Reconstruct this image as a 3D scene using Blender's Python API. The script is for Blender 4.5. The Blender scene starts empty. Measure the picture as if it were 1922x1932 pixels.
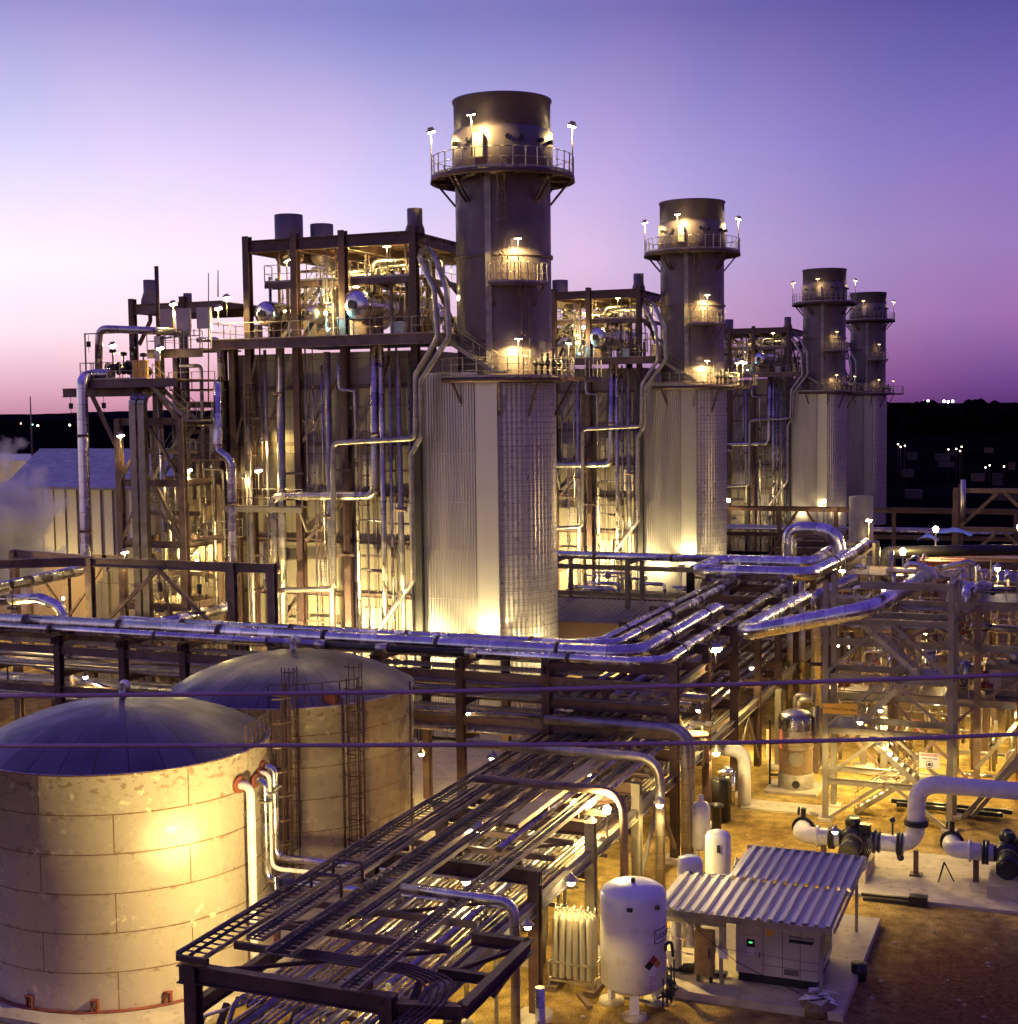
import bpy, math, random
from mathutils import Vector, Matrix
random.seed(11)
scn = bpy.context.scene
col = scn.collection
V = Vector
PI = math.pi

# ---------------------------------------------------------------- camera
FPX, CX, CY, HY, ROLL, CAMZ = 2700.0, 961.0, 966.0, 772.0, 0.012, 20.0   # photo measured on a 1922 x 1932 grid
_l = math.hypot(1080, FPX)
DEEP = V((1080/_l, FPX/_l))
FW = V((-DEEP.x, DEEP.y, 0)); RT = V((DEEP.y, DEEP.x, 0)); UP = V((0, 0, 1))
_p = math.atan((CY-HY)/FPX)
CF = FW*math.cos(_p)-UP*math.sin(_p)
_u = FW*math.sin(_p)+UP*math.cos(_p)
CR = RT*math.cos(ROLL)-_u*math.sin(ROLL)
CU = _u*math.cos(ROLL)+RT*math.sin(ROLL)
CAM = V((0, 0, CAMZ))
cam_d = bpy.data.cameras.new('camera')
cam_d.sensor_width = 36; cam_d.lens = 36*FPX/1932.0; cam_d.clip_end = 20000; cam_d.clip_start = 0.5
cam = bpy.data.objects.new('camera', cam_d); col.objects.link(cam)
m = Matrix((CR, CU, -CF)).transposed().to_4x4(); m.translation = CAM
cam.matrix_world = m
scn.camera = cam
def un(x, y, z=None, X=None, Y=None, d=None):
    """point of the plant seen at (x, y) of the survey grid, on the given plane"""
    r = CF+CR*((x-CX)/FPX)-CU*((y-CY)/FPX)
    if z is not None: t = (z-CAM.z)/r.z
    elif X is not None: t = (X-CAM.x)/r.x
    elif Y is not None: t = (Y-CAM.y)/r.y
    else: t = d/r.dot(FW)
    return CAM+r*t

# ---------------------------------------------------------------- dusk sky
scn.view_settings.view_transform = 'Standard'; scn.view_settings.look = 'None'
scn.view_settings.exposure = 0.26; scn.view_settings.gamma = 1.0
scn.cycles.volume_bounces = 3
w = bpy.data.worlds.new('World'); scn.world = w; w.use_nodes = True
nt = w.node_tree; nt.nodes.clear()
def N(t, kind, **kw):
    n = t.nodes.new(kind)
    for k, v in kw.items(): setattr(n, k, v)
    return n
def ramp(t, stops, interp='LINEAR'):
    n = N(t, 'ShaderNodeValToRGB'); cr = n.color_ramp; cr.interpolation = interp
    while len(cr.elements) < len(stops): cr.elements.new(0.5)
    for e, (p, c) in zip(cr.elements, stops):
        e.position = p; e.color = (*c, 1) if len(c) == 3 else c
    return n
def math_(t, op, a, b=None, clamp=False):
    n = N(t, 'ShaderNodeMath', operation=op, use_clamp=clamp)
    for i, s in enumerate((a, b)):
        if s is None: continue
        if hasattr(s, 'links'): t.links.new(s, n.inputs[i])
        else: n.inputs[i].default_value = s
    return n.outputs[0]
def mixc(t, fac, a, b, blend='MIX'):
    n = N(t, 'ShaderNodeMix', data_type='RGBA', blend_type=blend)
    for i, s in ((0, fac), (6, a), (7, b)):
        if hasattr(s, 'links'): t.links.new(s, n.inputs[i])
        elif i == 0: n.inputs[0].default_value = s
        else: n.inputs[i].default_value = (*s, 1)
    return n.outputs[2]
tc = N(nt, 'ShaderNodeTexCoord')
sep = N(nt, 'ShaderNodeSeparateXYZ'); nt.links.new(tc.outputs['Generated'], sep.inputs[0])
WEST = -RT
azi = math_(nt, 'ADD', math_(nt, 'MULTIPLY', sep.outputs[0], WEST.x), math_(nt, 'MULTIPLY', sep.outputs[1], WEST.y))
lr = N(nt, 'ShaderNodeMapRange', interpolation_type='SMOOTHSTEP'); nt.links.new(azi, lr.inputs[0])
lr.inputs[1].default_value = -0.40; lr.inputs[2].default_value = 0.40
el = math_(nt, 'MAXIMUM', sep.outputs[2], 0.0)
rl = ramp(nt, [(0, (.50, .21, .29)), (.015, (.64, .32, .39)), (.055, (.90, .64, .68)), (.10, (.88, .75, .84)), (.15, (.66, .62, .84)), (.26, (.25, .24, .50)), (.5, (.11, .08, .38)), (1, (.07, .04, .28))])
rr = ramp(nt, [(0, (.085, .024, .13)), (.015, (.13, .042, .19)), (.06, (.25, .11, .31)), (.11, (.25, .145, .37)), (.17, (.18, .12, .38)), (.26, (.075, .055, .25)), (.5, (.075, .05, .28)), (1, (.07, .04, .28))])
for r_ in (rl, rr): nt.links.new(el, r_.inputs[0])
sky = mixc(nt, lr.outputs[0], rr.outputs[0], rl.outputs[0])
nz = N(nt, 'ShaderNodeTexNoise'); nz.inputs['Scale'].default_value = 3.0; nz.inputs['Detail'].default_value = 3
nt.links.new(tc.outputs['Generated'], nz.inputs['Vector'])
mr = N(nt, 'ShaderNodeMapRange'); nt.links.new(nz.outputs[0], mr.inputs[0])
mr.inputs[1].default_value = .3; mr.inputs[2].default_value = .7; mr.inputs[3].default_value = .93; mr.inputs[4].default_value = 1.06
sky = mixc(nt, 1.0, sky, mr.outputs[0], 'MULTIPLY')
nz2 = N(nt, 'ShaderNodeTexNoise'); nz2.inputs['Scale'].default_value = 5.5; nz2.inputs['Detail'].default_value = 5
nt.links.new(tc.outputs['Generated'], nz2.inputs['Vector'])
film = ramp(nt, [(.38, (.90, .97, 1.02)), (.62, (1.09, .98, 1.0))]); nt.links.new(nz2.outputs[0], film.inputs[0])
sky = mixc(nt, 1.0, sky, film.outputs[0], 'MULTIPLY')
hs = N(nt, 'ShaderNodeHueSaturation'); hs.inputs['Saturation'].default_value = 1.0; nt.links.new(sky, hs.inputs['Color']); sky = hs.outputs[0]
fwd = math_(nt, 'ADD', math_(nt, 'MULTIPLY', sep.outputs[0], FW.x), math_(nt, 'MULTIPLY', sep.outputs[1], FW.y))
east = N(nt, 'ShaderNodeMapRange', interpolation_type='SMOOTHSTEP'); nt.links.new(fwd, east.inputs[0])
for i_, v_ in enumerate((-.9, .55, .55, 1.0)): east.inputs[i_+1].default_value = v_
hi = N(nt, 'ShaderNodeMapRange', interpolation_type='SMOOTHSTEP'); nt.links.new(el, hi.inputs[0])
hi.inputs[1].default_value = .3; hi.inputs[2].default_value = .8
sky = mixc(nt, 1.0, sky, mixc(nt, hi.outputs[0], east.outputs[0], (1, 1, 1)), 'MULTIPLY')   # the eastern sky behind is already dark
bg = N(nt, 'ShaderNodeBackground'); nt.links.new(sky, bg.inputs[0]); bg.inputs[1].default_value = 1.14
wo = N(nt, 'ShaderNodeOutputWorld'); nt.links.new(bg.outputs[0], wo.inputs[0])

# ---------------------------------------------------------------- materials
MAT = {}
def base(name):
    mt = bpy.data.materials.new(name); mt.use_nodes = True; MAT[name] = mt
    t = mt.node_tree; b = t.nodes['Principled BSDF']
    return mt, t, b
def noise(t, scale, detail=4, vec=None, stretch=None):
    if vec is None:
        vec = N(t, 'ShaderNodeTexCoord').outputs['Object']
    if stretch:
        mp = N(t, 'ShaderNodeMapping'); mp.inputs['Scale'].default_value = stretch
        t.links.new(vec, mp.inputs['Vector']); vec = mp.outputs[0]
    n = N(t, 'ShaderNodeTexNoise'); n.inputs['Scale'].default_value = scale; n.inputs['Detail'].default_value = detail
    t.links.new(vec, n.inputs['Vector'])
    return n.outputs[0]
def remap(t, s, a, b, c, d):
    n = N(t, 'ShaderNodeMapRange'); t.links.new(s, n.inputs[0])
    for i, v_ in enumerate((a, b, c, d)): n.inputs[i+1].default_value = v_
    return n.outputs[0]
def bump(t, b, h, strength, dist=.02):
    n = N(t, 'ShaderNodeBump'); n.inputs['Strength'].default_value = strength; n.inputs['Distance'].default_value = dist
    t.links.new(h, n.inputs['Height']); t.links.new(n.outputs[0], b.inputs['Normal'])
def paint(name, c, rough=.5, metal=0.0, var=.25, scale=1.3, stretch=None, dirt=None, bmp=0.0):
    mt, t, b = base(name)
    k = remap(t, noise(t, scale, 5, stretch=stretch), .3, .7, 1-var, 1+var)
    cc = mixc(t, 1.0, c, k, 'MULTIPLY')
    if dirt:
        dk = remap(t, noise(t, scale*2.7, 6, stretch=stretch), .55, .7, 0, .8)
        cc = mixc(t, dk, cc, dirt)
    t.links.new(cc, b.inputs['Base Color'])
    b.inputs['Metallic'].default_value = metal
    t.links.new(remap(t, noise(t, scale*4, 3), .3, .7, max(rough-.1, .03), min(rough+.12, 1)), b.inputs['Roughness'])
    if bmp: bump(t, b, noise(t, scale*6, 4), bmp)
    return mt
paint('steel_dark', (.105, .058, .052), .5, .25, .3, .8, dirt=(.05, .03, .025))
paint('steel_frame', (.19, .125, .105), .5, .25, .3, .8, dirt=(.09, .06, .045))
paint('steel_grey', (.28, .245, .20), .48, .4, .25, .8, dirt=(.2, .15, .1))
paint('tray_steel', (.30, .235, .20), .45, .45, .3, 1.5)
paint('galvanised', (.40, .36, .31), .42, .7, .25, 2.0)
paint('stack_paint', (.20, .155, .165), .5, .35, .2, .35, stretch=(1, 1, .12), dirt=(.13, .10, .10))
paint('white_paint', (.78, .75, .74), .32, 0, .06, .8, dirt=(.6, .55, .48))
paint('pale_pipe_paint', (.68, .64, .64), .4, 0, .08, 1.5, dirt=(.5, .44, .38))
paint('cabinet_paint', (.55, .47, .40), .45, 0, .08, 1.5)
paint('brown_cabinet', (.30, .19, .09), .45, .1, .25, 3, dirt=(.16, .09, .05))
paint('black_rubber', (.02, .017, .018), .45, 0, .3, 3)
paint('dark_machine', (.035, .032, .036), .35, .4, .3, 4)
paint('rust_red', (.20, .05, .025), .7, 0, .4, 3)
paint('orange_paint', (.55, .16, .03), .5, 0, .2, 3)
paint('blue_paint', (.03, .05, .16), .4, 0, .2, 2)
paint('blue_tarp', (.06, .10, .50), .45, 0, .3, 2, bmp=.6)
paint('yellow_banner', (.75, .42, .05), .6, 0, .1, 2)
paint('sign_white', (.75, .72, .72), .5, 0, .04, 2)
paint('ink_black', (.02, .016, .016), .6, 0, .1, 2)
paint('ink_red', (.45, .04, .03), .6, 0, .1, 2)
paint('ink_orange', (.65, .25, .04), .6, 0, .1, 2)
paint('cylinder_paint', (.42, .37, .28), .45, 0, .12, 2)
paint('red_ground', (.15, .065, .032), .95, 0, .55, .5, bmp=.8)
MAT['red_ground'].node_tree.nodes['Principled BSDF'].inputs['Specular IOR Level'].default_value = 0
paint('wood', (.20, .13, .07), .75, 0, .4, 4, stretch=(1, 6, 6))
paint('teal_paint', (.04, .22, .24), .4, .3, .3, 2)
paint('cable_jacket', (.40, .22, .33), .5, .3, .15, 2)
paint('far_wall', (.40, .29, .20), .7, 0, .12, .3)
paint('metal_roof', (.26, .23, .27), .4, .5, .15, .4)
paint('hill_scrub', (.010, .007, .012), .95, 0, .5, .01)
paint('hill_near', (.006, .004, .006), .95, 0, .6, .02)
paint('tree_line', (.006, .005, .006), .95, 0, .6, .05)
paint('concrete', (.46, .39, .30), .8, 0, .18, 1.2, dirt=(.30, .23, .16), bmp=.3)
paint('corrugated_roof', (.56, .53, .52), .34, .55, .08, .25)
paint('corrugated_clad', (.60, .55, .54), .33, .8, .22, .5, stretch=(1, 1, .15))
paint('dull_alum', (.60, .57, .54), .33, .9, .2, 1.2)
paint('flat_panel', (.62, .57, .55), .30, .8, .06, .12)
paint('far_dark', (.05, .03, .035), .7, 0, .4, .5)

for k_ in ('corrugated_clad', 'flat_panel', 'corrugated_roof', 'white_paint'):
    t_ = MAT[k_].node_tree; b_ = t_.nodes['Principled BSDF']
    for l_ in list(b_.inputs['Roughness'].links): t_.links.remove(l_)
    b_.inputs['Roughness'].default_value = .33
def dirt_ground():
    mt, t, b = base('dirt')
    tcn = N(t, 'ShaderNodeTexCoord').outputs['Object']
    n1 = noise(t, .11, 6, tcn); n2 = noise(t, 1.7, 8, tcn); n3 = noise(t, 14, 6, tcn)
    c = ramp(t, [(.30, (.19, .12, .04)), (.48, (.36, .245, .08)), (.68, (.47, .34, .13))]); t.links.new(n1, c.inputs[0])
    k = remap(t, n2, .3, .7, .6, 1.3)
    cc = mixc(t, 1.0, c.outputs[0], k, 'MULTIPLY')
    k2 = remap(t, n3, .25, .75, .5, 1.5)
    cc = mixc(t, 1.0, cc, k2, 'MULTIPLY')
    n5 = noise(t, .55, 9, tcn, (1, .45, 1)); n6 = noise(t, 5.5, 8, tcn)
    cc = mixc(t, remap(t, n5, .50, .66, 0, .55), cc, (.12, .065, .028))
    cc = mixc(t, remap(t, n6, .62, .72, 0, .5), cc, (.50, .40, .24))
    # darker reddish tone spreads over the right-hand corner of the yard
    vd_ = N(t, 'ShaderNodeVectorMath', operation='DISTANCE'); t.links.new(tcn, vd_.inputs[0]); vd_.inputs[1].default_value = (3.2, 45.5, 0)
    dd_ = math_(t, 'ADD', vd_.outputs['Value'], math_(t, 'MULTIPLY', math_(t, 'SUBTRACT', n5, .5), 11.0))
    dd_ = math_(t, 'ADD', dd_, math_(t, 'MULTIPLY', math_(t, 'SUBTRACT', n2, .5), 5.0))
    cc = mixc(t, remap(t, dd_, 8.5, 13.5, .82, 0), cc, mixc(t, 1.0, (.15, .068, .034), remap(t, n6, .3, .7, .5, 1.6), 'MULTIPLY'))
    t.links.new(cc, b.inputs['Base Color']); b.inputs['Roughness'].default_value = .92
    h = math_(t, 'ADD', n3, math_(t, 'MULTIPLY', n2, 1.6))
    bump(t, b, h, .9, .05)
dirt_ground()

def cladding(name, c, rough, pitch, var=.16, metal=1.0, wob=.25):
    """aluminium jacket: overlapping sheets along the pipe (UV v in metres)"""
    mt, t, b = base(name)
    uv = N(t, 'ShaderNodeUVMap').outputs[0]
    sp = N(t, 'ShaderNodeSeparateXYZ'); t.links.new(uv, sp.inputs[0])
    vv = math_(t, 'DIVIDE', sp.outputs[1], pitch)
    fl = math_(t, 'FLOOR', vv); fr = math_(t, 'FRACT', vv)
    wn = N(t, 'ShaderNodeTexWhiteNoise', noise_dimensions='1D'); t.links.new(fl, wn.inputs['W'])
    k = remap(t, wn.outputs[0], 0, 1, 1-var, 1+var*.4)
    cc = mixc(t, 1.0, c, k, 'MULTIPLY')
    n0 = noise(t, 2.2, 5)
    cc = mixc(t, 1.0, cc, remap(t, n0, .3, .7, .72, 1.1), 'MULTIPLY')
    seam = math_(t, 'LESS_THAN', fr, .035)
    cc = mixc(t, math_(t, 'MULTIPLY', seam, .55), cc, (.09, .07, .07))
    t.links.new(cc, b.inputs['Base Color']); b.inputs['Metallic'].default_value = metal
    r0 = math_(t, 'ADD', remap(t, wn.outputs[0], 0, 1, rough-.06, rough+.08), remap(t, n0, .3, .7, -.04, .07))
    t.links.new(r0, b.inputs['Roughness'])
    h = math_(t, 'ADD', math_(t, 'MULTIPLY', noise(t, 1.4, 3), 1.0), math_(t, 'ADD', math_(t, 'MULTIPLY', fr, .25), math_(t, 'MULTIPLY', wn.outputs[0], .3)))
    bump(t, b, h, wob, .05)
cladding('jacket_bright', (.80, .77, .80), .21, .95, var=.30, wob=.13)
cladding('jacket', (.66, .60, .55), .30, .8, var=.30, wob=.18)
cladding('jacket_small', (.66, .61, .57), .30, .6, wob=.15)
cladding('jacket_dull', (.45, .40, .38), .40, .7, metal=.85)

def seams(name, c, bw, rh, mortar, line, rough, metal, axes='XZ', uvmap=False, var=.12, rust=None, bmp=.3, offset=.5):
    mt, t, b = base(name)
    if uvmap:
        vec = N(t, 'ShaderNodeUVMap').outputs[0]
    else:
        sp = N(t, 'ShaderNodeSeparateXYZ'); t.links.new(N(t, 'ShaderNodeTexCoord').outputs['Object'], sp.inputs[0])
        cb = N(t, 'ShaderNodeCombineXYZ')
        t.links.new(sp.outputs['XYZ'.index(axes[0])], cb.inputs[0]); t.links.new(sp.outputs['XYZ'.index(axes[1])], cb.inputs[1]); vec = cb.outputs[0]
    br = N(t, 'ShaderNodeTexBrick', offset=offset, squash=1.0)
    br.inputs['Scale'].default_value = 1; br.inputs['Brick Width'].default_value = bw; br.inputs['Row Height'].default_value = rh
    br.inputs['Mortar Size'].default_value = mortar; br.inputs['Mortar Smooth'].default_value = .2
    br.inputs['Color1'].default_value = (*c, 1); br.inputs['Color2'].default_value = (*[x*(1-(.035 if rust else var)) for x in c], 1)
    br.inputs['Mortar'].default_value = (*line, 1)
    t.links.new(vec, br.inputs['Vector'])
    cc = mixc(t, 1.0, br.outputs[0], remap(t, noise(t, .3 if rust else .5, 2 if rust else 4), .3, .7, 1-var*.6, 1+var*.3), 'MULTIPLY')
    if rust:
        sv_ = N(t, 'ShaderNodeSeparateXYZ'); t.links.new(vec, sv_.inputs[0])
        fv = math_(t, 'ABSOLUTE', math_(t, 'SUBTRACT', math_(t, 'FRACT', math_(t, 'DIVIDE', sv_.outputs[1], rh)), .5))
        near = remap(t, fv, .30, .49, .03, 1.0)
        n1 = noise(t, 3.4, 8, vec, (1, 1.6, 1)); n2 = noise(t, .8, 3, vec)
        patch = math_(t, 'MULTIPLY', remap(t, n1, .53, .62, 0, 1), remap(t, n2, .47, .58, 0, 1))
        cc = mixc(t, math_(t, 'MULTIPLY', math_(t, 'MULTIPLY', patch, near), .9), cc, rust)
        hal = math_(t, 'MULTIPLY', remap(t, fv, .465, .5, 0, 1), remap(t, noise(t, 1.7, 5, vec), .4, .65, 0, .75))
        cc = mixc(t, hal, cc, (.24, .14, .06))
        st = noise(t, 3.0, 5, vec, (2.2, .10, 1))
        cc = mixc(t, math_(t, 'MULTIPLY', remap(t, st, .58, .72, 0, .5), remap(t, n2, .42, .6, 0, 1)), cc, (.30, .20, .11))
        n3 = noise(t, 2.1, 8, vec, (1.2, 1, 1)); n4 = noise(t, .33, 3, vec, (1, 1.7, 1))
        rim = math_(t, 'MULTIPLY', remap(t, sv_.outputs[1], 7.0, 7.5, 0, 1), remap(t, n1, .55, .60, 0, 1))
        cc = mixc(t, math_(t, 'MULTIPLY', rim, .75), cc, (.26, .17, .10))
        peel = math_(t, 'MULTIPLY', remap(t, n3, .60, .64, 0, 1), math_(t, 'MAXIMUM', remap(t, n4, .56, .62, 0, 1), math_(t, 'MULTIPLY', remap(t, sv_.outputs[1], 6.3, 6.9, 0, 1), remap(t, n4, .42, .5, 0, 1))))
        cc = mixc(t, math_(t, 'MULTIPLY', peel, .8), cc, (.85, .78, .60))
    t.links.new(cc, b.inputs['Base Color'])
    b.inputs['Metallic'].default_value = metal
    t.links.new(remap(t, noise(t, 1.2 if rust else 3, 4), .3, .7, rough-(.02 if rust else .08), rough+(.04 if rust else .1)), b.inputs['Roughness'])
    bump(t, b, br.outputs['Fac'], -bmp, .02)
seams('tank_shell', (.54, .46, .37), 5.1, 1.33, .02, (.15, .075, .03), .27, .2, uvmap=True, rust=(.22, .12, .06))
seams('casing_panel', (.34, .285, .215), 1.9, 2.9, .02, (.10, .075, .06), .45, .2, bmp=.5, var=.15)
seams('stack_grid', (.56, .51, .49), 60, .34, .014, (.22, .19, .19), .33, .6, uvmap=True, bmp=.5, var=.10, offset=0)
seams('house_panel', (.60, .55, .48), 1.2, 40, .02, (.3, .27, .24), .5, .1, bmp=.4)
def dome_mat():
    mt, t, b = base('dome_roof')
    uv = N(t, 'ShaderNodeUVMap').outputs[0]; sp = N(t, 'ShaderNodeSeparateXYZ'); t.links.new(uv, sp.inputs[0])
    fr = math_(t, 'FRACT', math_(t, 'MULTIPLY', sp.outputs[0], 28)); fl = math_(t, 'FLOOR', math_(t, 'MULTIPLY', sp.outputs[0], 28))
    wn = N(t, 'ShaderNodeTexWhiteNoise', noise_dimensions='1D'); t.links.new(fl, wn.inputs['W'])
    cc = mixc(t, 1.0, (.15, .13, .15), remap(t, wn.outputs[0], 0, 1, .75, 1.2), 'MULTIPLY')
    cc = mixc(t, 1.0, cc, remap(t, noise(t, .8, 6), .3, .7, .75, 1.25), 'MULTIPLY')
    seam = math_(t, 'LESS_THAN', fr, .045)
    cc = mixc(t, math_(t, 'MULTIPLY', seam, .8), cc, (.045, .03, .04))
    t.links.new(cc, b.inputs['Base Color']); b.inputs['Metallic'].default_value = .5
    t.links.new(remap(t, noise(t, 1.1, 5), .3, .7, .28, .5), b.inputs['Roughness'])
    bump(t, b, math_(t, 'ADD', noise(t, .6, 3), math_(t, 'MULTIPLY', seam, .2)), .35, .12)
dome_mat()
def glow(name, c, s):
    mt, t, b = base(name)
    b.inputs['Base Color'].default_value = (*c, 1); b.inputs['Emission Color'].default_value = (*c, 1); b.inputs['Emission Strength'].default_value = s
for k_ in ('hill_scrub', 'hill_near', 'tree_line', 'dirt'): MAT[k_].node_tree.nodes['Principled BSDF'].inputs['Specular IOR Level'].default_value = 0.0
glow('lamp_glow', (1, .80, .42), 60); glow('lamp_glow_dim', (1, .72, .30), 14); glow('screen_green', (.1, .9, .2), 1.6)
glow('town_white', (1, .85, .6), 9); glow('town_teal', (.3, 1, .85), 4); glow('town_amber', (1, .6, .25), 6); glow('red_lamp', (1, .2, .05), 3)
glow('lamp_glow_teal', (.35, 1, .95), 20); glow('lamp_glow_white', (.9, .92, 1), 30)

# ---------------------------------------------------------------- mesh builder
def perp(d):
    d = d.normalized()
    a = UP if abs(d.z) < .95 else V((0, 1, 0))
    s = d.cross(a).normalized()
    return s, s.cross(d).normalized()
class MB:
    def __init__(s): s.v = []; s.f = []; s.uv = []; s.sm = []
    def add(s, vs, fs, uvs=None, smooth=False):
        o = len(s.v); s.v += [tuple(q) for q in vs]
        for i, f in enumerate(fs):
            s.f.append([o+k for k in f]); s.uv.append(uvs[i] if uvs else [(0, 0)]*len(f)); s.sm.append(smooth)
        return s
    def box(s, x0, x1, y0, y1, z0, z1):
        vs = [(x, y, z) for z in (z0, z1) for y in (y0, y1) for x in (x0, x1)]
        return s.add(vs, [(0, 2, 3, 1), (4, 5, 7, 6), (0, 1, 5, 4), (2, 6, 7, 3), (0, 4, 6, 2), (1, 3, 7, 5)])
    def beam(s, p, q, w, h=None, up=None):
        p = V(p); q = V(q); h = h or w; d = q-p
        a, b = perp(d)
        if up is not None: b = (V(up)-d*(V(up).dot(d)/d.length_squared)).normalized(); a = d.normalized().cross(b)
        c = [(-w/2, -h/2), (w/2, -h/2), (w/2, h/2), (-w/2, h/2)]
        vs = [e+a*i+b*j for e in (p, q) for i, j in c]
        return s.add(vs, [(0, 1, 2, 3), (7, 6, 5, 4), (0, 4, 5, 1), (1, 5, 6, 2), (2, 6, 7, 3), (3, 7, 4, 0)])
    def ibeam(s, p, q, w, h, up=None, t=None):
        p = V(p); q = V(q); d = q-p; t = t or max(.02, w*.1)
        a, b = perp(d)
        if up is not None: b = (V(up)-d*(V(up).dot(d)/d.length_squared)).normalized(); a = d.normalized().cross(b)
        W, Hh = w/2, h/2
        c = [(-W, -Hh), (W, -Hh), (W, -Hh+t), (t/2, -Hh+t), (t/2, Hh-t), (W, Hh-t), (W, Hh), (-W, Hh), (-W, Hh-t), (-t/2, Hh-t), (-t/2, -Hh+t), (-W, -Hh+t)]
        vs = [e+a*i+b*j for e in (p, q) for i, j in c]; n = 12
        fs = [(k, (k+1) % n, n+(k+1) % n, n+k) for k in range(n)]
        for o, rev in ((0, 1), (n, 0)):
            for f in ((0, 1, 2, 11), (11, 2, 3, 10), (10, 3, 4, 9), (9, 4, 5, 8), (8, 5, 6, 7)):
                f = [o+k for k in f]; fs.append(f[::-1] if not rev else f)
        return s.add(vs, fs)
    def rings(s, cs, n, closed_ends=True, uv=True):
        """cs: list of (center, a, b, r, v)"""
        vs = []
        for c, a, b, r, vv in cs:
            for k in range(n):
                t = 2*PI*k/n; vs.append(c+a*(r*math.cos(t))+b*(r*math.sin(t)))
        fs = []; us = []
        for i in range(len(cs)-1):
            for k in range(n):
                k2 = (k+1) % n
                fs.append((i*n+k, i*n+k2, (i+1)*n+k2, (i+1)*n+k))
                u0, u1 = k/n, (k+1)/n; v0, v1 = cs[i][4], cs[i+1][4]
                us.append([(u0, v0), (u1, v0), (u1, v1), (u0, v1)])
        s.add(vs, fs, us, True)
        if closed_ends:
            o = len(s.v)-len(vs)
            e = (len(cs)-1)*n
            s.f.append([o+k for k in range(n)][::-1]); s.uv.append([(0, 0)]*n); s.sm.append(False)
            s.f.append([o+e+k for k in range(n)]); s.uv.append([(0, 0)]*n); s.sm.append(False)
        return s
    def tube(s, path, r, n=10, bend=None, caps=True, seg=5):
        P = [V(q) for q in path]
        bend = r*2.6 if bend is None else bend
        pts = [P[0]]
        for i in range(1, len(P)-1):
            a = P[i-1]-P[i]; b = P[i+1]-P[i]
            ang = a.angle(b, PI)
            if ang > PI-.05 or ang < .12 or bend <= 0: pts.append(P[i]); continue
            L = min(bend/math.tan(ang/2), a.length*.48, b.length*.48)
            p0 = P[i]+a.normalized()*L; p1 = P[i]+b.normalized()*L
            for k in range(seg+1):
                t = k/seg; pts.append(p0*((1-t)**2)+P[i]*(2*t*(1-t))+p1*(t*t))
        pts.append(P[-1])
        cs = []; d = (pts[1]-pts[0]).normalized(); a, b = perp(d); L = 0
        for i, q in enumerate(pts):
            if i: L += (q-pts[i-1]).length
            dn = ((pts[min(i+1, len(pts)-1)]-q).normalized()+(q-pts[max(i-1, 0)]).normalized())
            dn = dn.normalized() if dn.length > 1e-6 else d
            rot = d.rotation_difference(dn); a = rot @ a; b = rot @ b; d = dn
            cs.append((q, a.copy(), b.copy(), r, L))
        return s.rings(cs, n, caps)
    def cyl(s, p, q, r, r2=None, n=16, caps=True):
        p = V(p); q = V(q); a, b = perp(q-p)
        return s.rings([(p, a, b, r, 0), (q, a, b, r if r2 is None else r2, (q-p).length)], n, caps)
    def lathe(s, c, prof, n=32, axis=None, caps=False, arc=False):
        """prof: (radius, height); uv u = angle or arc length, v = height"""
        c = V(c); ax = V(axis).normalized() if axis else UP
        a, b = perp(ax)
        if not axis: a, b = V((1, 0, 0)), V((0, 1, 0))
        vs = []
        for r, h in prof:
            for k in range(n):
                t = 2*PI*k/n; vs.append(c+ax*h+a*(r*math.cos(t))+b*(r*math.sin(t)))
        fs = []; us = []; R0 = max(p[0] for p in prof)
        for i in range(len(prof)-1):
            for k in range(n):
                k2 = (k+1) % n
                fs.append((i*n+k, i*n+k2, (i+1)*n+k2, (i+1)*n+k))
                sc = 2*PI*R0 if arc else 1
                u0, u1 = sc*k/n, sc*(k+1)/n; v0, v1 = prof[i][1], prof[i+1][1]
                us.append([(u0, v0), (u1, v0), (u1, v1), (u0, v1)])
        s.add(vs, fs, us, True)
        if caps:
            o = len(s.v)-len(vs); e = (len(prof)-1)*n
            s.f.append([o+k for k in range(n)][::-1]); s.uv.append([(0, 0)]*n); s.sm.append(False)
            s.f.append([o+e+k for k in range(n)]); s.uv.append([(0, 0)]*n); s.sm.append(False)
        return s
    def ball(s, c, r, n=12, sq=1.0):
        return s.lathe(c, [(r*math.sin(PI*(i+.02)/8.04), -r*sq*math.cos(PI*(i+.02)/8.04)) for i in range(9)], n, caps=True)
    def rail(s, path, h=1.07, sp=1.4, r=.024, mid=1, toe=False):
        P = [V(q) for q in path]
        for i in range(len(P)-1):
            p, q = P[i], P[i+1]; L = (q-p).length; k = max(1, round(L/sp))
            for j in range(k+(1 if i == len(P)-2 else 0)):
                b = p.lerp(q, j/k); s.beam(b, b+UP*h, r*2, r*2)
            s.tube([p+UP*h, q+UP*h], r, 6)
            for t in range(mid): s.tube([p+UP*h*(t+1)/(mid+1), q+UP*h*(t+1)/(mid+1)], r*.8, 5)
            if toe: s.beam(p+UP*.06, q+UP*.06, .012, .12)
        return s
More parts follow.
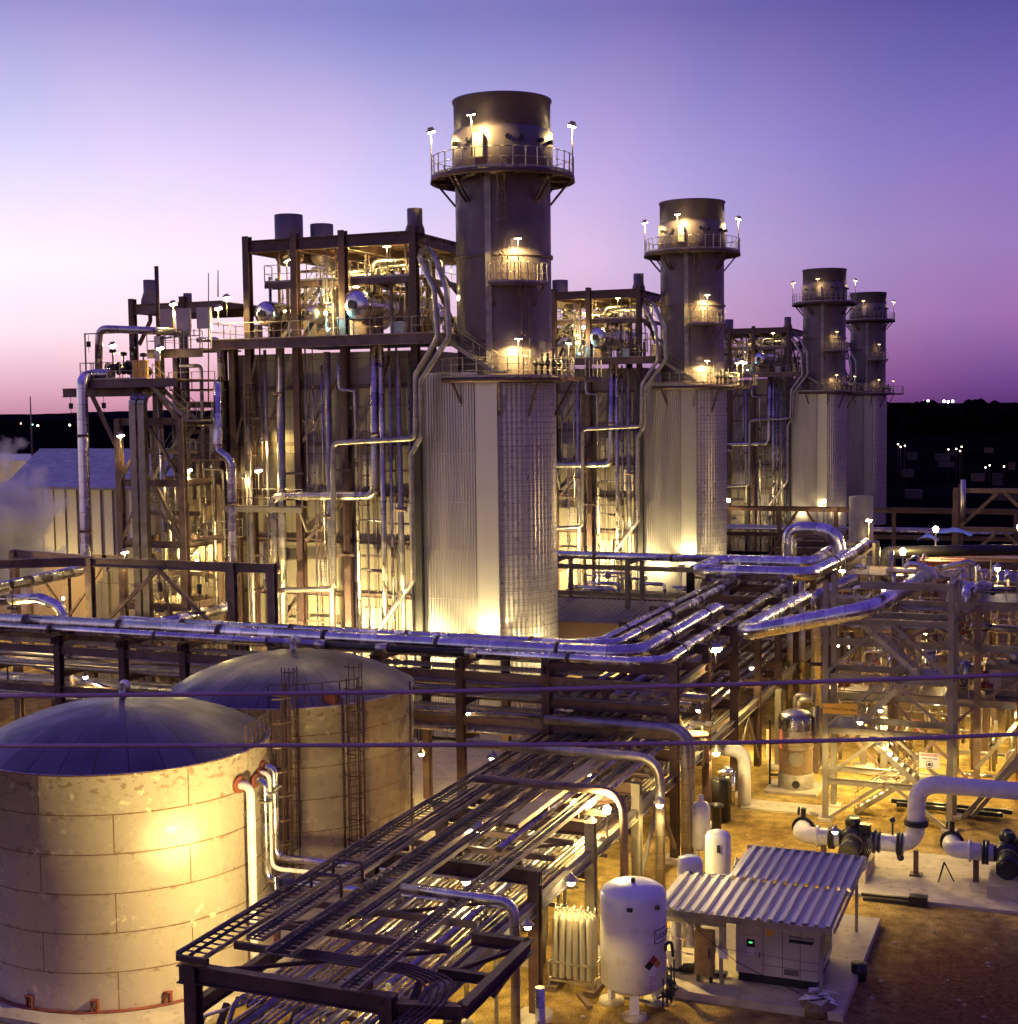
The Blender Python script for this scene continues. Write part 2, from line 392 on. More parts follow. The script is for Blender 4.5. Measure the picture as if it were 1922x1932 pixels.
    def ladder(s, p, h, side, w=.45, sp=.3, out=None, cage_from=2.2):
        p = V(p); a = V(side).normalized()*w/2
        for q in (p-a, p+a): s.beam(q, q+UP*h, .05, .03)
        for i in range(int(h/sp)): z = UP*(sp*(i+.5)); s.beam(p-a+z, p+a+z, .025, .025)
        if out is not None:
            o = V(out).normalized()
            z = cage_from
            while z < h+.8:
                c = p+UP*z; pts = [c+a*1.4*math.cos(t)*1.0+o*(.62*math.sin(t)) for t in [PI*k/6 for k in range(7)]]
                for i in range(6): s.beam(pts[i], pts[i+1], .012, .05, UP)
                z += .9
            for k in range(1, 6):
                t = PI*k/6; c = a*1.4*math.cos(t)+o*(.62*math.sin(t)); s.beam(p+UP*cage_from+c, p+UP*(h+.7)+c, .04, .012)
        return s
    def stairs(s, p, q, wdir, w=.9, rails=True):
        """flight from p (low) to q (high); wdir: width direction"""
        p = V(p); q = V(q); a = V(wdir).normalized()*w/2
        for e in (-a, a): s.beam(p+e, q+e, .05, .24, UP)
        n = max(3, int(abs(q.z-p.z)/.21))
        run = V((q.x-p.x, q.y-p.y, 0)); rd = run.normalized()
        for i in range(1, n):
            c = p.lerp(q, i/n); s.beam(c-a, c+a, .25, .035, UP)
        if rails:
            for e in (-a, a):
                for hh, rr_ in ((1.0, .024), (.5, .018)): s.tube([p+e+UP*hh, q+e+UP*hh], rr_, 6)
                k = max(2, int((q-p).length/1.3))
                for i in range(k+1): c = p.lerp(q, i/k)+e; s.beam(c, c+UP*1.0, .04, .04)
        return s
    def build(s, name, mat, parent=None):
        me = bpy.data.meshes.new(name)
        off = V((0, 0, 0))
        if parent is not None: off = parent_loc(parent)
        me.from_pydata([(x-off.x, y-off.y, z-off.z) for x, y, z in s.v], [], s.f)
        uvl = me.uv_layers.new(name='UVMap')
        flat = [c for fu in s.uv for q in fu for c in q]
        uvl.data.foreach_set('uv', flat)
        me.polygons.foreach_set('use_smooth', s.sm)
        me.materials.append(MAT[mat]); me.update()
        o = bpy.data.objects.new(name, me); col.objects.link(o)
        if parent is not None: o.parent = parent
        return o
def parent_loc(o):
    l = V(o.location)
    while o.parent: o = o.parent; l = l+V(o.location)
    return l
def tag(o, label, cat, group=None):
    o['label'] = label; o['category'] = cat
    if group: o['group'] = group
    return o
def thing(name, loc, label, cat, group=None):
    o = bpy.data.objects.new(name, None); o.empty_display_size = .3; col.objects.link(o); o.location = V(loc)
    return tag(o, label, cat, group)
def solo(mb, name, mat, label, cat, group=None):
    """a thing that is one mesh, origin at its base"""
    xs = [q[0] for q in mb.v]; ys = [q[1] for q in mb.v]; zs = [q[2] for q in mb.v]
    c = V(((min(xs)+max(xs))/2, (min(ys)+max(ys))/2, min(zs)))
    mb.v = [(x-c.x, y-c.y, z-c.z) for x, y, z in mb.v]
    o = mb.build(name, mat); o.location = c
    return tag(o, label, cat, group)
def struct(mb, name, mat):
    o = mb.build(name, mat); o['kind'] = 'structure'; return o
def dup(o, off, label, group=None, skip=()):
    def cp(x, par):
        c = x.copy(); col.objects.link(c)
        if par: c.parent = par
        for ch in x.children:
            if ch.name.split('.')[0] not in skip: cp(ch, c)
        return c
    r = cp(o, None); r.location = V(o.location)+V(off)
    r['label'] = label
    if group: r['group'] = group
    return r
def text_mb(txt, size, origin, right, up, depth=.006, name=None):
    """lettering as a mesh on a plane"""
    cu = bpy.data.curves.new('lettering', 'FONT'); cu.body = txt; cu.size = size; cu.extrude = depth; cu.align_x = 'CENTER'; cu.align_y = 'CENTER'
    ob = bpy.data.objects.new('lettering', cu); col.objects.link(ob)
    dg = bpy.context.evaluated_depsgraph_get(); me = bpy.data.meshes.new_from_object(ob.evaluated_get(dg))
    bpy.data.objects.remove(ob)
    r = V(right).normalized(); u_ = V(up).normalized(); n = r.cross(u_)
    mb = MB(); mb.add([V(origin)+r*q.co.x+u_*q.co.y+n*q.co.z for q in me.vertices], [tuple(p.vertices) for p in me.polygons])
    return mb
def lamp(p, label, power, style='flood', aim=(0, -1, -.4), h=1.6, group='floodlights about the plant', color=(1, .73, .23), mat='lamp_glow', cone=160, size=1.0, loff=.35, radius=.12, name='floodlight'):
    """a lit fixture: pole, housing, lens and the lamp itself"""
    p = V(p); aim = V(aim).normalized(); size *= 1.2
    t = thing(name, p-UP*h, label, 'lamp', group)
    if h > 0: MB().cyl(p-UP*h, p-UP*.05, .035*size, n=8).build('pole', 'galvanised', t)
    a, b = perp(aim)
    s = size
    if style == 'flood':
        upv = FW if abs(aim.z) > .8 else UP
        MB().beam(p-aim*.16*s, p-aim*.02*s, .3*s, .2*s, upv).beam(p-aim*.02*s, p+aim*.09*s, .46*s, .34*s, upv).build('housing', 'galvanised', t)
        MB().beam(p+aim*.092*s, p+aim*.12*s, .40*s, .28*s, upv).build('lens', mat, t)
    elif style == 'globe':
        MB().lathe(p, [(.05*s, -.2*s), (.16*s, -.16*s), (.16*s, -.12*s)], 12, caps=True).build('housing', 'galvanised', t)
        MB().ball(p+UP*.05*s, .15*s).build('lens', mat, t)
        aim = UP
    else:
        MB().lathe(p, [(.06*s, .22*s), (.10*s, .12*s), (.30*s, -.05*s), (.30*s, -.08*s)], 14, caps=True).build('housing', 'galvanised', t)
        MB().ball(p-UP*.14*s, .16*s).build('lens', mat, t)
        aim = -UP
    if power > 0:
        ld = bpy.data.lights.new('lamp_light', 'POINT' if style == 'globe' else 'SPOT'); ld.energy = power; ld.color = color; ld.shadow_soft_size = radius
        lo = bpy.data.objects.new('lamp_light', ld); col.objects.link(lo); lo.parent = t
        if style != 'globe':
            ld.spot_size = math.radians(cone); ld.spot_blend = .25; lo.rotation_euler = aim.to_track_quat('-Z', 'Y').to_euler()
        lo.location = (p+aim*(loff+.2*s))-(p-UP*h)
    return t
def pipe(path, r, mat, label, group=None, n=12, bend=None, name='pipe', clamps=0, flange=False, cat='pipe'):
    if not clamps and not flange: return solo(MB().tube(path, r, n, bend), name, mat, label, cat, group)
    t = thing(name, path[0], label, cat, group)
    MB().tube(path, r, n, bend).build('jacket_run', mat, t)
    for i in range(len(path)-1):
        p, q = V(path[i]), V(path[i+1])
        if clamps and (q-p).length > clamps*1.2:
            k = int((q-p).length/clamps)
            for j in range(k):
                c = p.lerp(q, (j+.6)/k); d = (q-p).normalized()
                MB().cyl(c-d*.09, c+d*.09, r*1.09, n=n).build('band', 'steel_dark', t)
    return t
# ================================================================ SETTING
struct(MB().add([(-3000, -600, 0), (3000, -600, 0), (3000, 6000, 0), (-3000, 6000, 0)], [(0, 1, 2, 3)]), 'ground', 'dirt')
struct(MB().add([(-2990, 175, .02), (2990, 175, .02), (2990, 5990, .02), (-2990, 5990, .02)], [(0, 1, 2, 3)]), 'scrubland', 'hill_near')
struct(MB().add([(-2990, 60, .02), (-100, 60, .02), (-100, 174, .02), (-2990, 174, .02)], [(0, 1, 2, 3)]), 'scrubland_edge', 'hill_near')
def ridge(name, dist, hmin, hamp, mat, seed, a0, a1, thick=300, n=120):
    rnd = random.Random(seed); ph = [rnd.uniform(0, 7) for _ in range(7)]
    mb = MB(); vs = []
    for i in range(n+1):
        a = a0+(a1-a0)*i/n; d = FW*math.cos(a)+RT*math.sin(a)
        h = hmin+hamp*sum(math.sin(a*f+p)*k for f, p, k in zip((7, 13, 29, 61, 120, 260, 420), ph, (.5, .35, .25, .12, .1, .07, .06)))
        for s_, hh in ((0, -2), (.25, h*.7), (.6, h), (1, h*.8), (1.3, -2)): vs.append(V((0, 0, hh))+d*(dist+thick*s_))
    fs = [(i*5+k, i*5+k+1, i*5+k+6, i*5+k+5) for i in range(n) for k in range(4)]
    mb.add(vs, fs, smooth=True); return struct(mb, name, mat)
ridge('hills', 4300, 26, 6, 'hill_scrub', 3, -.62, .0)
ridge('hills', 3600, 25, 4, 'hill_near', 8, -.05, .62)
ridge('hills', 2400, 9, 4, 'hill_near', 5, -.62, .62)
# far-off wood closing the right horizon
def wood():
    rnd = random.Random(4); mb = MB()
    for i in range(420):
        a = rnd.uniform(.17, .42); d = FW*math.cos(a)+RT*math.sin(a); D = rnd.uniform(900, 1300)
        c = d*D; h = rnd.uniform(13, 21); r = rnd.uniform(4, 9)
        for k in range(5):
            q = c+V((rnd.uniform(-r, r), rnd.uniform(-r, r), h*rnd.uniform(.3, .95)))
            mb.lathe(q, [(.1, -r*.5), (r*.6, -r*.25), (r*.65, r*.1), (r*.35, r*.4), (.1, r*.55)], 7)
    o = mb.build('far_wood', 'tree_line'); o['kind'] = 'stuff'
wood()
# town lights on the plain
rnd = random.Random(21)
def town(x, y, mat, r, label, d=2300):
    p = un(x, y, d=d)
    t = thing('town_lamp', (p.x, p.y, 0), label, 'lamp', 'lights of the distant town')
    MB().cyl((p.x, p.y, 0), (p.x, p.y, p.z-r), .12, n=5).build('pole', 'steel_dark', t); MB().ball((p.x, p.y, p.z), r, 8).build('lens', mat, t)
for x, y, k in [(20, 806, 0), (62, 801, 1), (72, 803, 0), (132, 802, 0), (148, 808, 1), (226, 797, 0), (232, 800, 0), (12, 808, 1), (210, 806, 1), (100, 812, 1), (55, 815, 1), (118, 830, 2), (180, 818, 1), (40, 799, 2)]:
    town(x, y, ('town_white', 'town_teal', 'town_amber')[k], (1.6, 1.0, 1.1)[k], ('white', 'teal', 'amber')[k]+' pinprick town light on the dark plain beyond the left pipe')
for x, y in [(1743, 757), (1752, 757), (1760, 758), (1782, 757), (1790, 758), (1798, 757)]:
    town(x, y, 'lamp_glow_white', 1.5, 'white light on the dark right-hand horizon', 2000)

# concrete
pad = MB()
def slab(name, x0, x1, y0, y1, h, mat='concrete'): return struct(MB().box(x0, x1, y0, y1, -.2, h), name, mat)
slab('pump_pad', -9.4, 6, 58.2, 64.6, .12)
slab('footpath', -15.5, -10.8, 69.3, 71.0, .06)
slab('shed_slab', -14.2, -6.9, 45.9, 55.2, .28)
slab('tank_pad', -40, -26.2, 36.4, 49.6, .18)
slab('plant_pad', -62, -24, 62, 96, .05)
slab('plant_pad', -62, -24, 110, 142, .05)

# ================================================================ BOILER (unit 1, then copies)
HX, HY_ = -43.0, 84.0
hr = thing('recovery_boiler', (HX, HY_, 0), 'nearest boiler block with silver downcomer pipes and steel roof frame, left of the tallest stack', 'boiler', 'boiler blocks in a row')
MB().box(-50.0, -36.75, 78.0, 90, 0, 23.6).build('casing', 'casing_panel', hr)
for x in (-49.6, -48.4, -45.0, -41.68, -36.92):
    top = 24.2 if x == -49.6 else 30.9
    MB().ibeam((x, 77.62, 0), (x, 77.62, top), .42, .5, (0, 1, 0), .04).build('column', 'steel_dark', hr)
for x in (-48.4, -41.68, -36.92):
    MB().ibeam((x, 90.3, 0), (x, 90.3, 30.9), .45, .5, (0, 1, 0), .04).build('column', 'steel_dark', hr)
for z in (21.5, 18.0, 14.9, 12.0, 8.7, 5.0, 2.0):
    MB().ibeam((-49.5, 77.86, z), (-36.9, 77.86, z), .2, .26, UP).build('girt', 'steel_frame', hr)
# panel frames, access doors on the casing
dm = MB()
for x in (-49, -46.8, -43.2, -42.2, -39.9, -38.6, -37.6):
    dm.box(x-.05, x+.05, 77.9, 78.0, 0, 23.5)
dm.build('stiffener', 'casing_panel', hr)
for x, z in ((-46.9, 9.4), (-46.9, 6.2), (-43.4, 12.6), (-43.4, 9.2), (-40.2, 15.4), (-40.2, 6.0), (-38.2, 12.5)):
    mb = MB(); mb.box(x-.55, x+.55, 77.93, 77.995, z, z+1.9)
    for dx in (-.6, .6): mb.box(x+dx-.03, x+dx+.03, 77.9, 77.98, z-.1, z+2.0)
    mb.build('access_door', 'cabinet_paint', hr)
# diagonal bracing on the wall
for p, q in (((-49.5, 18), (-47.8, 23.5)), ((-47.7, 18), (-44.9, 23.3)), ((-44.6, 12), (-41.5, 14.8)), ((-41.2, 18.2), (-38.6, 23)), ((-44.6, 18.2), (-41.6, 22.8)), ((-47.7, 5.2), (-45, 8.5))):
    MB().beam((p[0], 77.5, p[1]), (q[0], 77.5, q[1]), .16, .16).build('brace', 'steel_frame', hr)
# deck
dk = MB(); dk.box(-50.4, -35.2, 76.5, 90.6, 24.36, 24.44)
dk.ibeam((-50.4, 76.4, 24.2), (-35.2, 76.4, 24.2), .3, .62, UP, .05); dk.ibeam((-35.1, 76.5, 24.2), (-35.1, 90.6, 24.2), .3, .62, UP, .05)
for x in range(-50, -35, 1): dk.beam((x, 76.55, 24.2), (x, 77.9, 24.2), .12, .3, UP)
dk.build('deck', 'steel_frame', hr)
MB().rail([(-50.4, 90.4, 24.44), (-50.4, 76.45, 24.44), (-35.2, 76.45, 24.44), (-35.2, 79.5, 24.44)], toe=True).build('deck_railing', 'galvanised', hr)
# roof frame
rf = MB()
rf.ibeam((-48.55, 77.62, 30.25), (-36.7, 77.62, 30.25), .35, .75, UP, .06)
rf.ibeam((-48.55, 90.3, 30.25), (-36.7, 90.3, 30.25), .35, .75, UP, .06)
for x in (-48.4, -45.0, -41.68, -36.92): rf.ibeam((x, 77.8, 30.2), (x, 90.2, 30.2), .3, .65, UP, .05)
for i in range(1, 9): rf.beam((-48.5, 77.6+i*1.41, 30.42), (-36.75, 77.6+i*1.41, 30.42), .16, .2, UP)
rf.box(-48.4, -36.85, 78.2, 90.0, 30.53, 30.58)
rf.build('roof_frame', 'steel_dark', hr)
for p, q in (((-36.75, 78, 29.7), (-36.75, 83.8, 24.6)), ((-36.75, 90.2, 24.6), (-36.75, 84, 29.8)), ((-44.7, 78, 24.6), (-44.7, 84, 29.8)), ((-41.3, 90, 24.6), (-41.3, 84, 29.8)), ((-47.8, 90.2, 24.6), (-44.8, 90.2, 29.8)), ((-41.2, 90.2, 29.8), (-37, 90.2, 24.6)), ((-44.6, 90.2, 24.6), (-41.4, 90.2, 29.6))):
    MB().beam(p, q, .2, .2).build('brace', 'steel_dark', hr)
# silencers on the roof
def silencer(x, y, r, z0, z1, cone=False):
    pr = [(r*.6, -.4), (r, 0), (r, z1-z0), (r*.97, z1-z0), (r*.97, .3)]
    if cone: pr = [(r*1.3, 0), (r*1.25, .3), (r, .6), (r, z1-z0), (r*.9, z1-z0), (r*.9, 1.2)]
    o = MB().lathe((x, y, z0), pr, 24).build('silencer', 'stack_paint', hr); return o
silencer(-48.65, 83.2, .93, 30.0, 32.9); silencer(-46.75, 84.2, .76, 30.0, 32.3); silencer(-37.15, 78.3, .46, 30.5, 32.0, True)
# steam drums, lying across the block
def drum(x, z, r, y0, y1, mat):
    b = MB().cyl((x, y0+r*.4, z), (x, y1, z), r, n=28, caps=False).build('steam_drum', mat, hr)
    MB().lathe((x, y0+r*.4, z), [(r, 0), (r*.97, .12*r), (r*.8, .34*r), (r*.45, .46*r), (.02, .5*r)], 28, axis=(0, -1, 0)).build('drum_head', mat, b)
    mw = MB().cyl((x, y0-.25, z), (x, y0+.1, z), r*.22, n=16); mw.cyl((x, y0-.32, z), (x, y0-.25, z), r*.27, n=16); mw.build('manway', 'dark_machine', b)
    for yy in (y0+1.8, y1-1.5): MB().box(x-r*.9, x+r*.9, yy-.15, yy+.15, 24.4, z-r*.6).build('saddle', 'steel_frame', b)
drum(-40.9, 26.4, 1.0, 77.4, 88.5, 'jacket_bright'); drum(-47.2, 26.1, .78, 77.4, 87, 'jacket_bright'); drum(-44.0, 26.0, .55, 77.6, 87.5, 'jacket')
# upper walkway
wk = MB(); wk.box(-47.6, -37.6, 78.3, 79.2, 28.0, 28.06); wk.beam((-47.6, 78.3, 27.85), (-37.6, 78.3, 27.85), .1, .3, UP); wk.beam((-47.6, 79.2, 27.85), (-37.6, 79.2, 27.85), .1, .3, UP)
wk.box(-42.6, -41.5, 79.2, 88.0, 28.0, 28.06); wk.beam((-41.5, 79.2, 27.85), (-41.5, 88, 27.85), .1, .3, UP)
for x in (-46.2, -43.0, -39.0): wk.beam((x, 78.7, 24.4), (x, 78.7, 27.9), .16)
wk.build('upper_walkway', 'steel_frame', hr)
MB().rail([(-47.6, 79.2, 28.06), (-47.6, 78.3, 28.06), (-37.6, 78.3, 28.06), (-37.6, 79.2, 28.06)], sp=1.0, toe=True).rail([(-41.5, 79.2, 28.06), (-41.5, 88, 28.06)], sp=1.1).build('walkway_railing', 'galvanised', hr)
MB().rail([(-47.8, 80.6, 26.2), (-45.2, 80.6, 26.2)], sp=.8).build('walkway_railing', 'galvanised', hr)
MB().rail([(-39.4, 79.6, 26.6), (-39.4, 88, 26.6)], sp=1.1).build('walkway_railing', 'galvanised', hr)
MB().rail([(-37.2, 78.2, 28.06), (-37.2, 88, 28.06)], sp=1.1).build('walkway_railing', 'galvanised', hr)
mb = MB(); mb.box(-37.9, -37.1, 79.2, 88.0, 28.0, 28.06); mb.beam((-37.1, 79.2, 27.85), (-37.1, 88, 27.85), .1, .3, UP); mb.build('upper_walkway', 'steel_frame', hr)
MB().stairs((-46.6, 78.9, 24.5), (-44.0, 78.9, 28.0), (0, 1, 0), .8).build('stair', 'steel_grey', hr)
for x, y in ((-46.6, 86), (-43.4, 84), (-39.4, 83), (-38.2, 79.2), (-43.0, 79.2), (-47.2, 79.4)):
    MB().beam((x, y, 24.5), (x, y, 30.2), .14).build('post', 'steel_frame', hr)
for x0, x1, y, z in ((-48.2, -45, 83.5, 29.2), (-45, -41.7, 82.5, 29.0), (-41.6, -37, 82, 29.3), (-48.2, -41.7, 85.5, 27.2), (-41.5, -37.2, 80.4, 28.9)):
    MB().tube([(x0, y, z-2.2), (x0, y, z), (x1, y, z), (x1, y, z-1.5)], .1, 8).build('riser', 'jacket_small', hr)
MB().ladder((-42.9, 78.1, 24.4), 4.4, (1, 0, 0), out=(0, -1, 0)).build('ladder', 'galvanised', hr)
# risers between drums, walkway and silencers
rnd = random.Random(5)
ris = [((-40.9, 80, 27.3), (-40.9, 80, 29.2), (-38, 81.5, 29.4), (-36.8, 78.6, 30.4)), ((-47.2, 81, 26.8), (-47.2, 81, 28.2), (-48.3, 83.2, 29.9)), ((-44, 82, 26.5), (-44, 82, 28), (-46.2, 84.2, 29.8)),
       ((-40.9, 83, 27.3), (-40.9, 83, 28.8), (-46.2, 84.2, 29.0), (-46.2, 84.2, 30)), ((-40.9, 86, 27.3), (-40.9, 86, 29.3), (-44, 86, 29.3), (-44, 86, 26.5))]
for p in ris: MB().tube(p, .17, 10).build('riser', 'jacket', hr)
for i in range(70):
    x = rnd.uniform(-47.9, -37.2); y = rnd.uniform(78.4, 89); z0 = rnd.choice((24.44, 24.44, 26.5)); h = rnd.uniform(1.4, 4.6); r = rnd.choice((.04, .05, .07, .1))
    q = [(x, y, z0), (x, y, z0+h)]
    if rnd.random() < .6: q.append((x+rnd.uniform(-2, 2), y, z0+h))
    if rnd.random() < .4: q.append((q[-1][0], y, z0+h-rnd.uniform(.6, 1.8)))
    mb = MB().tube(q, r, 7)
    if rnd.random() < .6: mb.ball((x, y, z0+h*.55), r*2.2, 8); mb.cyl((x-.2, y, z0+h*.55), (x+.2, y, z0+h*.55), r*1.8, n=8)
    mb.build('small_pipe', rnd.choice(('jacket_small', 'galvanised', 'steel_frame')), hr)
# downcomers on the near wall
def dc(path, r, mat='jacket', clampz=None):
    o = MB().tube(path, r, 12).build('downcomer', mat, hr)
    return o
Yp = 76.95
dc([(-45.8, Yp, 24.2), (-46.15, Yp, 0)], .27, 'jacket_dull')
dc([(-42.55, Yp, 23.6), (-42.55, Yp, 0)], .2, 'jacket_dull')
dc([(-39.25, Yp-.1, 24.3), (-39.4, Yp-.1, 14.9), (-46.5, Yp-.1, 14.8), (-46.5, Yp-.1, 12.0), (-46.5, Yp-.1, 0)], .28, 'jacket')
dc([(-38.75, Yp-.3, 24.2), (-38.75, Yp-.3, 0)], .17, 'jacket')
dc([(-38.35, Yp, 23.8), (-38.35, Yp, 0)], .09, 'jacket_small')
dc([(-42.95, Yp, 22.8), (-42.95, Yp, 11.5)], .07, 'jacket_small')
dc([(-37.8, Yp, 23.5), (-37.6, Yp, 0)], .16, 'jacket_dull')
dc([(-41.75, Yp, 23.4), (-41.75, Yp, 21.3), (-40.7, Yp, 21.2), (-40.6, Yp, 0)], .11, 'jacket_small')
dc([(-36.75, 78.3, 29.6), (-36.2, 76.9, 28.9), (-34.95, 76.1, 27.0), (-34.75, 76.1, 24.2), (-36.25, 76.2, 22.1), (-36.35, 76.2, 18.35), (-41.85, 76.2, 18.1), (-42.0, 76.2, 9.25), (-46.0, 76.2, 9.0), (-46.0, 76.2, 0)], .17, 'jacket_dull')
dc([(-36.3, 78.3, 29.6), (-35.2, 76.9, 28.9), (-34.15, 76.1, 27.0), (-34.05, 76.1, 24.2), (-35.95, 76.2, 21.7), (-36.1, 76.4, 18.4), (-36.75, 76.4, 17.4), (-36.75, 76.4, 9.9), (-39.2, 76.4, 6.7), (-39.2, 76.4, 0)], .17, 'jacket_dull')
for z in (13.4, 10.4): MB().tube([(-40.5, Yp, z), (-38.8, Yp, z)], .06, 7).build('small_pipe', 'jacket_small', hr)
for x, z, h in ((-46.1, 3, 5), (-39.9, 1.5, 6), (-47.2, 9, 3)): MB().tube([(x, Yp-.2, z+h), (x, Yp-.2, z), (x+.8, Yp-.2, z)], .06, 7).build('small_pipe', 'jacket_small', hr)
for x, z0, z1 in ((-48.6, 2, 22), (-44.2, 15, 24), (-43.7, 0, 24), (-40.1, 0, 20), (-37.2, 3, 23), (-48.3, 0, 13), (-41.0, 0, 12), (-38.0, 9, 24), (-45.2, 0, 9), (-47.4, 15, 24)):
    MB().tube([(x, Yp+.25, z1), (x, Yp+.25, z0+.4), (x+.5, Yp+.25, z0+.4)], rnd.choice((.04, .055, .07)), 7).build('small_pipe', rnd.choice(('jacket_small', 'galvanised', 'steel_frame')), hr)
for x0, x1, z in ((-49, -46.4, 19.6), (-46.4, -44.6, 16.2), (-44.5, -42.6, 19.4), (-42.6, -41.3, 16.4), (-41.2, -39.3, 20.2), (-39.3, -37.0, 16.4), (-44.5, -42.2, 7.0), (-41.2, -38.8, 3.4), (-46.4, -44.8, 6.9), (-38.8, -36.9, 13.2), (-42.5, -38.9, 11.2), (-48.8, -46.6, 11.0)):
    MB().beam((x0, Yp+.35, z), (x1, Yp+.35, z), .1, .14, UP).build('pipe_support', 'steel_frame', hr)
for x, z0, h in ((-43.3, 8.8, 6.0), (-48.2, 14.2, 7.2), (-40.3, 12.1, 6.0)):
    MB().ladder((x, 77.3, z0), h, (1, 0, 0), out=(0, -1, 0)).build('ladder', 'steel_frame', hr)
for x, z in ((-46.0, 21.0), (-39.3, 18.5), (-42.55, 13.5), (-42.55, 6.5), (-39.4, 10.2), (-37.7, 14), (-46.3, 10.4), (-46.3, 5), (-38.75, 8)):
    MB().cyl((x, Yp-.05, z), (x, Yp-.05, z+.22), .36, n=12).build('pipe_collar', 'steel_frame', hr)
for x, y, z in ((-45.6, 80.5, 24.5), (-42.6, 80, 24.5), (-38.6, 79, 24.5), (-48.6, 78.6, 24.5), (-37.4, 85, 24.5)):
    MB().box(x-.4, x+.4, y-.3, y+.3, z, z+rnd.uniform(.8, 1.8)).build('junction_box', 'cabinet_paint', hr)
for x, y, z in ((-45.4, 79.4, 27.2), (-42.0, 81, 27.6), (-39.8, 79.8, 27.8), (-46.5, 80.6, 27.3), (-40.9, 82, 28.4), (-44, 79.6, 27)):
    MB().ball((x, y, z), .28, 10).cyl((x-.45, y, z), (x+.45, y, z), .17, n=10).cyl((x, y, z), (x, y, z+.75), .06, n=8).lathe((x, y, z+.7), [(.02, 0), (.2, .02), (.2, .2), (.02, .22)], 10).build('relief_valve', 'dark_machine', hr)
# mid-height gallery on the left half of the wall
gal = MB(); gal.box(-49.9, -44.3, 76.6, 77.3, 14.1, 14.18); gal.beam((-49.9, 76.6, 13.95), (-44.3, 76.6, 13.95), .1, .3, UP)
for x in (-49.5, -47, -44.6): gal.beam((x, 76.7, 14.0), (x, 77.6, 12.6), .1)
gal.build('gallery', 'steel_grey', hr)
MB().rail([(-49.9, 76.6, 14.18), (-44.3, 76.6, 14.18), (-44.3, 77.3, 14.18)]).build('gallery_railing', 'galvanised', hr)
# stairs from the deck down to the stack platform
st = MB(); st.stairs((-31.6, 77.1, 22.25), (-35.1, 77.1, 24.45), (0, 1, 0)); st.box(-31.8, -30.8, 76.6, 77.6, 22.1, 22.2); st.build('stair', 'steel_grey', hr)
# outlet duct that joins the stack
xs = [-36.5+i*.175 for i in range(21)]
od = MB()
prof = []
for i, x in enumerate(xs[:-1]):
    prof += [(x, 77.70), (x+.075, 77.70), (x+.10, 77.62), (x+.15, 77.62)]
vs = [(x, y, z) for x, y in prof for z in (0.3, 22.1)]; n_ = len(prof)
od.add(vs, [(2*i, 2*i+2, 2*i+3, 2*i+1) for i in range(n_-1)])
od.box(-36.5, -33.0, 77.76, 88, .3, 22.08)
for k in range(7): od.box(-36.46, -33.1, 77.605, 77.618, 2.9+k*2.9, 2.94+k*2.9); od.box(-36.56, -36.44, 77.6, 77.75, .3, 22.14); od.box(-33.1, -32.98, 77.6, 77.75, .3, 22.14); od.box(-36.5, -33.0, 77.63, 77.75, 22.08, 22.2)
od.build('outlet_duct', 'corrugated_clad', hr)
pn = MB(); pn.box(-32.97, -31.80, 77.55, 78.3, .3, 21.75); pn.box(-31.80, -31.68, 77.50, 78.2, .3, 21.75)
for i in range(14): pn.box(-31.83, -31.66, 77.44, 77.50, .9+i*1.5, 1.1+i*1.5)
pn.build('duct_corner_panel', 'flat_panel', hr)
MB().box(-37.05, -36.58, 77.25, 77.92, .3, 22.6).build('recess_shade_strip', 'black_rubber', hr)  # black strip put in for the shade of the recess beside the duct
# inlet duct on the far left end
idm = MB()
vs = [(-50, 78.6, 1.5), (-50, 78.6, 23), (-56, 78.6, 14), (-62, 78.6, 8), (-62, 78.6, 1.5)]
vs += [(x, 89.4, z) for x, y, z in vs]
idm.add(vs, [(0, 4, 3, 2, 1), (5, 6, 7, 8, 9), (0, 1, 6, 5), (1, 2, 7, 6), (2, 3, 8, 7), (3, 4, 9, 8), (4, 0, 5, 9)])
for x, z in ((-51.5, 20.6), (-53.5, 17.6), (-55.5, 14.6), (-58, 12), (-60.4, 9.5)): idm.box(x-.12, x+.12, 78.3, 78.6, 1.5, z)
for z in (4, 8, 12, 16): idm.beam((-50.2, 78.45, z), (-50-(23-z)*.62, 78.45, z), .2, .2)
idm.build('inlet_duct', 'casing_panel', hr)

# ================================================================ STACK (unit 1, then copies)
SX, SY = -32.45, 80.75
sk = thing('exhaust_stack', (SX, SY, 0), 'tallest and nearest round exhaust stack with lit ring platform', 'stack', 'exhaust stacks in a row')
def front(r, s_, z, c=(SX, SY)):
    k = math.sqrt(max(0, 1-s_*s_)); q = RT*(s_*r)-FW*(k*r); return V((c[0]+q.x, c[1]+q.y, z))
C0 = (SX, SY, 0)
MB().lathe(C0, [(2.86, 21.4), (2.86, 34.4), (2.9, 38.55), (2.98, 38.6), (2.98, 38.72), (2.86, 38.72), (2.8, 38.4), (2.8, 30)], 64, arc=True).build('shaft', 'stack_paint', sk)
MB().lathe(C0, [(2.9, 34.3), (3.02, 34.5), (3.02, 36.7), (2.9, 36.85)], 64, arc=True).build('collar', 'stack_paint', sk)
MB().lathe(C0, [(2.86, 29.25), (2.98, 29.25), (2.98, 29.42), (2.86, 29.42)], 64).build('stiffener_ring', 'stack_paint', sk)
MB().lathe(C0, [(2.86, 24.2), (2.9, 24.2), (2.9, 24.3), (2.86, 24.3)], 64).build('stiffener_ring', 'stack_paint', sk)
pf = MB(); pf.lathe(C0, [(2.95, 34.2), (4.3, 34.2), (4.35, 33.85), (4.25, 33.85), (4.2, 34.08), (2.95, 34.08)], 48)
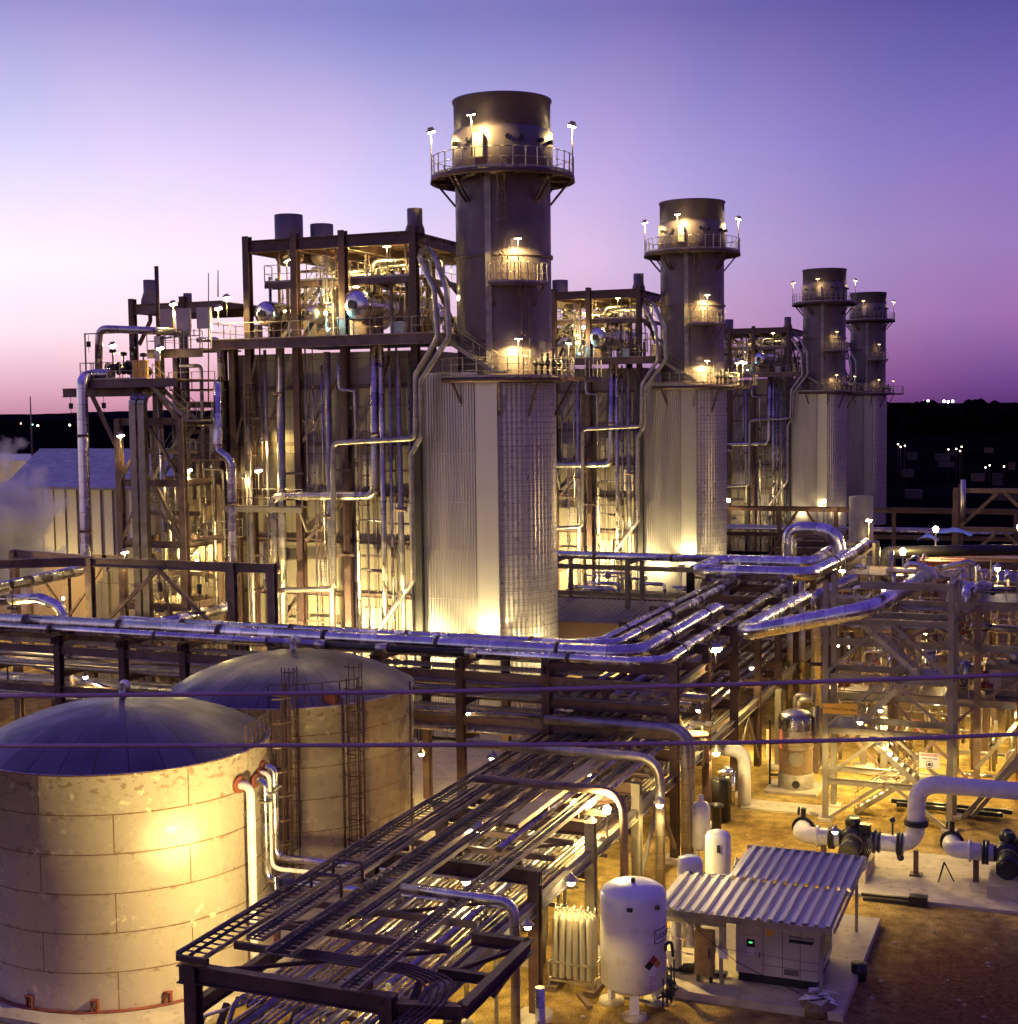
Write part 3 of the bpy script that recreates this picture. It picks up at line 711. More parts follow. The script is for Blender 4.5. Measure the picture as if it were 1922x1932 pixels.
for k in range(10):
    t = 2*PI*k/10+.3; d = V((math.cos(t), math.sin(t), 0)); c = V(C0)
    pf.beam(c+d*2.9+UP*34.0, c+d*4.2+UP*34.0, .14, .25, UP)
pf.build('ring_platform', 'steel_dark', sk)
rg = [V(C0)+V((4.25*math.cos(2*PI*k/36), 4.25*math.sin(2*PI*k/36), 34.2)) for k in range(37)]
MB().rail(rg, h=1.15, sp=.74, r=.026, toe=True).build('platform_railing', 'galvanised', sk)
for k in range(8):
    t = 2*PI*(k+.45)/8; d = V((math.cos(t), math.sin(t), 0)); s_ = V((-d.y, d.x, 0))*.22; c = V(C0)
    mb = MB()
    for e in (-s_, s_): mb.beam(c+d*4.0+UP*33.9+e, c+d*2.85+UP*32.5+e*.6, .11)
    mb.build('bracket', 'steel_dark', sk)
a_ = front(2.98, -.30, 22.8); b_ = front(2.98, -.30, 34.1)
MB().beam(a_, b_, .36, .1, RT*0+(-FW)).build('cable_riser', 'galvanised', sk)
for s_, z in ((-.62, 36.0), (-.45, 36.1), (.1, 36.1), (.35, 36.0), (.72, 36), (.9, 36), (-.9, 36)):
    p = front(3.0, s_, z); q = front(3.3, s_, z); MB().cyl(p, q, .13, n=10).build('sample_port', 'dark_machine', sk)
mb = MB(); p = front(3.25, -.42, 34.9); mb.box(p.x-.3, p.x+.3, p.y-.15, p.y+.15, 34.9, 36.3); mb.build('control_box', 'cabinet_paint', sk)
mb = MB(); p = front(3.1, -.02, 29.0); mb.ladder(p, 5.2, RT, out=-FW); mb.build('ladder', 'steel_frame', sk)
mb = MB(); p = front(3.1, .40, 22.3); mb.ladder(p, 5.6, RT, out=-FW); mb.build('ladder', 'steel_frame', sk)
mb = MB(); p = front(3.1, .06, 27.6); mb.ladder(p, 2.6, RT); mb.build('ladder', 'steel_frame', sk)
# mid platform: an arc on the near side
arc_s = [-.24+.1*i for i in range(10)]
mp = MB()
for i in range(len(arc_s)-1):
    q = [front(2.9, arc_s[i], 27.6), front(2.9, arc_s[i+1], 27.6), front(3.95, arc_s[i+1]*.98, 27.6), front(3.95, arc_s[i]*.98, 27.6)]
    mp.add(q+[v_-UP*.16 for v_ in q], [(0, 1, 2, 3), (7, 6, 5, 4), (3, 2, 6, 7), (0, 3, 7, 4), (1, 5, 6, 2)])
for s_ in (-.2, .25, .62): mp.beam(front(3.85, s_, 27.5), front(2.9, s_, 26.3), .1)
mp.build('mid_platform', 'steel_frame', sk)
MB().rail([front(3.0, -.24, 27.6)]+[front(3.9, s_*.98, 27.6) for s_ in arc_s]+[front(3.0, .66, 27.6)], h=1.15, sp=.6, toe=True).build('mid_railing', 'galvanised', sk)
# base platform
bp = MB(); bp.lathe(C0, [(2.9, 22.1), (4.25, 22.1), (4.25, 21.8), (2.9, 21.8)], 24)
bp.box(SX+2.8, SX+5.6, SY-1.4, SY+1.6, 21.82, 22.08)
bp.build('base_platform', 'steel_dark', sk)
MB().rail([V(C0)+V((4.2*math.cos(-PI*.86+PI*1.55*k/22), 4.2*math.sin(-PI*.86+PI*1.55*k/22), 22.1)) for k in range(23)], h=1.15, sp=.62, mid=2, toe=True).rail([(SX+3.5, SY-1.4, 22.08), (SX+5.6, SY-1.4, 22.08), (SX+5.6, SY+1.6, 22.08)], sp=.7).build('base_railing', 'galvanised', sk)
for s_ in (-.75, -.1, .45, .97):
    MB().beam(front(4.15, s_, 21.8), front(3.05, s_, 19.8), .12).build('bracket', 'steel_dark', sk)
n = 132; prf = []
lc = MB(); vs = []; zz = (.3, 21.75)
for z in zz:
    for k in range(n): t = 2*PI*k/n; r = 3.03+(.045 if k % 2 else 0); vs.append((SX+r*math.cos(t), SY+r*math.sin(t), z))
fs = [(k, (k+1) % n, n+(k+1) % n, n+k) for k in range(n)]
us = [[(2*PI*3*k/n, zz[0]), (2*PI*3*(k+1)/n, zz[0]), (2*PI*3*(k+1)/n, zz[1]), (2*PI*3*k/n, zz[1])] for k in range(n)]
lc.add(vs, fs, us); lc.build('lower_cladding', 'stack_grid', sk)
mb = MB()
for k in range(30): z = .7+k*.72; mb.lathe(C0, [(3.08, z), (3.10, z+.015), (3.08, z+.03)], 48)
mb.build('cladding_band', 'steel_grey', sk)
vt = MB()
p = front(3.0, .55, 22.2)
for i in range(5):
    q = front(3.6, .5+.1*i, 22.2); vt.cyl(q, q+UP*rnd.uniform(.8, 1.6), .08, n=8); vt.ball(q+UP*.7, .2, 8)
vt.build('valve_cluster', 'dark_machine', sk)

sk.scale = (1, 1, .990)
UN = [(1, 46.6, 'second'), (2, 117.1, 'third'), (3, 161.6, 'fourth')]
names = {1: 'second boiler block along the row, between the two tallest stacks', 2: 'third boiler block, dim, behind the second stack', 3: 'fourth and farthest boiler block, hidden behind the third stack'}
snames = {1: 'second stack from the left with lamps glowing on its ring platform', 2: 'third stack of the row, dark and unlit above its ring platform', 3: 'farthest and smallest stack, at the right end of the row'}
for k, dy, _n in UN:
    dup(hr, (0, dy, 0), names[k], skip=() if k < 3 else ('small_pipe', 'riser'))
    dup(sk, (-.4 if k != 2 else -.2, dy, 0), snames[k])
# ================================================================ LEFT END: stair tower, valve platform, ducts
tw = thing('stair_tower', (-53.4, 76, 0), 'dark steel stair tower with zigzag flights left of the nearest boiler', 'stair tower')
for x in (-55.75, -51.1):
    for y in (74.0, 78.0):
        MB().ibeam((x, y, 0), (x, y, 19.7), .4, .42, (0, 1, 0), .04).build('column', 'steel_frame', tw)
for z in (19.5, 15.7, 11.9, 8.0, 4.0):
    bm = MB()
    for y in (74.0, 78.0): bm.ibeam((-55.75, y, z), (-51.1, y, z), .25, .45, UP)
    for x in (-55.75, -51.1): bm.ibeam((x, 74.0, z), (x, 78, z), .25, .45, UP)
    bm.build('beam', 'steel_frame', tw)
for (x0, z0), (x1, z1) in (((-55.7, .3), (-53.4, 11.3)), ((-51.1, 4.2), (-53.4, 11.3)), ((-55.7, 12), (-54, 15.4)), ((-51.1, 15.8), (-53.4, 19.2)), ((-55.7, 15.8), (-53.4, 19.2)), ((-51.2, 12.1), (-53, 15.5)), ((-55.7, 4.3), (-53.4, .3)), ((-51.1, .3), (-53.4, 4.0))):
    MB().beam((x0, 73.9, z0), (x1, 73.9, z1), .18).build('brace', 'steel_frame', tw)
for i, (z0, z1) in enumerate(((.2, 4.1), (4.1, 8.1), (8.1, 12), (12, 15.8), (15.8, 19.6))):
    y = 75.2 if i % 2 else 76.6
    a_, b_ = ((-54.9, y, z0), (-51.9, y, z1)) if i % 2 == 0 else ((-51.9, y, z0), (-54.9, y, z1))
    MB().stairs(a_, b_, (0, 1, 0), .95).build('stair', 'steel_grey', tw)
    lx = b_[0]; mb = MB(); mb.box(min(lx, lx+.9*(1 if i % 2 == 0 else -1)), max(lx, lx+.9*(1 if i % 2 == 0 else -1)), 74.5, 77.4, z1-.06, z1); mb.build('landing', 'steel_grey', tw)
    ex = lx+(.9 if i % 2 == 0 else -.9)
    MB().rail([(lx, 74.5, z1), (ex, 74.5, z1), (ex, 77.4, z1), (lx, 77.4, z1)]).build('landing_railing', 'galvanised', tw)
vp = thing('valve_platform', (-54, 75.5, 0), 'cantilevered steel platform with lit valves high at the far left of the plant', 'platform')
mb = MB(); mb.box(-57.6, -50.4, 72.6, 79.0, 22.0, 22.08); mb.ibeam((-57.6, 72.6, 21.85), (-50.4, 72.6, 21.85), .25, .5, UP); mb.ibeam((-57.6, 72.6, 21.85), (-57.6, 79, 21.85), .25, .5, UP); mb.build('deck', 'steel_frame', vp)
MB().ibeam((-59.6, 73.6, 21.35), (-51.9, 73.6, 21.35), .3, .55, UP).build('monorail_beam', 'steel_frame', vp)
MB().rail([(-57.5, 79, 22.08), (-57.5, 72.7, 22.08), (-52.6, 72.7, 22.08)], sp=1.0, toe=True).build('railing', 'galvanised', vp)
MB().beam((-57.4, 73.6, 21.2), (-55.75, 74.0, 17.6), .22).build('brace', 'steel_frame', vp)
MB().beam((-52.6, 73.6, 21.2), (-51.2, 74, 19.5), .2).build('brace', 'steel_frame', vp)
for x in (-55.75, -51.1): MB().beam((x, 78, 19.7), (x, 78, 21.7), .35).build('post', 'steel_frame', vp)
MB().stairs((-49.9, 73.4, 19.6), (-53.0, 73.4, 22.05), (0, 1, 0), .9).build('stair', 'steel_grey', vp)
mb = MB(); mb.box(-50.2, -48.9, 72.9, 74.0, 19.5, 19.6); mb.build('landing', 'steel_grey', vp)
MB().rail([(-49.9, 72.95, 19.6), (-48.9, 72.95, 19.6), (-48.9, 74, 19.6)]).build('landing_railing', 'galvanised', vp)
mb = MB(); mb.beam((-57.3, 73, 22.1), (-57.3, 73, 25.0), .07); mb.beam((-57.3, 73, 24.95), (-53.4, 73, 24.95), .07); mb.beam((-53.4, 73, 22.1), (-53.4, 73, 24.95), .07); mb.build('hoist_frame', 'steel_frame', vp)
for x in (-57.2, -58.7, -56.2):
    z1 = 24.9 if x == -57.2 else 21.1
    ch = MB().cyl((x, 73.2, z1-1.1), (x, 73.2, z1), .018, n=5).box(x-.09, x+.09, 73.1, 73.3, z1-.75, z1-.4)
    solo(ch, 'chain_hoist', 'dark_machine', {-57.2: 'chain hoist hanging from the railed frame over the valve platform', -58.7: 'chain hoist hanging from the outer end of the long monorail beam', -56.2: 'chain hoist hanging under the monorail beam beside the diagonal brace'}[x], 'hoist')
vb = thing('valve_station', (-55.2, 74.5, 22.08), 'cluster of flanged valves and actuators on the high left platform', 'valve')
for x, z, r in ((-56.4, 22.9, .3), (-55.6, 22.7, .26), (-54.9, 23.0, .3), (-54.1, 22.6, .25)):
    mb = MB(); mb.ball((x, 74.5, z), r, 12); mb.cyl((x-.5, 74.5, z), (x+.5, 74.5, z), r*.6, n=12); mb.cyl((x-.42, 74.5, z), (x-.34, 74.5, z), r*1.1, n=12); mb.cyl((x+.34, 74.5, z), (x+.42, 74.5, z), r*1.1, n=12); mb.cyl((x, 74.5, z), (x, 74.5, z+.9), .05, n=8); mb.lathe((x, 74.5, z+.9), [(.02, 0), (.22, .02), (.22, .22), (.02, .26)], 12)
    mb.build('valve_body', 'dark_machine', vb)
mb = MB(); mb.box(-54.6, -53.6, 74.0, 74.3, 22.1, 23.3); solo(mb, 'control_cabinet', 'yellow_banner', 'yellow cabinet lit by the lamp on the high left platform', 'cabinet')
# small roof frame at the far left top with vent
sf = thing('roof_frame', (-53, 84, 0), 'small dark roof frame carrying one silencer, far left of the boiler tops', 'frame')
c1 = un(250, 564, Y=84); c2 = un(420, 572, Y=84)
for x in (c1.x, c1.x+4.2): MB().ibeam((x, 84, 14), (x, 84, c1.z), .4, .45, (0, 1, 0), .04).build('post', 'steel_dark', sf)
mb = MB(); mb.ibeam((c1.x, 84, c1.z-.75), (c2.x, 84, c1.z-.75), .35, .7, UP); mb.ibeam((c1.x, 90, c1.z-.75), (c2.x, 90, c1.z-.75), .35, .7, UP); mb.ibeam((c1.x+.1, 84, c1.z-.75), (c1.x+.1, 90, c1.z-.75), .3, .6, UP); mb.box(c1.x+1.5, c2.x, 84.2, 90, c1.z-.5, c1.z-.45); mb.build('beam', 'steel_frame', sf)
MB().lathe((c1.x+.75, 85.0, c1.z-.4), [(.62, 0), (.6, .35), (.42, .9), (.42, 1.75), (.38, 1.75), (.38, .8)], 20).build('silencer', 'stack_paint', sf)
MB().lathe((c1.x+3.9, 85.0, c1.z-.4), [(.3, 0), (.3, .7), (.27, .7), (.27, .1)], 16).build('silencer', 'stack_paint', sf)
MB().tube([(c1.x+.75, 85, c1.z-.5), (c1.x+.75, 85, c1.z-1.5), (c1.x+.1, 84.5, c1.z-3.2)], .15, 8).build('drain_pipe', 'steel_frame', sf)
# side bay between tower and boiler: deck, electrical panels
sb = thing('access_bay', (-52, 78, 0), 'steel access bay with railings joining the stair tower to the boiler deck', 'platform')
mb = MB(); mb.box(-54.6, -50.5, 75.6, 80, 23.9, 24.0); mb.ibeam((-54.6, 75.6, 23.7), (-50.5, 75.6, 23.7), .25, .5, UP)
for x in (-54.4, -50.8): mb.ibeam((x, 78.4, 0), (x, 78.4, 24), .35, .35, (0, 1, 0))
for z in (20.5, 17, 14.2, 9.8): mb.ibeam((-54.4, 78.4, z), (-49.8, 78.4, z), .2, .35, UP)
mb.box(-53.6, -50.2, 76.4, 79.5, 21.4, 21.5); mb.box(-51.5, -49.9, 75.2, 77.6, 17.0, 17.1); mb.box(-50.6, -48.6, 74.6, 76.6, 12.2, 12.3)
mb.build('bay_frame', 'steel_frame', sb)
for pts in ([(-54.6, 80, 24), (-54.6, 75.6, 24), (-50.5, 75.6, 24)], [(-53.6, 76.4, 21.5), (-50.2, 76.4, 21.5)], [(-51.5, 75.2, 17.1), (-49.9, 75.2, 17.1)], [(-50.6, 74.6, 12.3), (-48.6, 74.6, 12.3), (-48.6, 76.6, 12.3)]): MB().rail(pts).build('bay_railing', 'galvanised', sb)
for i, x in enumerate((-53.2, -52.0, -50.5)):
    mb = MB(); mb.box(x-.48, x+.48, 75.75, 76.0, 25.2, 26.5); mb.box(x-.44, x-.38, 75.9, 75.98, 24, 25.2); mb.box(x+.38, x+.44, 75.9, 75.98, 24, 25.2)
    solo(mb, 'electrical_panel', 'cabinet_paint', ('leftmost', 'middle', 'rightmost')[i]+' of three pinkish electrical panels in a row beside the tall vent pipe', 'cabinet', 'electrical panels by the vent')
ct = MB()
for i in range(7): ct.tube([(-53.4+i*.42, 75.9, 25.2), (-53.4+i*.42, 75.9, 24.8), (-54.2, 75.8, 24.5+i*.03)], .035, 6)
solo(ct, 'conduit_bundle', 'galvanised', 'bundle of curved conduits below the three electrical panels', 'conduit', )
# pipes and ducts of the left end
pipe([(-55.5, 73.2, 22.45), (-57.0, 73.2, 22.45), (-57.0, 72.2, 22.2), (-57.0, 72, 10.45), (-57.0, 63.2, 10.2), (-57.9, 62.4, 10.1), (-57.9, 61.3, 9.6), (-57.4, 60.9, 9.0), (-55.8, 60.9, 9.0)], .34, 'jacket_bright', 'tall silver steam pipe at the far left dropping from the high platform', clamps=5.5, n=16, bend=.9)
a_ = un(187, 700, Y=74); b_ = un(187, 620, Y=74); c_ = un(290, 624, Y=74)
pipe([a_, b_, c_, c_+V((.5, 3, 0))], .24, 'jacket', 'silver pipe looping up over the high left platform', n=14)
p0 = un(413, 720, Y=75); p1 = un(412, 850, Y=75); p2 = un(437, 868, Y=75); p3 = un(441, 1140, Y=75); p4 = un(345, 1185, z=p3.z-.2)
pipe([p0, p1+UP*.4, p1-UP*.0, p2+UP*.0, p3, p3+V((-.4, -1, -.2)), V((p3.x-1.2, 66, p3.z-.3))], .30, 'jacket_bright', 'silver pipe with an S bend between the stair tower and boiler wall', clamps=4, n=14, bend=.8)
for i, (x, lab) in enumerate(((252, 'left'), (268, 'right'))):
    q = un(x, 735, Y=72.6); X0 = q.x; zt = q.z
    d = MB()
    pts = [V((X0, 72.6, 0)), V((X0, 72.6, zt-.9))]+[V((X0+.25*(1-math.cos(t)), 72.6+1.1*(1-math.cos(t)), zt-.9+.9*math.sin(t))) for t in [PI/2*k/6 for k in range(1, 7)]]
    for k in range(len(pts)-1): d.beam(pts[k], pts[k+1], .46, .40, (0, 1, 0) if k == 0 else (0, .8, .6))
    for k in range(9): d.box(X0-.25, X0+.25, 72.37, 72.83, 1+k*2.1, 1.06+k*2.1)
    solo(d, 'rectangular_duct', 'jacket', lab+' of two square silver ducts rising side by side in front of the stair tower', 'duct', 'twin square ducts')
q = un(302, 720, Y=75); r_ = un(299, 502, Y=75); s_ = un(303, 640, Y=75)
vd = thing('vent_pipe', (q.x, 75, 14), 'tall thin vent pipe standing against the sky at the left end', 'pipe')
MB().cyl((q.x, 75, s_.z), (q.x, 75, r_.z), .13, n=10).build('tip', 'steel_dark', vd); MB().box(q.x-.22, q.x+.22, 74.85, 75.25, q.z-1, s_.z+.2).build('duct_section', 'jacket_bright', vd); MB().cyl((q.x, 75, 3), (q.x, 75, q.z-1), .16, n=10).build('lower_run', 'jacket', vd)
for x, y0, y1, lab in ((394, 515, 760, 'thin lightning rod standing left of the boiler roof posts'), (412, 510, 560, 'second thin rod right of the lightning rod near the roof posts')):
    a_ = un(x, y0, Y=76); b_ = un(x, y1, Y=76); solo(MB().cyl(b_, a_, .05, .03, n=6), 'lightning_rod', 'steel_dark', lab, 'rod')
rnd = random.Random(29)
for i in range(34):
    x = rnd.uniform(-55.5, -50.2); y = rnd.choice((77, 78.2, 79, 80)); z0 = rnd.uniform(.2, 16); h = rnd.uniform(2, 6); q = [(x, y, z0), (x, y, z0+h)]
    if rnd.random() < .6: q.append((x+rnd.uniform(-1.8, 1.8), y, z0+h))
    pipe(q, rnd.choice((.04, .06, .08, .12)), rnd.choice(('jacket', 'jacket_small', 'galvanised', 'steel_frame')), 'small pipe run threaded through the steel of the access bay at left', 'small pipes in the access bay', 7)
for x0, x1, y, z in ((-55.7, -51.2, 75.9, 17.6), (-55.7, -51.2, 75.9, 13.7), (-55.7, -51.2, 75.9, 9.9), (-55.7, -51.2, 75.9, 6.0), (-54.4, -50, 78.2, 12.2), (-54.4, -50, 78.2, 18.8)):
    MB().ibeam((x0, y, z), (x1, y, z), .2, .3, UP).build('beam', 'steel_frame', tw)
rnd = random.Random(9)
for x, y0, y1, r, m_ in ((380, 690, 1190, .12, 'jacket'), (400, 800, 1190, .15, 'jacket'), (371, 830, 1180, .08, 'jacket_small'), (328, 770, 1180, .12, 'jacket'), (414, 640, 780, .16, 'jacket_bright'), (470, 800, 1190, .16, 'jacket_dull'), (500, 660, 1190, .1, 'jacket_dull'), (334, 1040, 1190, .1, 'jacket_bright')):
    a_ = un(x, y0, Y=77.2); b_ = un(x, y1, Y=77.2); z1 = b_.z if y1 < 1100 else .1
    path = [(a_.x-1.6, 77.2, a_.z), a_, (a_.x, 77.2, z1)] if rnd.random() < .5 else [a_, (a_.x, 77.2, z1)]
    pipe(path, r, m_, 'slim vertical silver pipe among the steel between stair tower and boiler', 'slim risers by the stair tower')
mb = MB().cyl(un(351, 950, Y=76.5), un(351, 885, Y=76.5), .3, n=14); solo(mb, 'small_vessel', 'jacket_dull', 'small upright vessel beside the gallery left of the S bend pipe', 'vessel')
# air intake house behind
ah = thing('intake_house', (-78, 98, 0), 'pale ribbed intake house with dark sloping roof at the far left', 'building')
HX0, HX1 = -100, -70
mb = MB(); mb.box(-83.5, -68, 97, 107, 8.4, 14.0)
for i in range(13): mb.box(-83.5+i*1.2-.09, -83.5+i*1.2+.09, 96.8, 97.0, 8.4, 14)
mb.build('wall', 'house_panel', ah)
mb = MB(); mb.add([(-84.5, 96.2, 14.0), (-67, 96.2, 14.0), (-67, 110, 16.8), (-92, 110, 16.8), (-84.5, 96.2, 13.8), (-67, 96.2, 13.8), (-67, 110, 16.6), (-92, 110, 16.6)], [(0, 1, 2, 3), (7, 6, 5, 4), (0, 4, 5, 1), (1, 5, 6, 2), (2, 6, 7, 3), (3, 7, 4, 0)]); mb.build('roof', 'metal_roof', ah)
for i, (x, y, w_) in enumerate(((-80, 92.5, 1500), (-90, 104, 2600))): lamp((x, y, 5.0), ('bell lamp under the edge of the intake house', 'bell lamp lighting the turbine hall wall')[i], w_, style='globe', h=5, size=.7)
mb = MB()
for x in (-83, -79, -75, -71): mb.beam((x, 97.3, 0), (x, 97.3, 8.4), .4)
mb.beam((-83.5, 97.3, 8.1), (-68, 97.3, 8.1), .4, .7, UP); mb.beam((-83, 97.3, 7.8), (-79, 97.3, 3), .2); mb.beam((-75, 97.3, 7.8), (-79, 97.3, 3), .2); mb.build('support_frame', 'steel_frame', ah)
th = thing('turbine_hall', (-92, 112, 0), 'wide tan turbine hall wall behind the intake house', 'building')
MB().box(-130, -66, 112, 130, 0, 12.2).build('wall', 'far_wall', th)
mb = MB(); mb.box(-130.5, -65.5, 111.5, 130.5, 12.2, 15.6)
for i in range(40): mb.box(-130+i*1.6-.06, -130+i*1.6+.06, 111.35, 111.5, 12.3, 15.5)
mb.build('roof_fascia', 'house_panel', th)
for i, x in enumerate((-112, -105.6, -99)): solo(MB().cyl((x, 125, 15.6), (x, 125, 22), .12, .06, n=6), 'lightning_rod', 'steel_frame', ('leftmost', 'middle', 'rightmost')[i]+' of three thin masts above the turbine hall roof', 'rod', 'masts on the hall roof')

# ================================================================ LEFT SUPPORT FRAME
fr = thing('support_frame', (-49, 66, 0), 'open steel frame of tall columns straddling the silver pipes at left', 'frame')
for x, y in ((-59.5, 68.5), (-57.0, 62.5), (-52.0, 66), (-42.6, 66), (-40.1, 66)):
    MB().ibeam((x, y, 0), (x, y, 11.9), .42, .42, (0, 1, 0), .04).build('column', 'steel_frame', fr)
for p, q in (((-59.5, 68.5, 11.7), (-52, 66.2, 11.7)), ((-57, 62.5, 11.7), (-52.0, 66, 11.7)), ((-52, 66, 11.65), (-40.1, 66, 11.65)), ((-57, 62.5, 8.0), (-46, 62.5, 8.0)), ((-52, 66, 8.0), (-40.1, 66, 8.0))):
    MB().ibeam(p, q, .3, .5, UP, .05).build('beam', 'steel_frame', fr)
for p, q in (((-52, 65.9, 7.4), (-47.3, 65.9, 11.4)), ((-42.6, 65.9, 7.4), (-47.3, 65.9, 11.4)), ((-51.8, 65.9, .4), (-47.3, 65.9, 7.6)), ((-42.8, 65.9, .4), (-47.3, 65.9, 7.6))):
    MB().beam(p, q, .2).build('brace', 'steel_frame', fr)
# spring hangers
for i, (x, y) in enumerate(((-56.3, 62.8), (-54.6, 62.6), (-46.0, 64.2), (-43.5, 64.2), (-45.6, 73.5), (-44.2, 73.5))):
    zt = 11.4; mb = MB().cyl((x, y, 9.4), (x, y, zt), .025, n=6).cyl((x, y, 10.4), (x, y, 10.9), .12, n=10).box(x-.3, x+.3, y-.12, y+.12, 9.3, 9.45)
    solo(mb, 'spring_hanger', 'steel_dark', 'spring hanger rod holding a silver pipe at the left support frame', 'hanger', 'spring hangers at left')

# ================================================================ CROSS RACK (east-west) and the big silver pipes
cr = thing('cross_rack', (-38, 62.5, 0), 'long dark steel rack running behind the storage tanks under the silver pipes', 'pipe rack')
for x in (-54.5, -49.6, -45.5, -41.8, -36.4, -31.0, -26.6, -22.3):
    for y in (60.2, 65.8):
        MB().ibeam((x, y, 0), (x, y, 8.4), .36, .4, (0, 1, 0), .035).build('column', 'steel_dark', cr)
    MB().ibeam((x, 59.6, 8.3), (x, 66.2, 8.3), .25, .4, UP).ibeam((x, 60.2, 6.4), (x, 65.8, 6.4), .22, .34, UP).ibeam((x, 60.2, 4.7), (x, 65.8, 4.7), .22, .34, UP).build('crossbeam', 'steel_dark', cr)
for y in (60.2, 65.8):
    for z in (7.7, 5.6): MB().ibeam((-56, y, z), (-16.3, y, z), .25, .4, UP).build('long_beam', 'steel_frame', cr)
for x in (-47.5, -33.7, -24.5): MB().beam((x-2, 60.1, .6), (x+2, 60.1, 5.4), .16).build('brace', 'steel_frame', cr)
rnd = random.Random(31)
for z, k in ((6.62, 9), (4.92, 9)):
    for i in range(k):
        y = 60.6+i*.6; r = rnd.choice((.07, .1, .13, .17)); x0 = rnd.uniform(-75, -58); x1 = rnd.uniform(-17.5, -15.5)
        pipe([(x0, y, z+r), (x1, y, z+r), (x1, y+rnd.uniform(-3, 3), z+r), (x1, y, z-rnd.uniform(.5, 2))][:2+2*(i % 2)], r, rnd.choice(('jacket_dull', 'jacket', 'steel_frame', 'jacket_small')), 'horizontal pipe on the shelves of the cross rack behind the tanks', 'pipes on the cross rack shelves', 10)
for i, (y, z) in enumerate(((61.0, 7.98), (63.5, 7.98), (65.0, 5.9))):
    mb = MB(); mb.beam((-58, y-.3, z), (-20, y-.3, z), .03, .12, UP); mb.beam((-58, y+.3, z), (-20, y+.3, z), .03, .12, UP)
    for k in range(95): mb.beam((-58+k*.4, y-.3, z), (-58+k*.4, y+.3, z), .03)
    solo(mb, 'cable_tray', 'galvanised', ('front upper', 'rear upper', 'lower')[i]+' cable tray along the cross rack behind the tanks', 'cable tray')
# four big pipes: along the cross rack, then turning away down the main rack
YF = 104.0
pipe([(-55.8, 60.9, 9.0), (-19.6, 60.9, 9.0), (-18.35, 61.6, 9.0), (-18.35, 76.6, 9.0), (-18.35, 77.3, 8.0), (-18.35, 77.3, 6.0)], .37, 'jacket_bright', 'thickest silver pipe on the cross rack, bending away at the corner', n=20, clamps=5.2, bend=1.5)
pipe([(-54.0, 60.15, 8.78), (-34.2, 60.15, 8.78)], .22, 'jacket_bright', 'lower front silver pipe in front of the thickest one, left length', n=16, clamps=6)
pipe([(-34.2, 60.15, 8.78), (-25.9, 60.15, 8.78)], .17, 'black_rubber', 'bare black length of the lower front pipe under the stack', n=14)
for x, lab in ((-33.9, 'left'), (-30.6, 'middle'), (-26.0, 'right')):
    mb = MB().cyl((x-.3, 60.15, 8.78), (x+.3, 60.15, 8.78), .245, n=16); solo(mb, 'pipe_sleeve', 'jacket', lab+' of three silver sleeves on the bare black pipe length', 'pipe sleeve')
pipe([(-25.9, 60.15, 8.78), (-18.2, 60.15, 8.78), (-17.0, 60.9, 8.78), (-17.0, 96, 8.78)], .24, 'jacket_bright', 'lower front silver pipe, right length turning the rack corner', n=16, clamps=5, bend=1.3)
pipe([(-47.0, 62.1, 9.08), (-21.2, 62.1, 9.08), (-19.9, 62.8, 9.08), (-19.9, 99, 9.08)], .27, 'jacket_bright', 'second silver pipe from the back on the cross rack', n=16, clamps=6, bend=1.3)
pipe([(-44.0, 63.0, 9.0), (-22.2, 63.0, 9.0), (-21.0, 63.7, 9.0), (-21.0, 99, 9.0)], .2, 'jacket_bright', 'rearmost silver pipe on the cross rack', n=14, clamps=6, bend=1.2)
pipe([(-57.5, 64.0, 9.5), (-53.2, 63.2, 9.9), (-51.6, 63.0, 9.5), (-51.2, 63.0, 7.0), (-51.2, 63.0, .2)], .3, 'jacket_bright', 'silver elbow pipe humping over behind the big pipe at far left', n=14, bend=.8)
pipe([(-53.2, 62.4, 6.4), (-47.8, 64.4, 4.4), (-46.6, 64.4, 3.4)], .16, 'jacket_bright', 'slanting silver pipe below the big pipes at left', n=12)
# arch loop and flat expansion loop
pipe([(-18.87, 100, .6), (-18.87, 100, 9.6), (-18.87, 100, 11.4), (-15.4, 100, 11.4), (-15.4, 100, 5.5)], .52, 'jacket_bright', 'tall silver arch of pipe standing over the rack', n=22, bend=1.75, clamps=30)
pipe([(-16.2, 99, 9.7), (-16.2, 93.6, 9.7), (-22.4, 93.6, 9.7), (-22.4, 87.6, 9.7), (-15.3, 87.6, 9.7), (-14.7, 99, 9.7), (-14.7, 108, 9.7)], .45, 'jacket_bright', 'flat U-shaped expansion loop of silver pipe beside the arch', n=20, bend=1.1, clamps=6)
for i, (x, y) in enumerate(((-21.6, 88.2), (-20.6, 88.2), (-16.6, 88.2), (-15.9, 88.5))):
    pipe([(x, y, .2), (x, y, 9.4)], .2, 'jacket', 'vertical silver leg under the flat expansion loop', 'legs under the expansion loop')
sp_ = [tuple(un(1520, 1128, Y=77)), tuple(un(1392, 1196, Y=66.3)), tuple(un(1640, 1150, Y=66.6)), tuple(un(1745, 1090, Y=75))]
pipe(sp_, .40, 'jacket_bright', 'big silver pipe slanting upward to the right past the stair tower top', n=24, bend=1.3, clamps=40)
qf = V(sp_[3]); qd = (qf-V(sp_[2])).normalized(); MB_ = MB().cyl(qf-qd*.1, qf+qd*.15, .62, n=22); solo(MB_, 'pipe_flange', 'dull_alum', 'round flange at the upper end of the slanting silver pipe', 'flange')
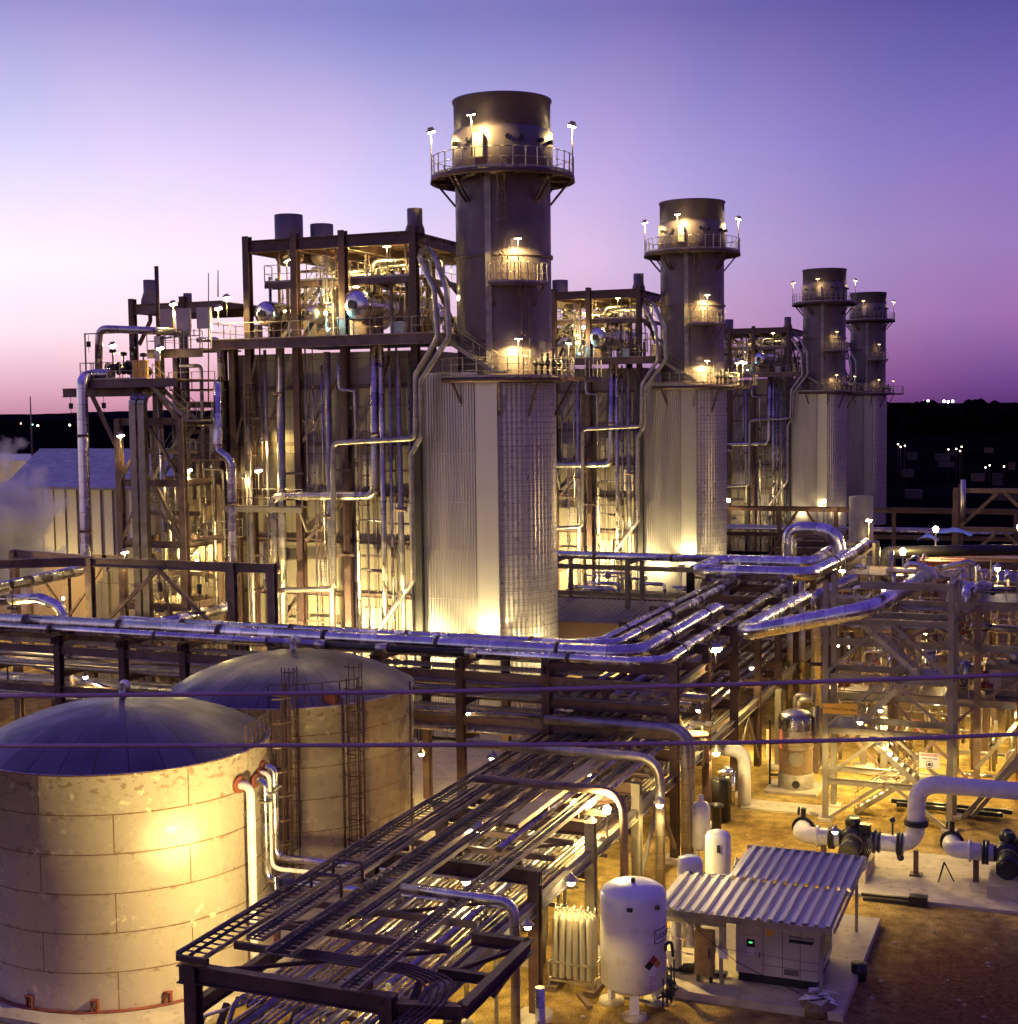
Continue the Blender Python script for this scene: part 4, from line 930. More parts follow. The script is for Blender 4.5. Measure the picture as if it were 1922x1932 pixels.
for i, (y, r) in enumerate(((102.0, .26), (102.9, .2), (103.6, .16))):
    pipe([(-37.5, y, 8.9), (-19.5, y, 8.9), (-18, y+.8, 8.9), (-18, y+14, 8.9)], r, 'jacket_bright', ('thickest', 'middle', 'thinnest')[i]+' of three silver pipes crossing between the first two stacks', n=14, clamps=6, bend=1.2)

# ================================================================ MAIN RACK
RXL, RXR = -22.3, -16.35
mk = thing('pipe_rack', ((RXL+RXR)/2, 60, 0), 'long dark pipe rack running from the foreground away to the right', 'pipe rack')
Ys = [32.1, 42.75, 48.5, 54.3, 60.1, 65.9, 71.7, 77.5, 83.3, 89.1, 95, 101, 107, 113, 119, 125]
for i, y in enumerate(Ys):
    top = 5.0 if y < 59 else 8.8
    for x in (RXL, RXR):
        c_ = MB().ibeam((x, y, .15), (x, y, top), .36, .4, (0, 1, 0), .035); c_.build('column', 'steel_dark' if y < 46 or y > 59 else 'steel_grey', mk)
        if y < 75: MB().lathe((x, y, 0), [(.55, 0), (.55, .22), (.02, .24)], 16).build('footing', 'concrete', mk)
    bm = MB().ibeam((RXL-.3, y, 4.75), (RXR+.2, y, 4.75), .3, .5, UP, .04).ibeam((RXL, y, 3.1), (RXR, y, 3.1), .25, .4, UP, .04)
    if top > 6: bm.ibeam((RXL, y, 8.55), (RXR, y, 8.55), .3, .5, UP, .04).ibeam((RXL, y, 6.7), (RXR, y, 6.7), .25, .4, UP, .04)
    bm.build('crossbeam', 'steel_dark', mk)
    if i < len(Ys)-1:
        y2 = Ys[i+1]
        for x in (RXL, RXR):
            MB().ibeam((x, y+.2, 3.75), (x, y2-.2, 3.75), .26, .42, UP, .035).build('long_beam', 'steel_dark' if x == RXL else 'steel_grey', mk)
            if top > 6: MB().ibeam((x, y+.2, 7.7), (x, y2-.2, 7.7), .24, .36, UP).build('long_beam', 'steel_dark', mk)
for y in (54.3, 71.7): 
    for s_ in (1, -1): MB().beam((RXR+.05, y+3*s_+2.9, .4), (RXR+.05, y+2.9, 3.5), .15).build('brace', 'steel_grey', mk)
for y in (34.2, 36.0, 38.0, 40.4, 44.7, 46.6, 50.4, 52.4, 56.2, 58.1):
    MB().beam((RXL, y, 4.78), (RXR, y, 4.78), .14, .2, UP).beam((RXL, y, 3.18), (RXR, y, 3.18), .1, .14, UP).build('tie_beam', 'steel_frame', mk)
for y0, y1 in ((32.3, 36), (36, 40.4), (42.9, 46.6), (48.7, 52.4)):
    MB().beam((RXL+.1, y0, 4.72), (RXR-.1, y1, 4.72), .1, .1).build('plan_brace', 'steel_dark', mk)
# near end cantilever and knees
MB().ibeam((RXL-.45, 32.1, 4.7), (RXL, 32.1, 4.7), .3, .5, UP).build('cantilever', 'steel_dark', mk)
MB().beam((RXL-.05, 33.8, 3.2), (RXL-.05, 32.2, 1.4), .16).build('knee_brace', 'steel_dark', mk); MB().beam((RXR, 32.3, 3.4), (RXR, 34, 4.6), .16).build('knee_brace', 'steel_dark', mk)
for x0 in (-21.0, -19.6): MB().beam((x0-.6, 33.5, 1.2), (x0, 33.5, 3.2), .14).build('knee_brace', 'steel_dark', mk)
# side bracket frame carrying bent cables at the near right end
sbk = thing('bracket_frame', (-15.4, 35, 3.5), 'dark sideways bracket frame hung off the near end of the pipe rack', 'frame')
mb = MB(); mb.ibeam((-16.2, 32.2, 4.62), (-14.5, 32.6, 4.62), .28, .36, UP); mb.ibeam((-14.5, 32.6, 4.62), (-14.5, 37.5, 4.62), .28, .36, UP); mb.ibeam((-14.5, 37.4, 4.62), (-16.3, 37.4, 4.62), .28, .36, UP); mb.ibeam((-16.2, 34.8, 4.6), (-14.5, 34.8, 4.6), .2, .28, UP)
mb.beam((-16.3, 34.0, 4.6), (-14.7, 37.2, 4.6), .12, .12); mb.build('frame_beams', 'steel_dark', sbk)
mb = MB(); mb.beam((-14.55, 37.3, 4.5), (-15.6, 37.3, 3.0), .14); mb.beam((-14.55, 33, 4.5), (-16.1, 33, 2.8), .14); mb.build('knee_brace', 'steel_dark', sbk)
for i in range(5):
    e = i*.28
    pipe([(-20.5, 33.4+e*.5, 5.05), (-16.6, 33.4+e*.5, 5.05), (-15.7+e*.55, 33.1+e*.4, 5.0), (-15.55+e*.55, 32.4, 4.8), (-16.1+e*.6, 31.2, 4.4), (-16.2+e*.6, 31.0, 3.0)], .036, 'steel_dark', 'thick cable bending over the bracket frame at the near end of the rack', 'bent cables at the bracket frame', 8, .7, name='cable', cat='cable')
# cable trays on top
def tray(x0, x1, y0, y1, z, mat, label, rung=.34, rail=.13, solid=False):
    t = thing('cable_tray', ((x0+x1)/2, y0, z), label, 'cable tray')
    mb = MB(); mb.beam((x0, y0, z+rail/2), (x0, y1, z+rail/2), .045, rail, UP); mb.beam((x1, y0, z+rail/2), (x1, y1, z+rail/2), .045, rail, UP); mb.build('side_rail', mat, t)
    mb = MB()
    if solid: mb.box(x0, x1, y0, y1, z+rail, z+rail+.02)
    else:
        for k in range(int((y1-y0)/rung)): mb.box(x0, x1, y0+k*rung, y0+k*rung+.05, z+.015, z+.055)
    mb.build('cover' if solid else 'rungs', mat, t)
    if not solid:
        mb = MB(); rn = random.Random(int(x0*10))
        for k in range(3 if x1-x0 > .5 else 1):
            xx = rn.uniform(x0+.1, x1-.1); pts = [(xx+rn.uniform(-.05, .05), y0+(y1-y0)*j/8, z+.085) for j in range(9)]
            mb.tube(pts, .028, 6, 0)
        mb.build('cable', 'black_rubber', t)
    for yy in Ys:
        if y0 < yy < y1: MB().box(x0-.05, x1+.05, yy-.06, yy+.06, z-.16, z-.003).build('support', 'steel_dark', t)
    return t
tray(-22.75, -21.85, 32.0, 92, 5.2, 'tray_steel', 'wide ladder tray along the left edge of the main rack top')
tray(-21.45, -20.95, 33.5, 88, 5.3, 'tray_steel', 'second ladder tray from the left on the main rack top', .22)
tray(-20.55, -19.75, 33.0, 80, 5.18, 'tray_steel', 'middle ladder tray with open rungs on the main rack top')
tray(-19.3, -18.95, 36.0, 86, 5.35, 'tray_steel', 'narrow tray right of the middle ladder tray', .2)
tray(-18.6, -18.0, 45.5, 57.5, 5.42, 'tray_steel', 'flat covered tray with a smooth lid on the main rack', solid=True)
tray(-17.35, -16.85, 31.4, 70, 5.25, 'tray_steel', 'ladder tray along the right edge of the main rack top', .22)
for i, y in enumerate((38.0, 39.4)):
    mb = MB(); mb.tube([(-21.95, y, 4.9), (-21.95, y, 5.75), (-20.9, y, 5.75), (-20.9, y, 4.9)], .05, 8, .15); solo(mb, 'tray_hoop', 'steel_dark', ('near', 'far')[i]+' of two dark hoops over the left cable trays', 'bracket')
tt = MB(); tt.beam((-18.9, 59.8, 5.6), (-18.0, 66, 8.2), .04, .14, UP).beam((-18.2, 59.8, 5.6), (-17.3, 66, 8.2), .04, .14, UP).beam((-18.9, 54, 5.6), (-18.9, 59.8, 5.6), .04, .14, UP).beam((-18.2, 54, 5.6), (-18.2, 59.8, 5.6), .04, .14, UP)
for k in range(22): f = k/22; tt.beam(V((-18.9, 59.8, 5.6)).lerp(V((-18.0, 66, 8.2)), f), V((-18.2, 59.8, 5.6)).lerp(V((-17.3, 66, 8.2)), f), .03)
solo(tt, 'cable_tray', 'tray_steel', 'ladder tray climbing from the rack top to the upper level', 'cable tray')
# pipes on the lower tiers
rnd = random.Random(77)
for i in range(26):
    x = -21.9+i*.21; r = rnd.choice((.05, .06, .08, .11)); y0 = rnd.choice((31.0, 30.2, 33.5, 32.0, 36)); y1 = rnd.uniform(70, 110)
    p = [(x, y1, 3.32+r), (x, y0, 3.32+r)]
    if i % 3 == 0: p += [(x, y0-.3, 3.0), (x, y0-.3, .8)]
    elif i % 3 == 1: p += [(x-rnd.uniform(.5, 1.5), y0-.2, 3.0), (x-rnd.uniform(1, 2), y0-.4, 1.6)]
    pipe(p, r, rnd.choice(('jacket_dull', 'jacket', 'jacket', 'jacket_small', 'steel_frame')), 'slim silver pipe running along the lower tier of the main rack', 'lower tier rack pipes', 10)
for i in range(9):
    x = -21.7+i*.6; r = rnd.choice((.06, .09, .12)); pipe([(x, rnd.uniform(40, 52), 5.02+r), (x, rnd.uniform(95, 120), 5.02+r)], r, rnd.choice(('jacket_dull', 'jacket', 'steel_frame')), 'slim pipe running between the trays on top of the main rack', 'upper tier rack pipes', 10)
for i in range(9):
    x = -21.8+i*.62; r = rnd.choice((.08, .12, .16)); pipe([(x, 60.5, 6.92+r), (x, 123, 6.92+r)], r, rnd.choice(('jacket_dull', 'jacket', 'steel_frame')), 'pipe on the dark upper shelf of the main rack beyond the corner', 'upper shelf rack pipes', 10)
# pipes that cross the rack and turn down on its right side
for i, (y, r, x0, z, m_) in enumerate(((54.9, .2, -24, 5.9, 'jacket_dull'), (59.0, .22, -22, 6.2, 'jacket_dull'), (59.9, .17, -21, 6.1, 'jacket_dull'), (50.0, .16, -21.5, 5.8, 'steel_frame'))):
    pipe([(x0, y, z), (-15.55, y, z), (-15.55, y, .1)], r, m_, ('silver pipe crossing the rack and bending down by the third post', 'thickest pipe hooping down on the right of the rack near the tall posts', 'pipe hooping down just behind the thickest hoop', 'pipe crossing the rack and dropping beside the bright lamp')[i], n=14, bend=1.0)
pipe([(-19.0, 38.3, 5.5), (-15.3, 38.3, 5.5), (-15.3, 38.3, .45), (-14.9, 39.3, .45), (-14.9, 39.3, 2.6)], .15, 'jacket_small', 'U-shaped pipe drop beside the near right-hand post', n=12, bend=.5)
mb = MB(); mb.box(-15.35, -14.85, 38.7, 39.6, 1.2, 1.6); mb.box(-15.1, -15.0, 38.3, 39.8, 1.3, 1.45); solo(mb, 'pipe_clamp_box', 'steel_grey', 'grey clamp box inside the U-shaped pipe drop', 'bracket')
# ================================================================ STORAGE TANKS
def tank(cx, cy, R, H, label, seed):
    t = thing('storage_tank', (cx, cy, .18), label, 'tank', 'domed storage tanks')
    n = 96
    MB().lathe((cx, cy, .18), [(R, 0), (R, H), (R+.05, H), (R+.06, H+.06), (R, H+.07)], n, arc=True).build('shell', 'tank_shell', t)
    dome = [(R*math.cos(a)+0, H+.05+1.5*math.sin(a)) for a in [PI/2*k/10 for k in range(11)]]
    dome = [(R*(1-k/12), H+.06+1.45*(1-(1-k/12)**2)**.9) for k in range(12)]+[(.12, H+1.52)]
    dome[0] = (R, H+.06)
    d = MB().lathe((cx, cy, .18), dome, 84).build('roof', 'dome_roof', t)
    mb = MB(); mb.cyl((cx, cy, .18+H+1.4), (cx, cy, .18+H+1.85), .11, n=10); mb.tube([(cx, cy, .18+H+1.8), (cx, cy, .18+H+2.15), (cx+.35, cy-.1, .18+H+2.15), (cx+.35, cy-.1, .18+H+1.9)], .1, 10, .15); mb.build('roof_vent', 'dull_alum', t)
    mb = MB().lathe((cx, cy, .18), [(R, 0), (R+.14, 0), (R+.14, .05), (R, .06)], n)
    mb.build('base_ring', 'rust_red', t)
    for k in range(14):
        a = 2*PI*k/14+.2; dd = V((math.cos(a), math.sin(a), 0)); c = V((cx, cy, .18))+dd*R
        s_ = V((-dd.y, dd.x, 0)); mb = MB(); mb.beam(c+dd*.02+s_*.1+UP*.0, c+dd*.02+s_*.1+UP*.42, .05, .18); mb.beam(c+dd*.02-s_*.1, c+dd*.02-s_*.1+UP*.42, .05, .18); mb.beam(c+dd*.08+UP*.42, c+dd*.08+UP*.46, .26, .2)
        mb.build('anchor_chair', 'rust_red', t)
    return t
nr = un(250, 1905, z=.18); dr = (V((nr.x, nr.y, 0))).normalized(); TR = 5.25
T1 = V((nr.x, nr.y, 0))+dr*TR
nq = un(556, 1336, z=8.0); dq = V((nq.x, nq.y, 0)).normalized(); T2 = V((nq.x, nq.y, 0))+dq*TR
t1 = tank(T1.x, T1.y, TR, 7.95, 'nearest cream storage tank with purple dome, brightly lit by a floodlight', 1)
t2 = tank(T2.x, T2.y, TR, 7.75, 'rear shaded storage tank with dome and caged ladders', 2)
slab('tank_pad', T2.x-6, T2.x+6, T2.y-6, T2.y+6, .17)
def shell_pt(T, s_, z, off=0):
    d = V((T.x, T.y, 0)).normalized(); r = V((-d.y, d.x, 0))*-1
    k = math.sqrt(1-s_*s_); q = r*s_-d*k
    return V((T.x, T.y, z))+q*(TR+off), q, V((-q.y, q.x, 0))
for i, s_ in enumerate((-.03, .43)):
    p, o_, sd = shell_pt(T2, s_, .2, .22)
    MB().ladder(p, 8.9, sd, out=o_, w=.5).build('caged_ladder', 'steel_dark', t2)
for s_ in (-.1, .36, .52, .92):
    p, o_, sd = shell_pt(T2, s_, .2, .14); MB().cyl(p, p+UP*8.1, .05, n=7).build('conduit', 'steel_dark', t2)
p, o_, sd = shell_pt(T2, .3, 7.95, -.3); MB().box(p.x-.3, p.x+.3, p.y-.2, p.y+.2, 8.0, 8.5).build('hatch', 'rust_red', t2)
# roof-edge guard rail on both tanks
for t_, T, s0, s1 in ((t1, T1, .80, .99), (t2, T2, -.2, .5)):
    pts = [shell_pt(T, s0+(s1-s0)*k/5, 8.05 if t_ is t1 else 7.95, -.08)[0] for k in range(6)]
    MB().rail(pts, h=1.0, sp=.9).build('guard_rail', 'steel_dark', t_)
p, o_, sd = shell_pt(T1, .97, .2, .22); MB().ladder(p, 8.9, sd, out=o_, w=.5).build('caged_ladder', 'steel_dark', t1)
# nozzle pipes on the near tank
for i, (x, y0, y1, r) in enumerate(((463, 1462, 1735, .15),)):
    a_ = un(452, 1462, Y=T1.y-2.2); pt, o_, sd = shell_pt(T1, .72, 7.1); q = pt+o_*.55
    pipe([pt-o_*.1, q, (q.x, q.y, .4), (q.x+.5, q.y-.5, .35)], r, 'pale_pipe_paint', 'white pipe dropping down the front of the near tank from a nozzle', n=14, bend=.35)
    MB().cyl(pt, pt+o_*.12, .3, n=14).build('nozzle_flange', 'rust_red', t1)
for i, (s_, r, z, zz) in enumerate(((.835, .13, 7.0, 3.45), (.868, .08, 7.2, 3.75), (.905, .13, 7.3, 4.0))):
    pt, o_, sd = shell_pt(T1, s_, z); q = pt+o_*.45
    MB().cyl(pt, pt+o_*.12, r*1.9, n=12).build('nozzle_flange', 'rust_red', t1)
    MB().box(q.x-.2, q.x+.2, q.y-.2, q.y+.2, z-.75, z-.68).build('pipe_bracket', 'steel_grey', t1)
    xe = (-17.3, -20.8, -18.6)[i]
    pipe([pt-o_*.1, q, (q.x, q.y, zz), (xe, q.y+.3, zz), (xe, q.y+.3, zz-2.4)], r, ('jacket_bright', 'pale_pipe_paint', 'jacket_bright')[i], ('outer', 'thin middle', 'inner')[i]+' of three pipes from the near tank crossing to the rack', n=14, bend=.4)
# things at the rack foot
for i, (x, y, lab) in enumerate(((-17.2, 33.6, 'dark blue drum with white label standing under the near end of the rack'), )):
    d = thing('drum', (x, y, 0), lab, 'drum')
    MB().lathe((x, y, 0), [(.02, .02), (.38, .02), (.38, .38), (.395, .4), (.38, .42), (.38, .72), (.395, .74), (.38, .76), (.38, 1.15), (.4, 1.17), (.36, 1.18), (.02, 1.14)], 28).build('body', 'blue_paint', d)
    tl = -V((x, y, 0)).normalized(); sd = V((-tl.y, tl.x, 0)); c_ = V((x, y, 0))+tl*.385
    mb = MB().beam(c_-sd*.13+UP*.8, c_+sd*.13+UP*.8, .012, .26, UP); mb.build('paper_label', 'sign_white', d)
    mb = MB(); q = c_+tl*.008; mb.add([q+UP*.72, q+sd*.05+UP*.78, q+UP*.84, q-sd*.05+UP*.78], [(0, 1, 2, 3)]); mb.build('hazard_mark', 'ink_black', d)
    mb = MB().box(x-.55, x+.55, y-.45, y+.45, -.05, .015); solo(mb, 'pallet', 'wood', 'low wooden pallet under the dark blue drum', 'pallet')
bn = thing('waste_bin', (-20.0, 36.8, 0), 'low dark bin with a red can in it under the rack', 'bin')
MB().lathe((-20.0, 36.8, 0), [(.02, .02), (.75, .02), (.85, .7), (.82, .7), (.72, .08), (.02, .08)], 24).build('tub', 'black_rubber', bn)
mb = MB().box(-20.2, -19.8, 36.2, 36.5, .5, .95); solo(mb, 'red_can', 'rust_red', 'small red can standing by the dark bin under the rack', 'can')
mb = MB()
for i in range(5): a = i*1.3; mb.box(-25.0+.3*math.cos(a)-.35, -25.0+.3*math.cos(a)+.35, 35.0+.3*math.sin(a)-.25, 35.0+.3*math.sin(a)+.25, .0, .2+.06*i)
solo(mb, 'tarp_heap', 'sign_white', 'crumpled pale tarp heap at the foot of the near tank', 'tarp')
pipe([(-25.6, 33.5, .2), (-25.6, 33.5, 1.5), (-23.0, 34.4, 1.5), (-23.0, 34.4, .3)], .09, 'jacket_bright', 'low silver pipe loop on the ground by the near tank foot', n=12)
# equipment below the rack: small pumps and posts (gaps seen between the beams)
for i, (x, y) in enumerate(((-20.5, 45), (-18.3, 47), (-19.8, 51), (-18.2, 40.5), (-20.9, 41.5))):
    t = thing('small_pump', (x, y, 0), 'small pump skid half hidden beneath the main rack', 'pump', 'pump skids under the rack')
    mb = MB().box(x-.5, x+.5, y-.3, y+.3, 0, .25); mb.build('plinth', 'concrete', t)
    MB().cyl((x-.4, y, .5), (x+.15, y, .5), .2, n=14).build('motor', 'dark_machine', t); mb = MB().ball((x+.35, y, .5), .22).cyl((x+.35, y, .5), (x+.35, y, 1.4), .08, n=10); mb.build('volute', 'steel_grey', t)
    pipe([(x+.35, y, 1.35), (x+.35, y, 2.6), (x+.35, y+1.2, 2.6)], .08, 'jacket_bright', 'short silver riser pipe on a small pump under the rack', 'risers on small pumps')
rnd = random.Random(42)
for i in range(16):
    x = rnd.uniform(-21.8, -17); y = rnd.uniform(34, 56); mb = MB(); mb.beam((x, y, 0), (x, y, 3.0), .1); mb.beam((x, y, 2.2), (x+.8, y, 2.2), .08)
    solo(mb, 'pipe_stanchion', 'steel_grey', 'thin steel stanchion standing under the main rack', 'post', 'stanchions under the rack')

# ================================================================ WHITE LIQUID TANK
wc = un(1193, 1905, z=.15); wc = V((wc.x-.1, wc.y+.55, 0)); WR = 1.1
wt = thing('gas_vessel', (wc.x, wc.y, 0), 'large upright white vessel on legs with a hazard diamond', 'vessel')
WB, WT_ = .85, 3.92
MB().lathe((wc.x, wc.y, 0), [(.02, WB-.22), (.5, WB-.19), (.9, WB-.09), (WR, WB+.1), (WR, WT_), (WR*.93, WT_+.16), (WR*.72, WT_+.3), (WR*.4, WT_+.39), (.02, WT_+.42)], 64).build('shell', 'white_paint', wt)
for k in range(3):
    a = 2*PI*k/3-1.25; c_ = wc+V((.85*math.cos(a), .85*math.sin(a), 0))
    MB().beam(c_+UP*.12, c_+UP*1.2, .30, .12, (math.cos(a), math.sin(a), 0)).build('leg', 'white_paint', wt)
    MB().lathe((c_.x, c_.y, 0), [(.42, 0), (.42, .12), (.02, .13)], 20).build('leg_footing', 'concrete', wt)
tl = -V((wc.x, wc.y, 0)).normalized(); sd = V((-tl.y, tl.x, 0))
if sd.dot(RT) < 0: sd = -sd
def wpt(ang, z, off=.006): return wc+(tl*math.cos(ang)+sd*math.sin(ang))*(WR+off)+UP*z
def wrapped(name, mat, a0, a1, z0, z1, off=.008, n=10):
    mb = MB(); vs = []
    for k in range(n+1):
        for o_ in (off, off+.004):
            for z in (z0, z1): vs.append(wpt(a0+(a1-a0)*k/n, z, o_))
    fs = []
    for k in range(n): b_ = k*4; fs += [(b_+2, b_+6, b_+7, b_+3), (b_+3, b_+7, b_+5, b_+1), (b_, b_+4, b_+6, b_+2)]
    mb.add(vs, fs); return mb.build(name, mat, wt)
za = 2.72
wrapped('label_border', 'ink_black', .66, 1.72, za-.23, za+.23, .004); wrapped('label_plate', 'white_paint', .69, 1.69, za-.195, za+.195, .010)
def wrap_text(txt, ang0, z, size, mat, name):
    mb = text_mb(txt, size, (0, 0, 0), (1, 0, 0), (0, 0, 1))
    x0 = min(v_[0] for v_ in mb.v)
    mb.v = [tuple(wpt(ang0+(x-x0)/WR, z+zz, .016-y)) for x, y, zz in mb.v]
    return mb.build(name, mat, wt)
wrap_text('LIQUID NITROGEN', .74, za, .26, 'ink_black', 'lettering')
# hazard diamond: four coloured quarters
dc_, dz, dr_ = .62, 1.82, .33
def dia(name, mat, a0, z0):
    mb = MB(); k = dr_/2
    q = [wpt(dc_+(a0+dx)/WR, dz+z0+dz_, .014) for dx, dz_ in ((0, -k), (k, 0), (0, k), (-k, 0))]
    mb.add(q, [(0, 1, 2, 3)]); mb.build(name, mat, wt)
dia('hazard_quarter', 'ink_red', 0, dr_/2); dia('hazard_quarter', 'ink_black', -dr_/2, 0); dia('hazard_quarter', 'ink_orange', dr_/2, 0); dia('hazard_quarter', 'sign_white', 0, -dr_/2)
wrapped('notice', 'sign_white', .42, .68, 1.0, 1.5)
tm = MB()
for k in range(7): a = wpt(.46, 1.44-k*.07, .015); b_ = wpt(.46+.16+.03*((k*7) % 3), 1.44-k*.07, .015); tm.beam(a, b_, .012, .022, UP)
tm.build('notice_print', 'ink_red', wt)
mb = MB(); q = wpt(1.05, 2.2, .1); mb.tube([q+sd*.0, q+UP*.25+tl*.1, q+UP*.3+sd*.2, q+sd*.25-UP*.2], .05, 8); mb.build('lifting_hook', 'dark_machine', wt)
for a in (-.1, .75): 
    q = wpt(a, 3.72, .02); MB().box(q.x-.09, q.x+.09, q.y-.06, q.y+.06, 3.66, 3.78).build('lug', 'dark_machine', wt)
q = wc+UP*(WT_+.4); MB().cyl(q+tl*.15, q+tl*.15+UP*.16, .07, n=10).build('top_nozzle', 'dark_machine', wt)
vt = MB()
for k in range(6):
    a = .9+k*.12; q = wpt(a, 0, .12+.06*(k % 3)); z0 = .35+.1*(k % 2); vt.cyl(q+UP*z0, q+UP*(1.3+.2*(k % 3)), .028, n=7); vt.ball(q+UP*(.8+.1*k % .4), .07, 8); vt.cyl(q+UP*(.7)+sd*-.12, q+UP*.7+sd*.14, .035, n=8)
vt.beam(wpt(.7, .7, .1), wpt(1.4, .7, .25), .05); vt.build('valve_tree', 'dark_machine', wt)
mb = MB(); mb.beam(wpt(-.4, .62, -.3), wpt(.7, .45, -.3), .09, .06, UP); mb.build('under_beam', 'steel_grey', wt)
# gas cylinder pack
gc = thing('cylinder_pack', (-16.2+.35, 45.6, 0), 'pack of slim pale gas cylinders with looped pigtails on timber blocks', 'gas cylinders')
gx, gy = -15.95, 45.5
for ix in range(6):
    for iy in range(3):
        x = gx-.62+ix*.25; y = gy-.25+iy*.25
        MB().lathe((x, y, .42), [(.02, 0), (.105, .02), (.115, .08), (.115, 2.05), (.09, 2.16), (.035, 2.22), (.035, 2.32), (.02, 2.33)], 14).build('cylinder', 'cylinder_paint', gc)
        if iy != 1: MB().tube([(x, y, 2.72), (x, y, 2.86), (x+.08, y+.1*(1-iy), 2.88), (x+.1, y+.22*(1-iy), 2.72)], .018, 6, .06).build('pigtail', 'dull_alum', gc)
mb = MB()
for z in (.38, 1.0): 
    for yy in (gy-.42, gy+.42): mb.beam((gx-.8, yy, z), (gx+.8, yy, z), .05, .07, UP)
    for xx in (gx-.8, gx+.8): mb.beam((xx, gy-.42, z), (xx, gy+.42, z), .05, .07, UP)
for xx in (gx-.8, gx, gx+.8):
    for yy in (gy-.42, gy+.42): mb.beam((xx, yy, .2), (xx, yy, 1.0 if xx != gx else .4), .05)
mb.build('pack_frame', 'galvanised', gc)
for i, x in enumerate((gx-.7, gx+.7)):
    solo(MB().box(x-.22, x+.22, gy-.6, gy+.6, 0, .2), 'timber_block', 'wood', ('left', 'right')[i]+' timber block under the gas cylinder pack', 'timber')
solo(MB().beam((-14.9, 44.0, .07), (-15.6, 44.9, .07), .16, .12), 'timber_plank', 'wood', 'short plank lying on the dirt between cylinders and white vessel', 'timber')

# ================================================================ COMPRESSOR SHED
sh = thing('compressor_shed', (-10.5, 50, .28), 'open-sided shed with a ribbed silver roof covering a cream compressor', 'shed')
E0, E1 = 46.3, 53.8; Z0_, Z1_ = 2.86, 2.98
def roof_panel(x0, x1, y0, y1):
    zf = lambda y: Z0_+(Z1_-Z0_)*(y-E0)/(E1-E0)
    k = int((x1-x0)/.37); mb = MB(); prof = []
    for i in range(k):
        a = x0+(x1-x0)*i/k; w_ = (x1-x0)/k
        prof += [(a, 0), (a+w_*.42, 0), (a+w_*.52, .13), (a+w_*.88, .13)]
    prof.append((x1, 0))
    vs = [(x, y, zf(y)+h) for x, h in prof for y in (y0, y1)]
    vs += [(x, y, zf(y)+h-.02) for x, h in prof for y in (y0, y1)]
    n = len(prof); mb.add(vs, [(2*i, 2*i+2, 2*i+3, 2*i+1) for i in range(n-1)]+[(2*n+2*i+1, 2*n+2*i+3, 2*n+2*i+2, 2*n+2*i) for i in range(n-1)])
    return mb
roof_panel(-13.4, -7.35, E0, 50.0).build('roof_sheet', 'corrugated_roof', sh)
roof_panel(-11.7, -7.25, 50.12, E1).build('roof_sheet', 'corrugated_roof', sh)
mb = MB(); mb.beam((-13.45, E0-.03, Z0_-.05), (-7.3, E0-.03, Z0_-.05), .05, .22, UP); mb.beam((-7.24, E0, Z0_+.0), (-7.24, E1, Z1_), .04, .2, UP); mb.beam((-11.75, E1, Z1_), (-7.3, E1, Z1_), .05, .2, UP); mb.beam((-13.4, 50.05, 2.86), (-7.3, 50.05, 2.86), .06, .16, UP); mb.build('fascia', 'galvanised', sh)
for x, y, z in ((-7.75, 46.9, 2.82), (-11.15, 46.9, 2.82), (-13.2, 46.9, 2.82), (-7.55, 53.5, 2.9), (-11.5, 53.5, 2.9), (-13.2, 49.8, 2.85)):
    MB().beam((x, y, .28), (x, y, z), .11).build('post', 'galvanised', sh)
mb = MB(); mb.beam((-13.4, 46.9, 2.42), (-11.0, 46.9, 2.42), .08, .26, UP); mb.build('header_channel', 'galvanised', sh)
cp = thing('compressor', (-9.3, 49, .28), 'cream boxy compressor cabinet with a green lit display under the shed roof', 'compressor')
cx0, cx1, cy0, cy1 = -10.75, -7.95, 47.4, 50.4
MB().box(cx0+.08, cx1-.08, cy0+.08, cy1-.08, .28, .62).build('plinth', 'black_rubber', cp)
mb = MB(); mb.box(cx0, cx1, cy0, cy1, .6, 2.45); mb.build('cabinet', 'cabinet_paint', cp)
mb = MB()
for x in (cx0+.95, cx0+1.6, cx0+2.2): mb.box(x-.008, x+.008, cy0-.004, cy0+.01, .62, 2.44)
mb.box(cx0, cx1, cy0-.004, cy0+.01, .95, .965)
mb.build('panel_gap', 'ink_black', cp)
mb = MB(); mb.box(cx0+.12, cx0+.88, cy0-.03, cy0-.004, .66, 1.95); mb.build('door', 'cabinet_paint', cp)
MB().box(cx0+.38, cx0+.66, cy0-.05, cy0-.03, 1.56, 1.82).build('display', 'ink_black', cp); MB().box(cx0+.46, cx0+.58, cy0-.056, cy0-.05, 1.69, 1.73).build('display_readout', 'screen_green', cp)
MB().box(cx0+.4, cx0+.64, cy0-.036, cy0-.03, 1.28, 1.5).build('notice', 'sign_white', cp)
text_mb('INGERSOLL-RAND', .105, ((cx0+cx1)/2+.85, cy0-.012, 2.06), (1, 0, 0), (0, 0, 1)).build('lettering', 'ink_black', cp)
mb = MB(); mb.add([(cx1-.98, cy0-.012, 1.98), (cx1-.98, cy0-.012, 1.86), (cx1-.2, cy0-.012, 1.86), (cx1-.12, cy0-.012, 1.98)], [(0, 1, 2, 3)]); mb.build('stripe', 'ink_black', cp)
for k in range(7): MB().box(cx0+1.65, cx0+2.15, cy0-.012, cy0+.004, .72+k*.03, .735+k*.03).build('louvre', 'ink_black', cp)
MB().box(cx0+.8, cx0+.83, cy0-.05, cy0-.03, 1.2, 1.4).build('door_handle', 'dark_machine', cp); MB().box(cx0+1.05, cx0+1.3, cy0-.006, cy0+.004, 2.0, 2.2).build('warning_plate', 'yellow_banner', cp)
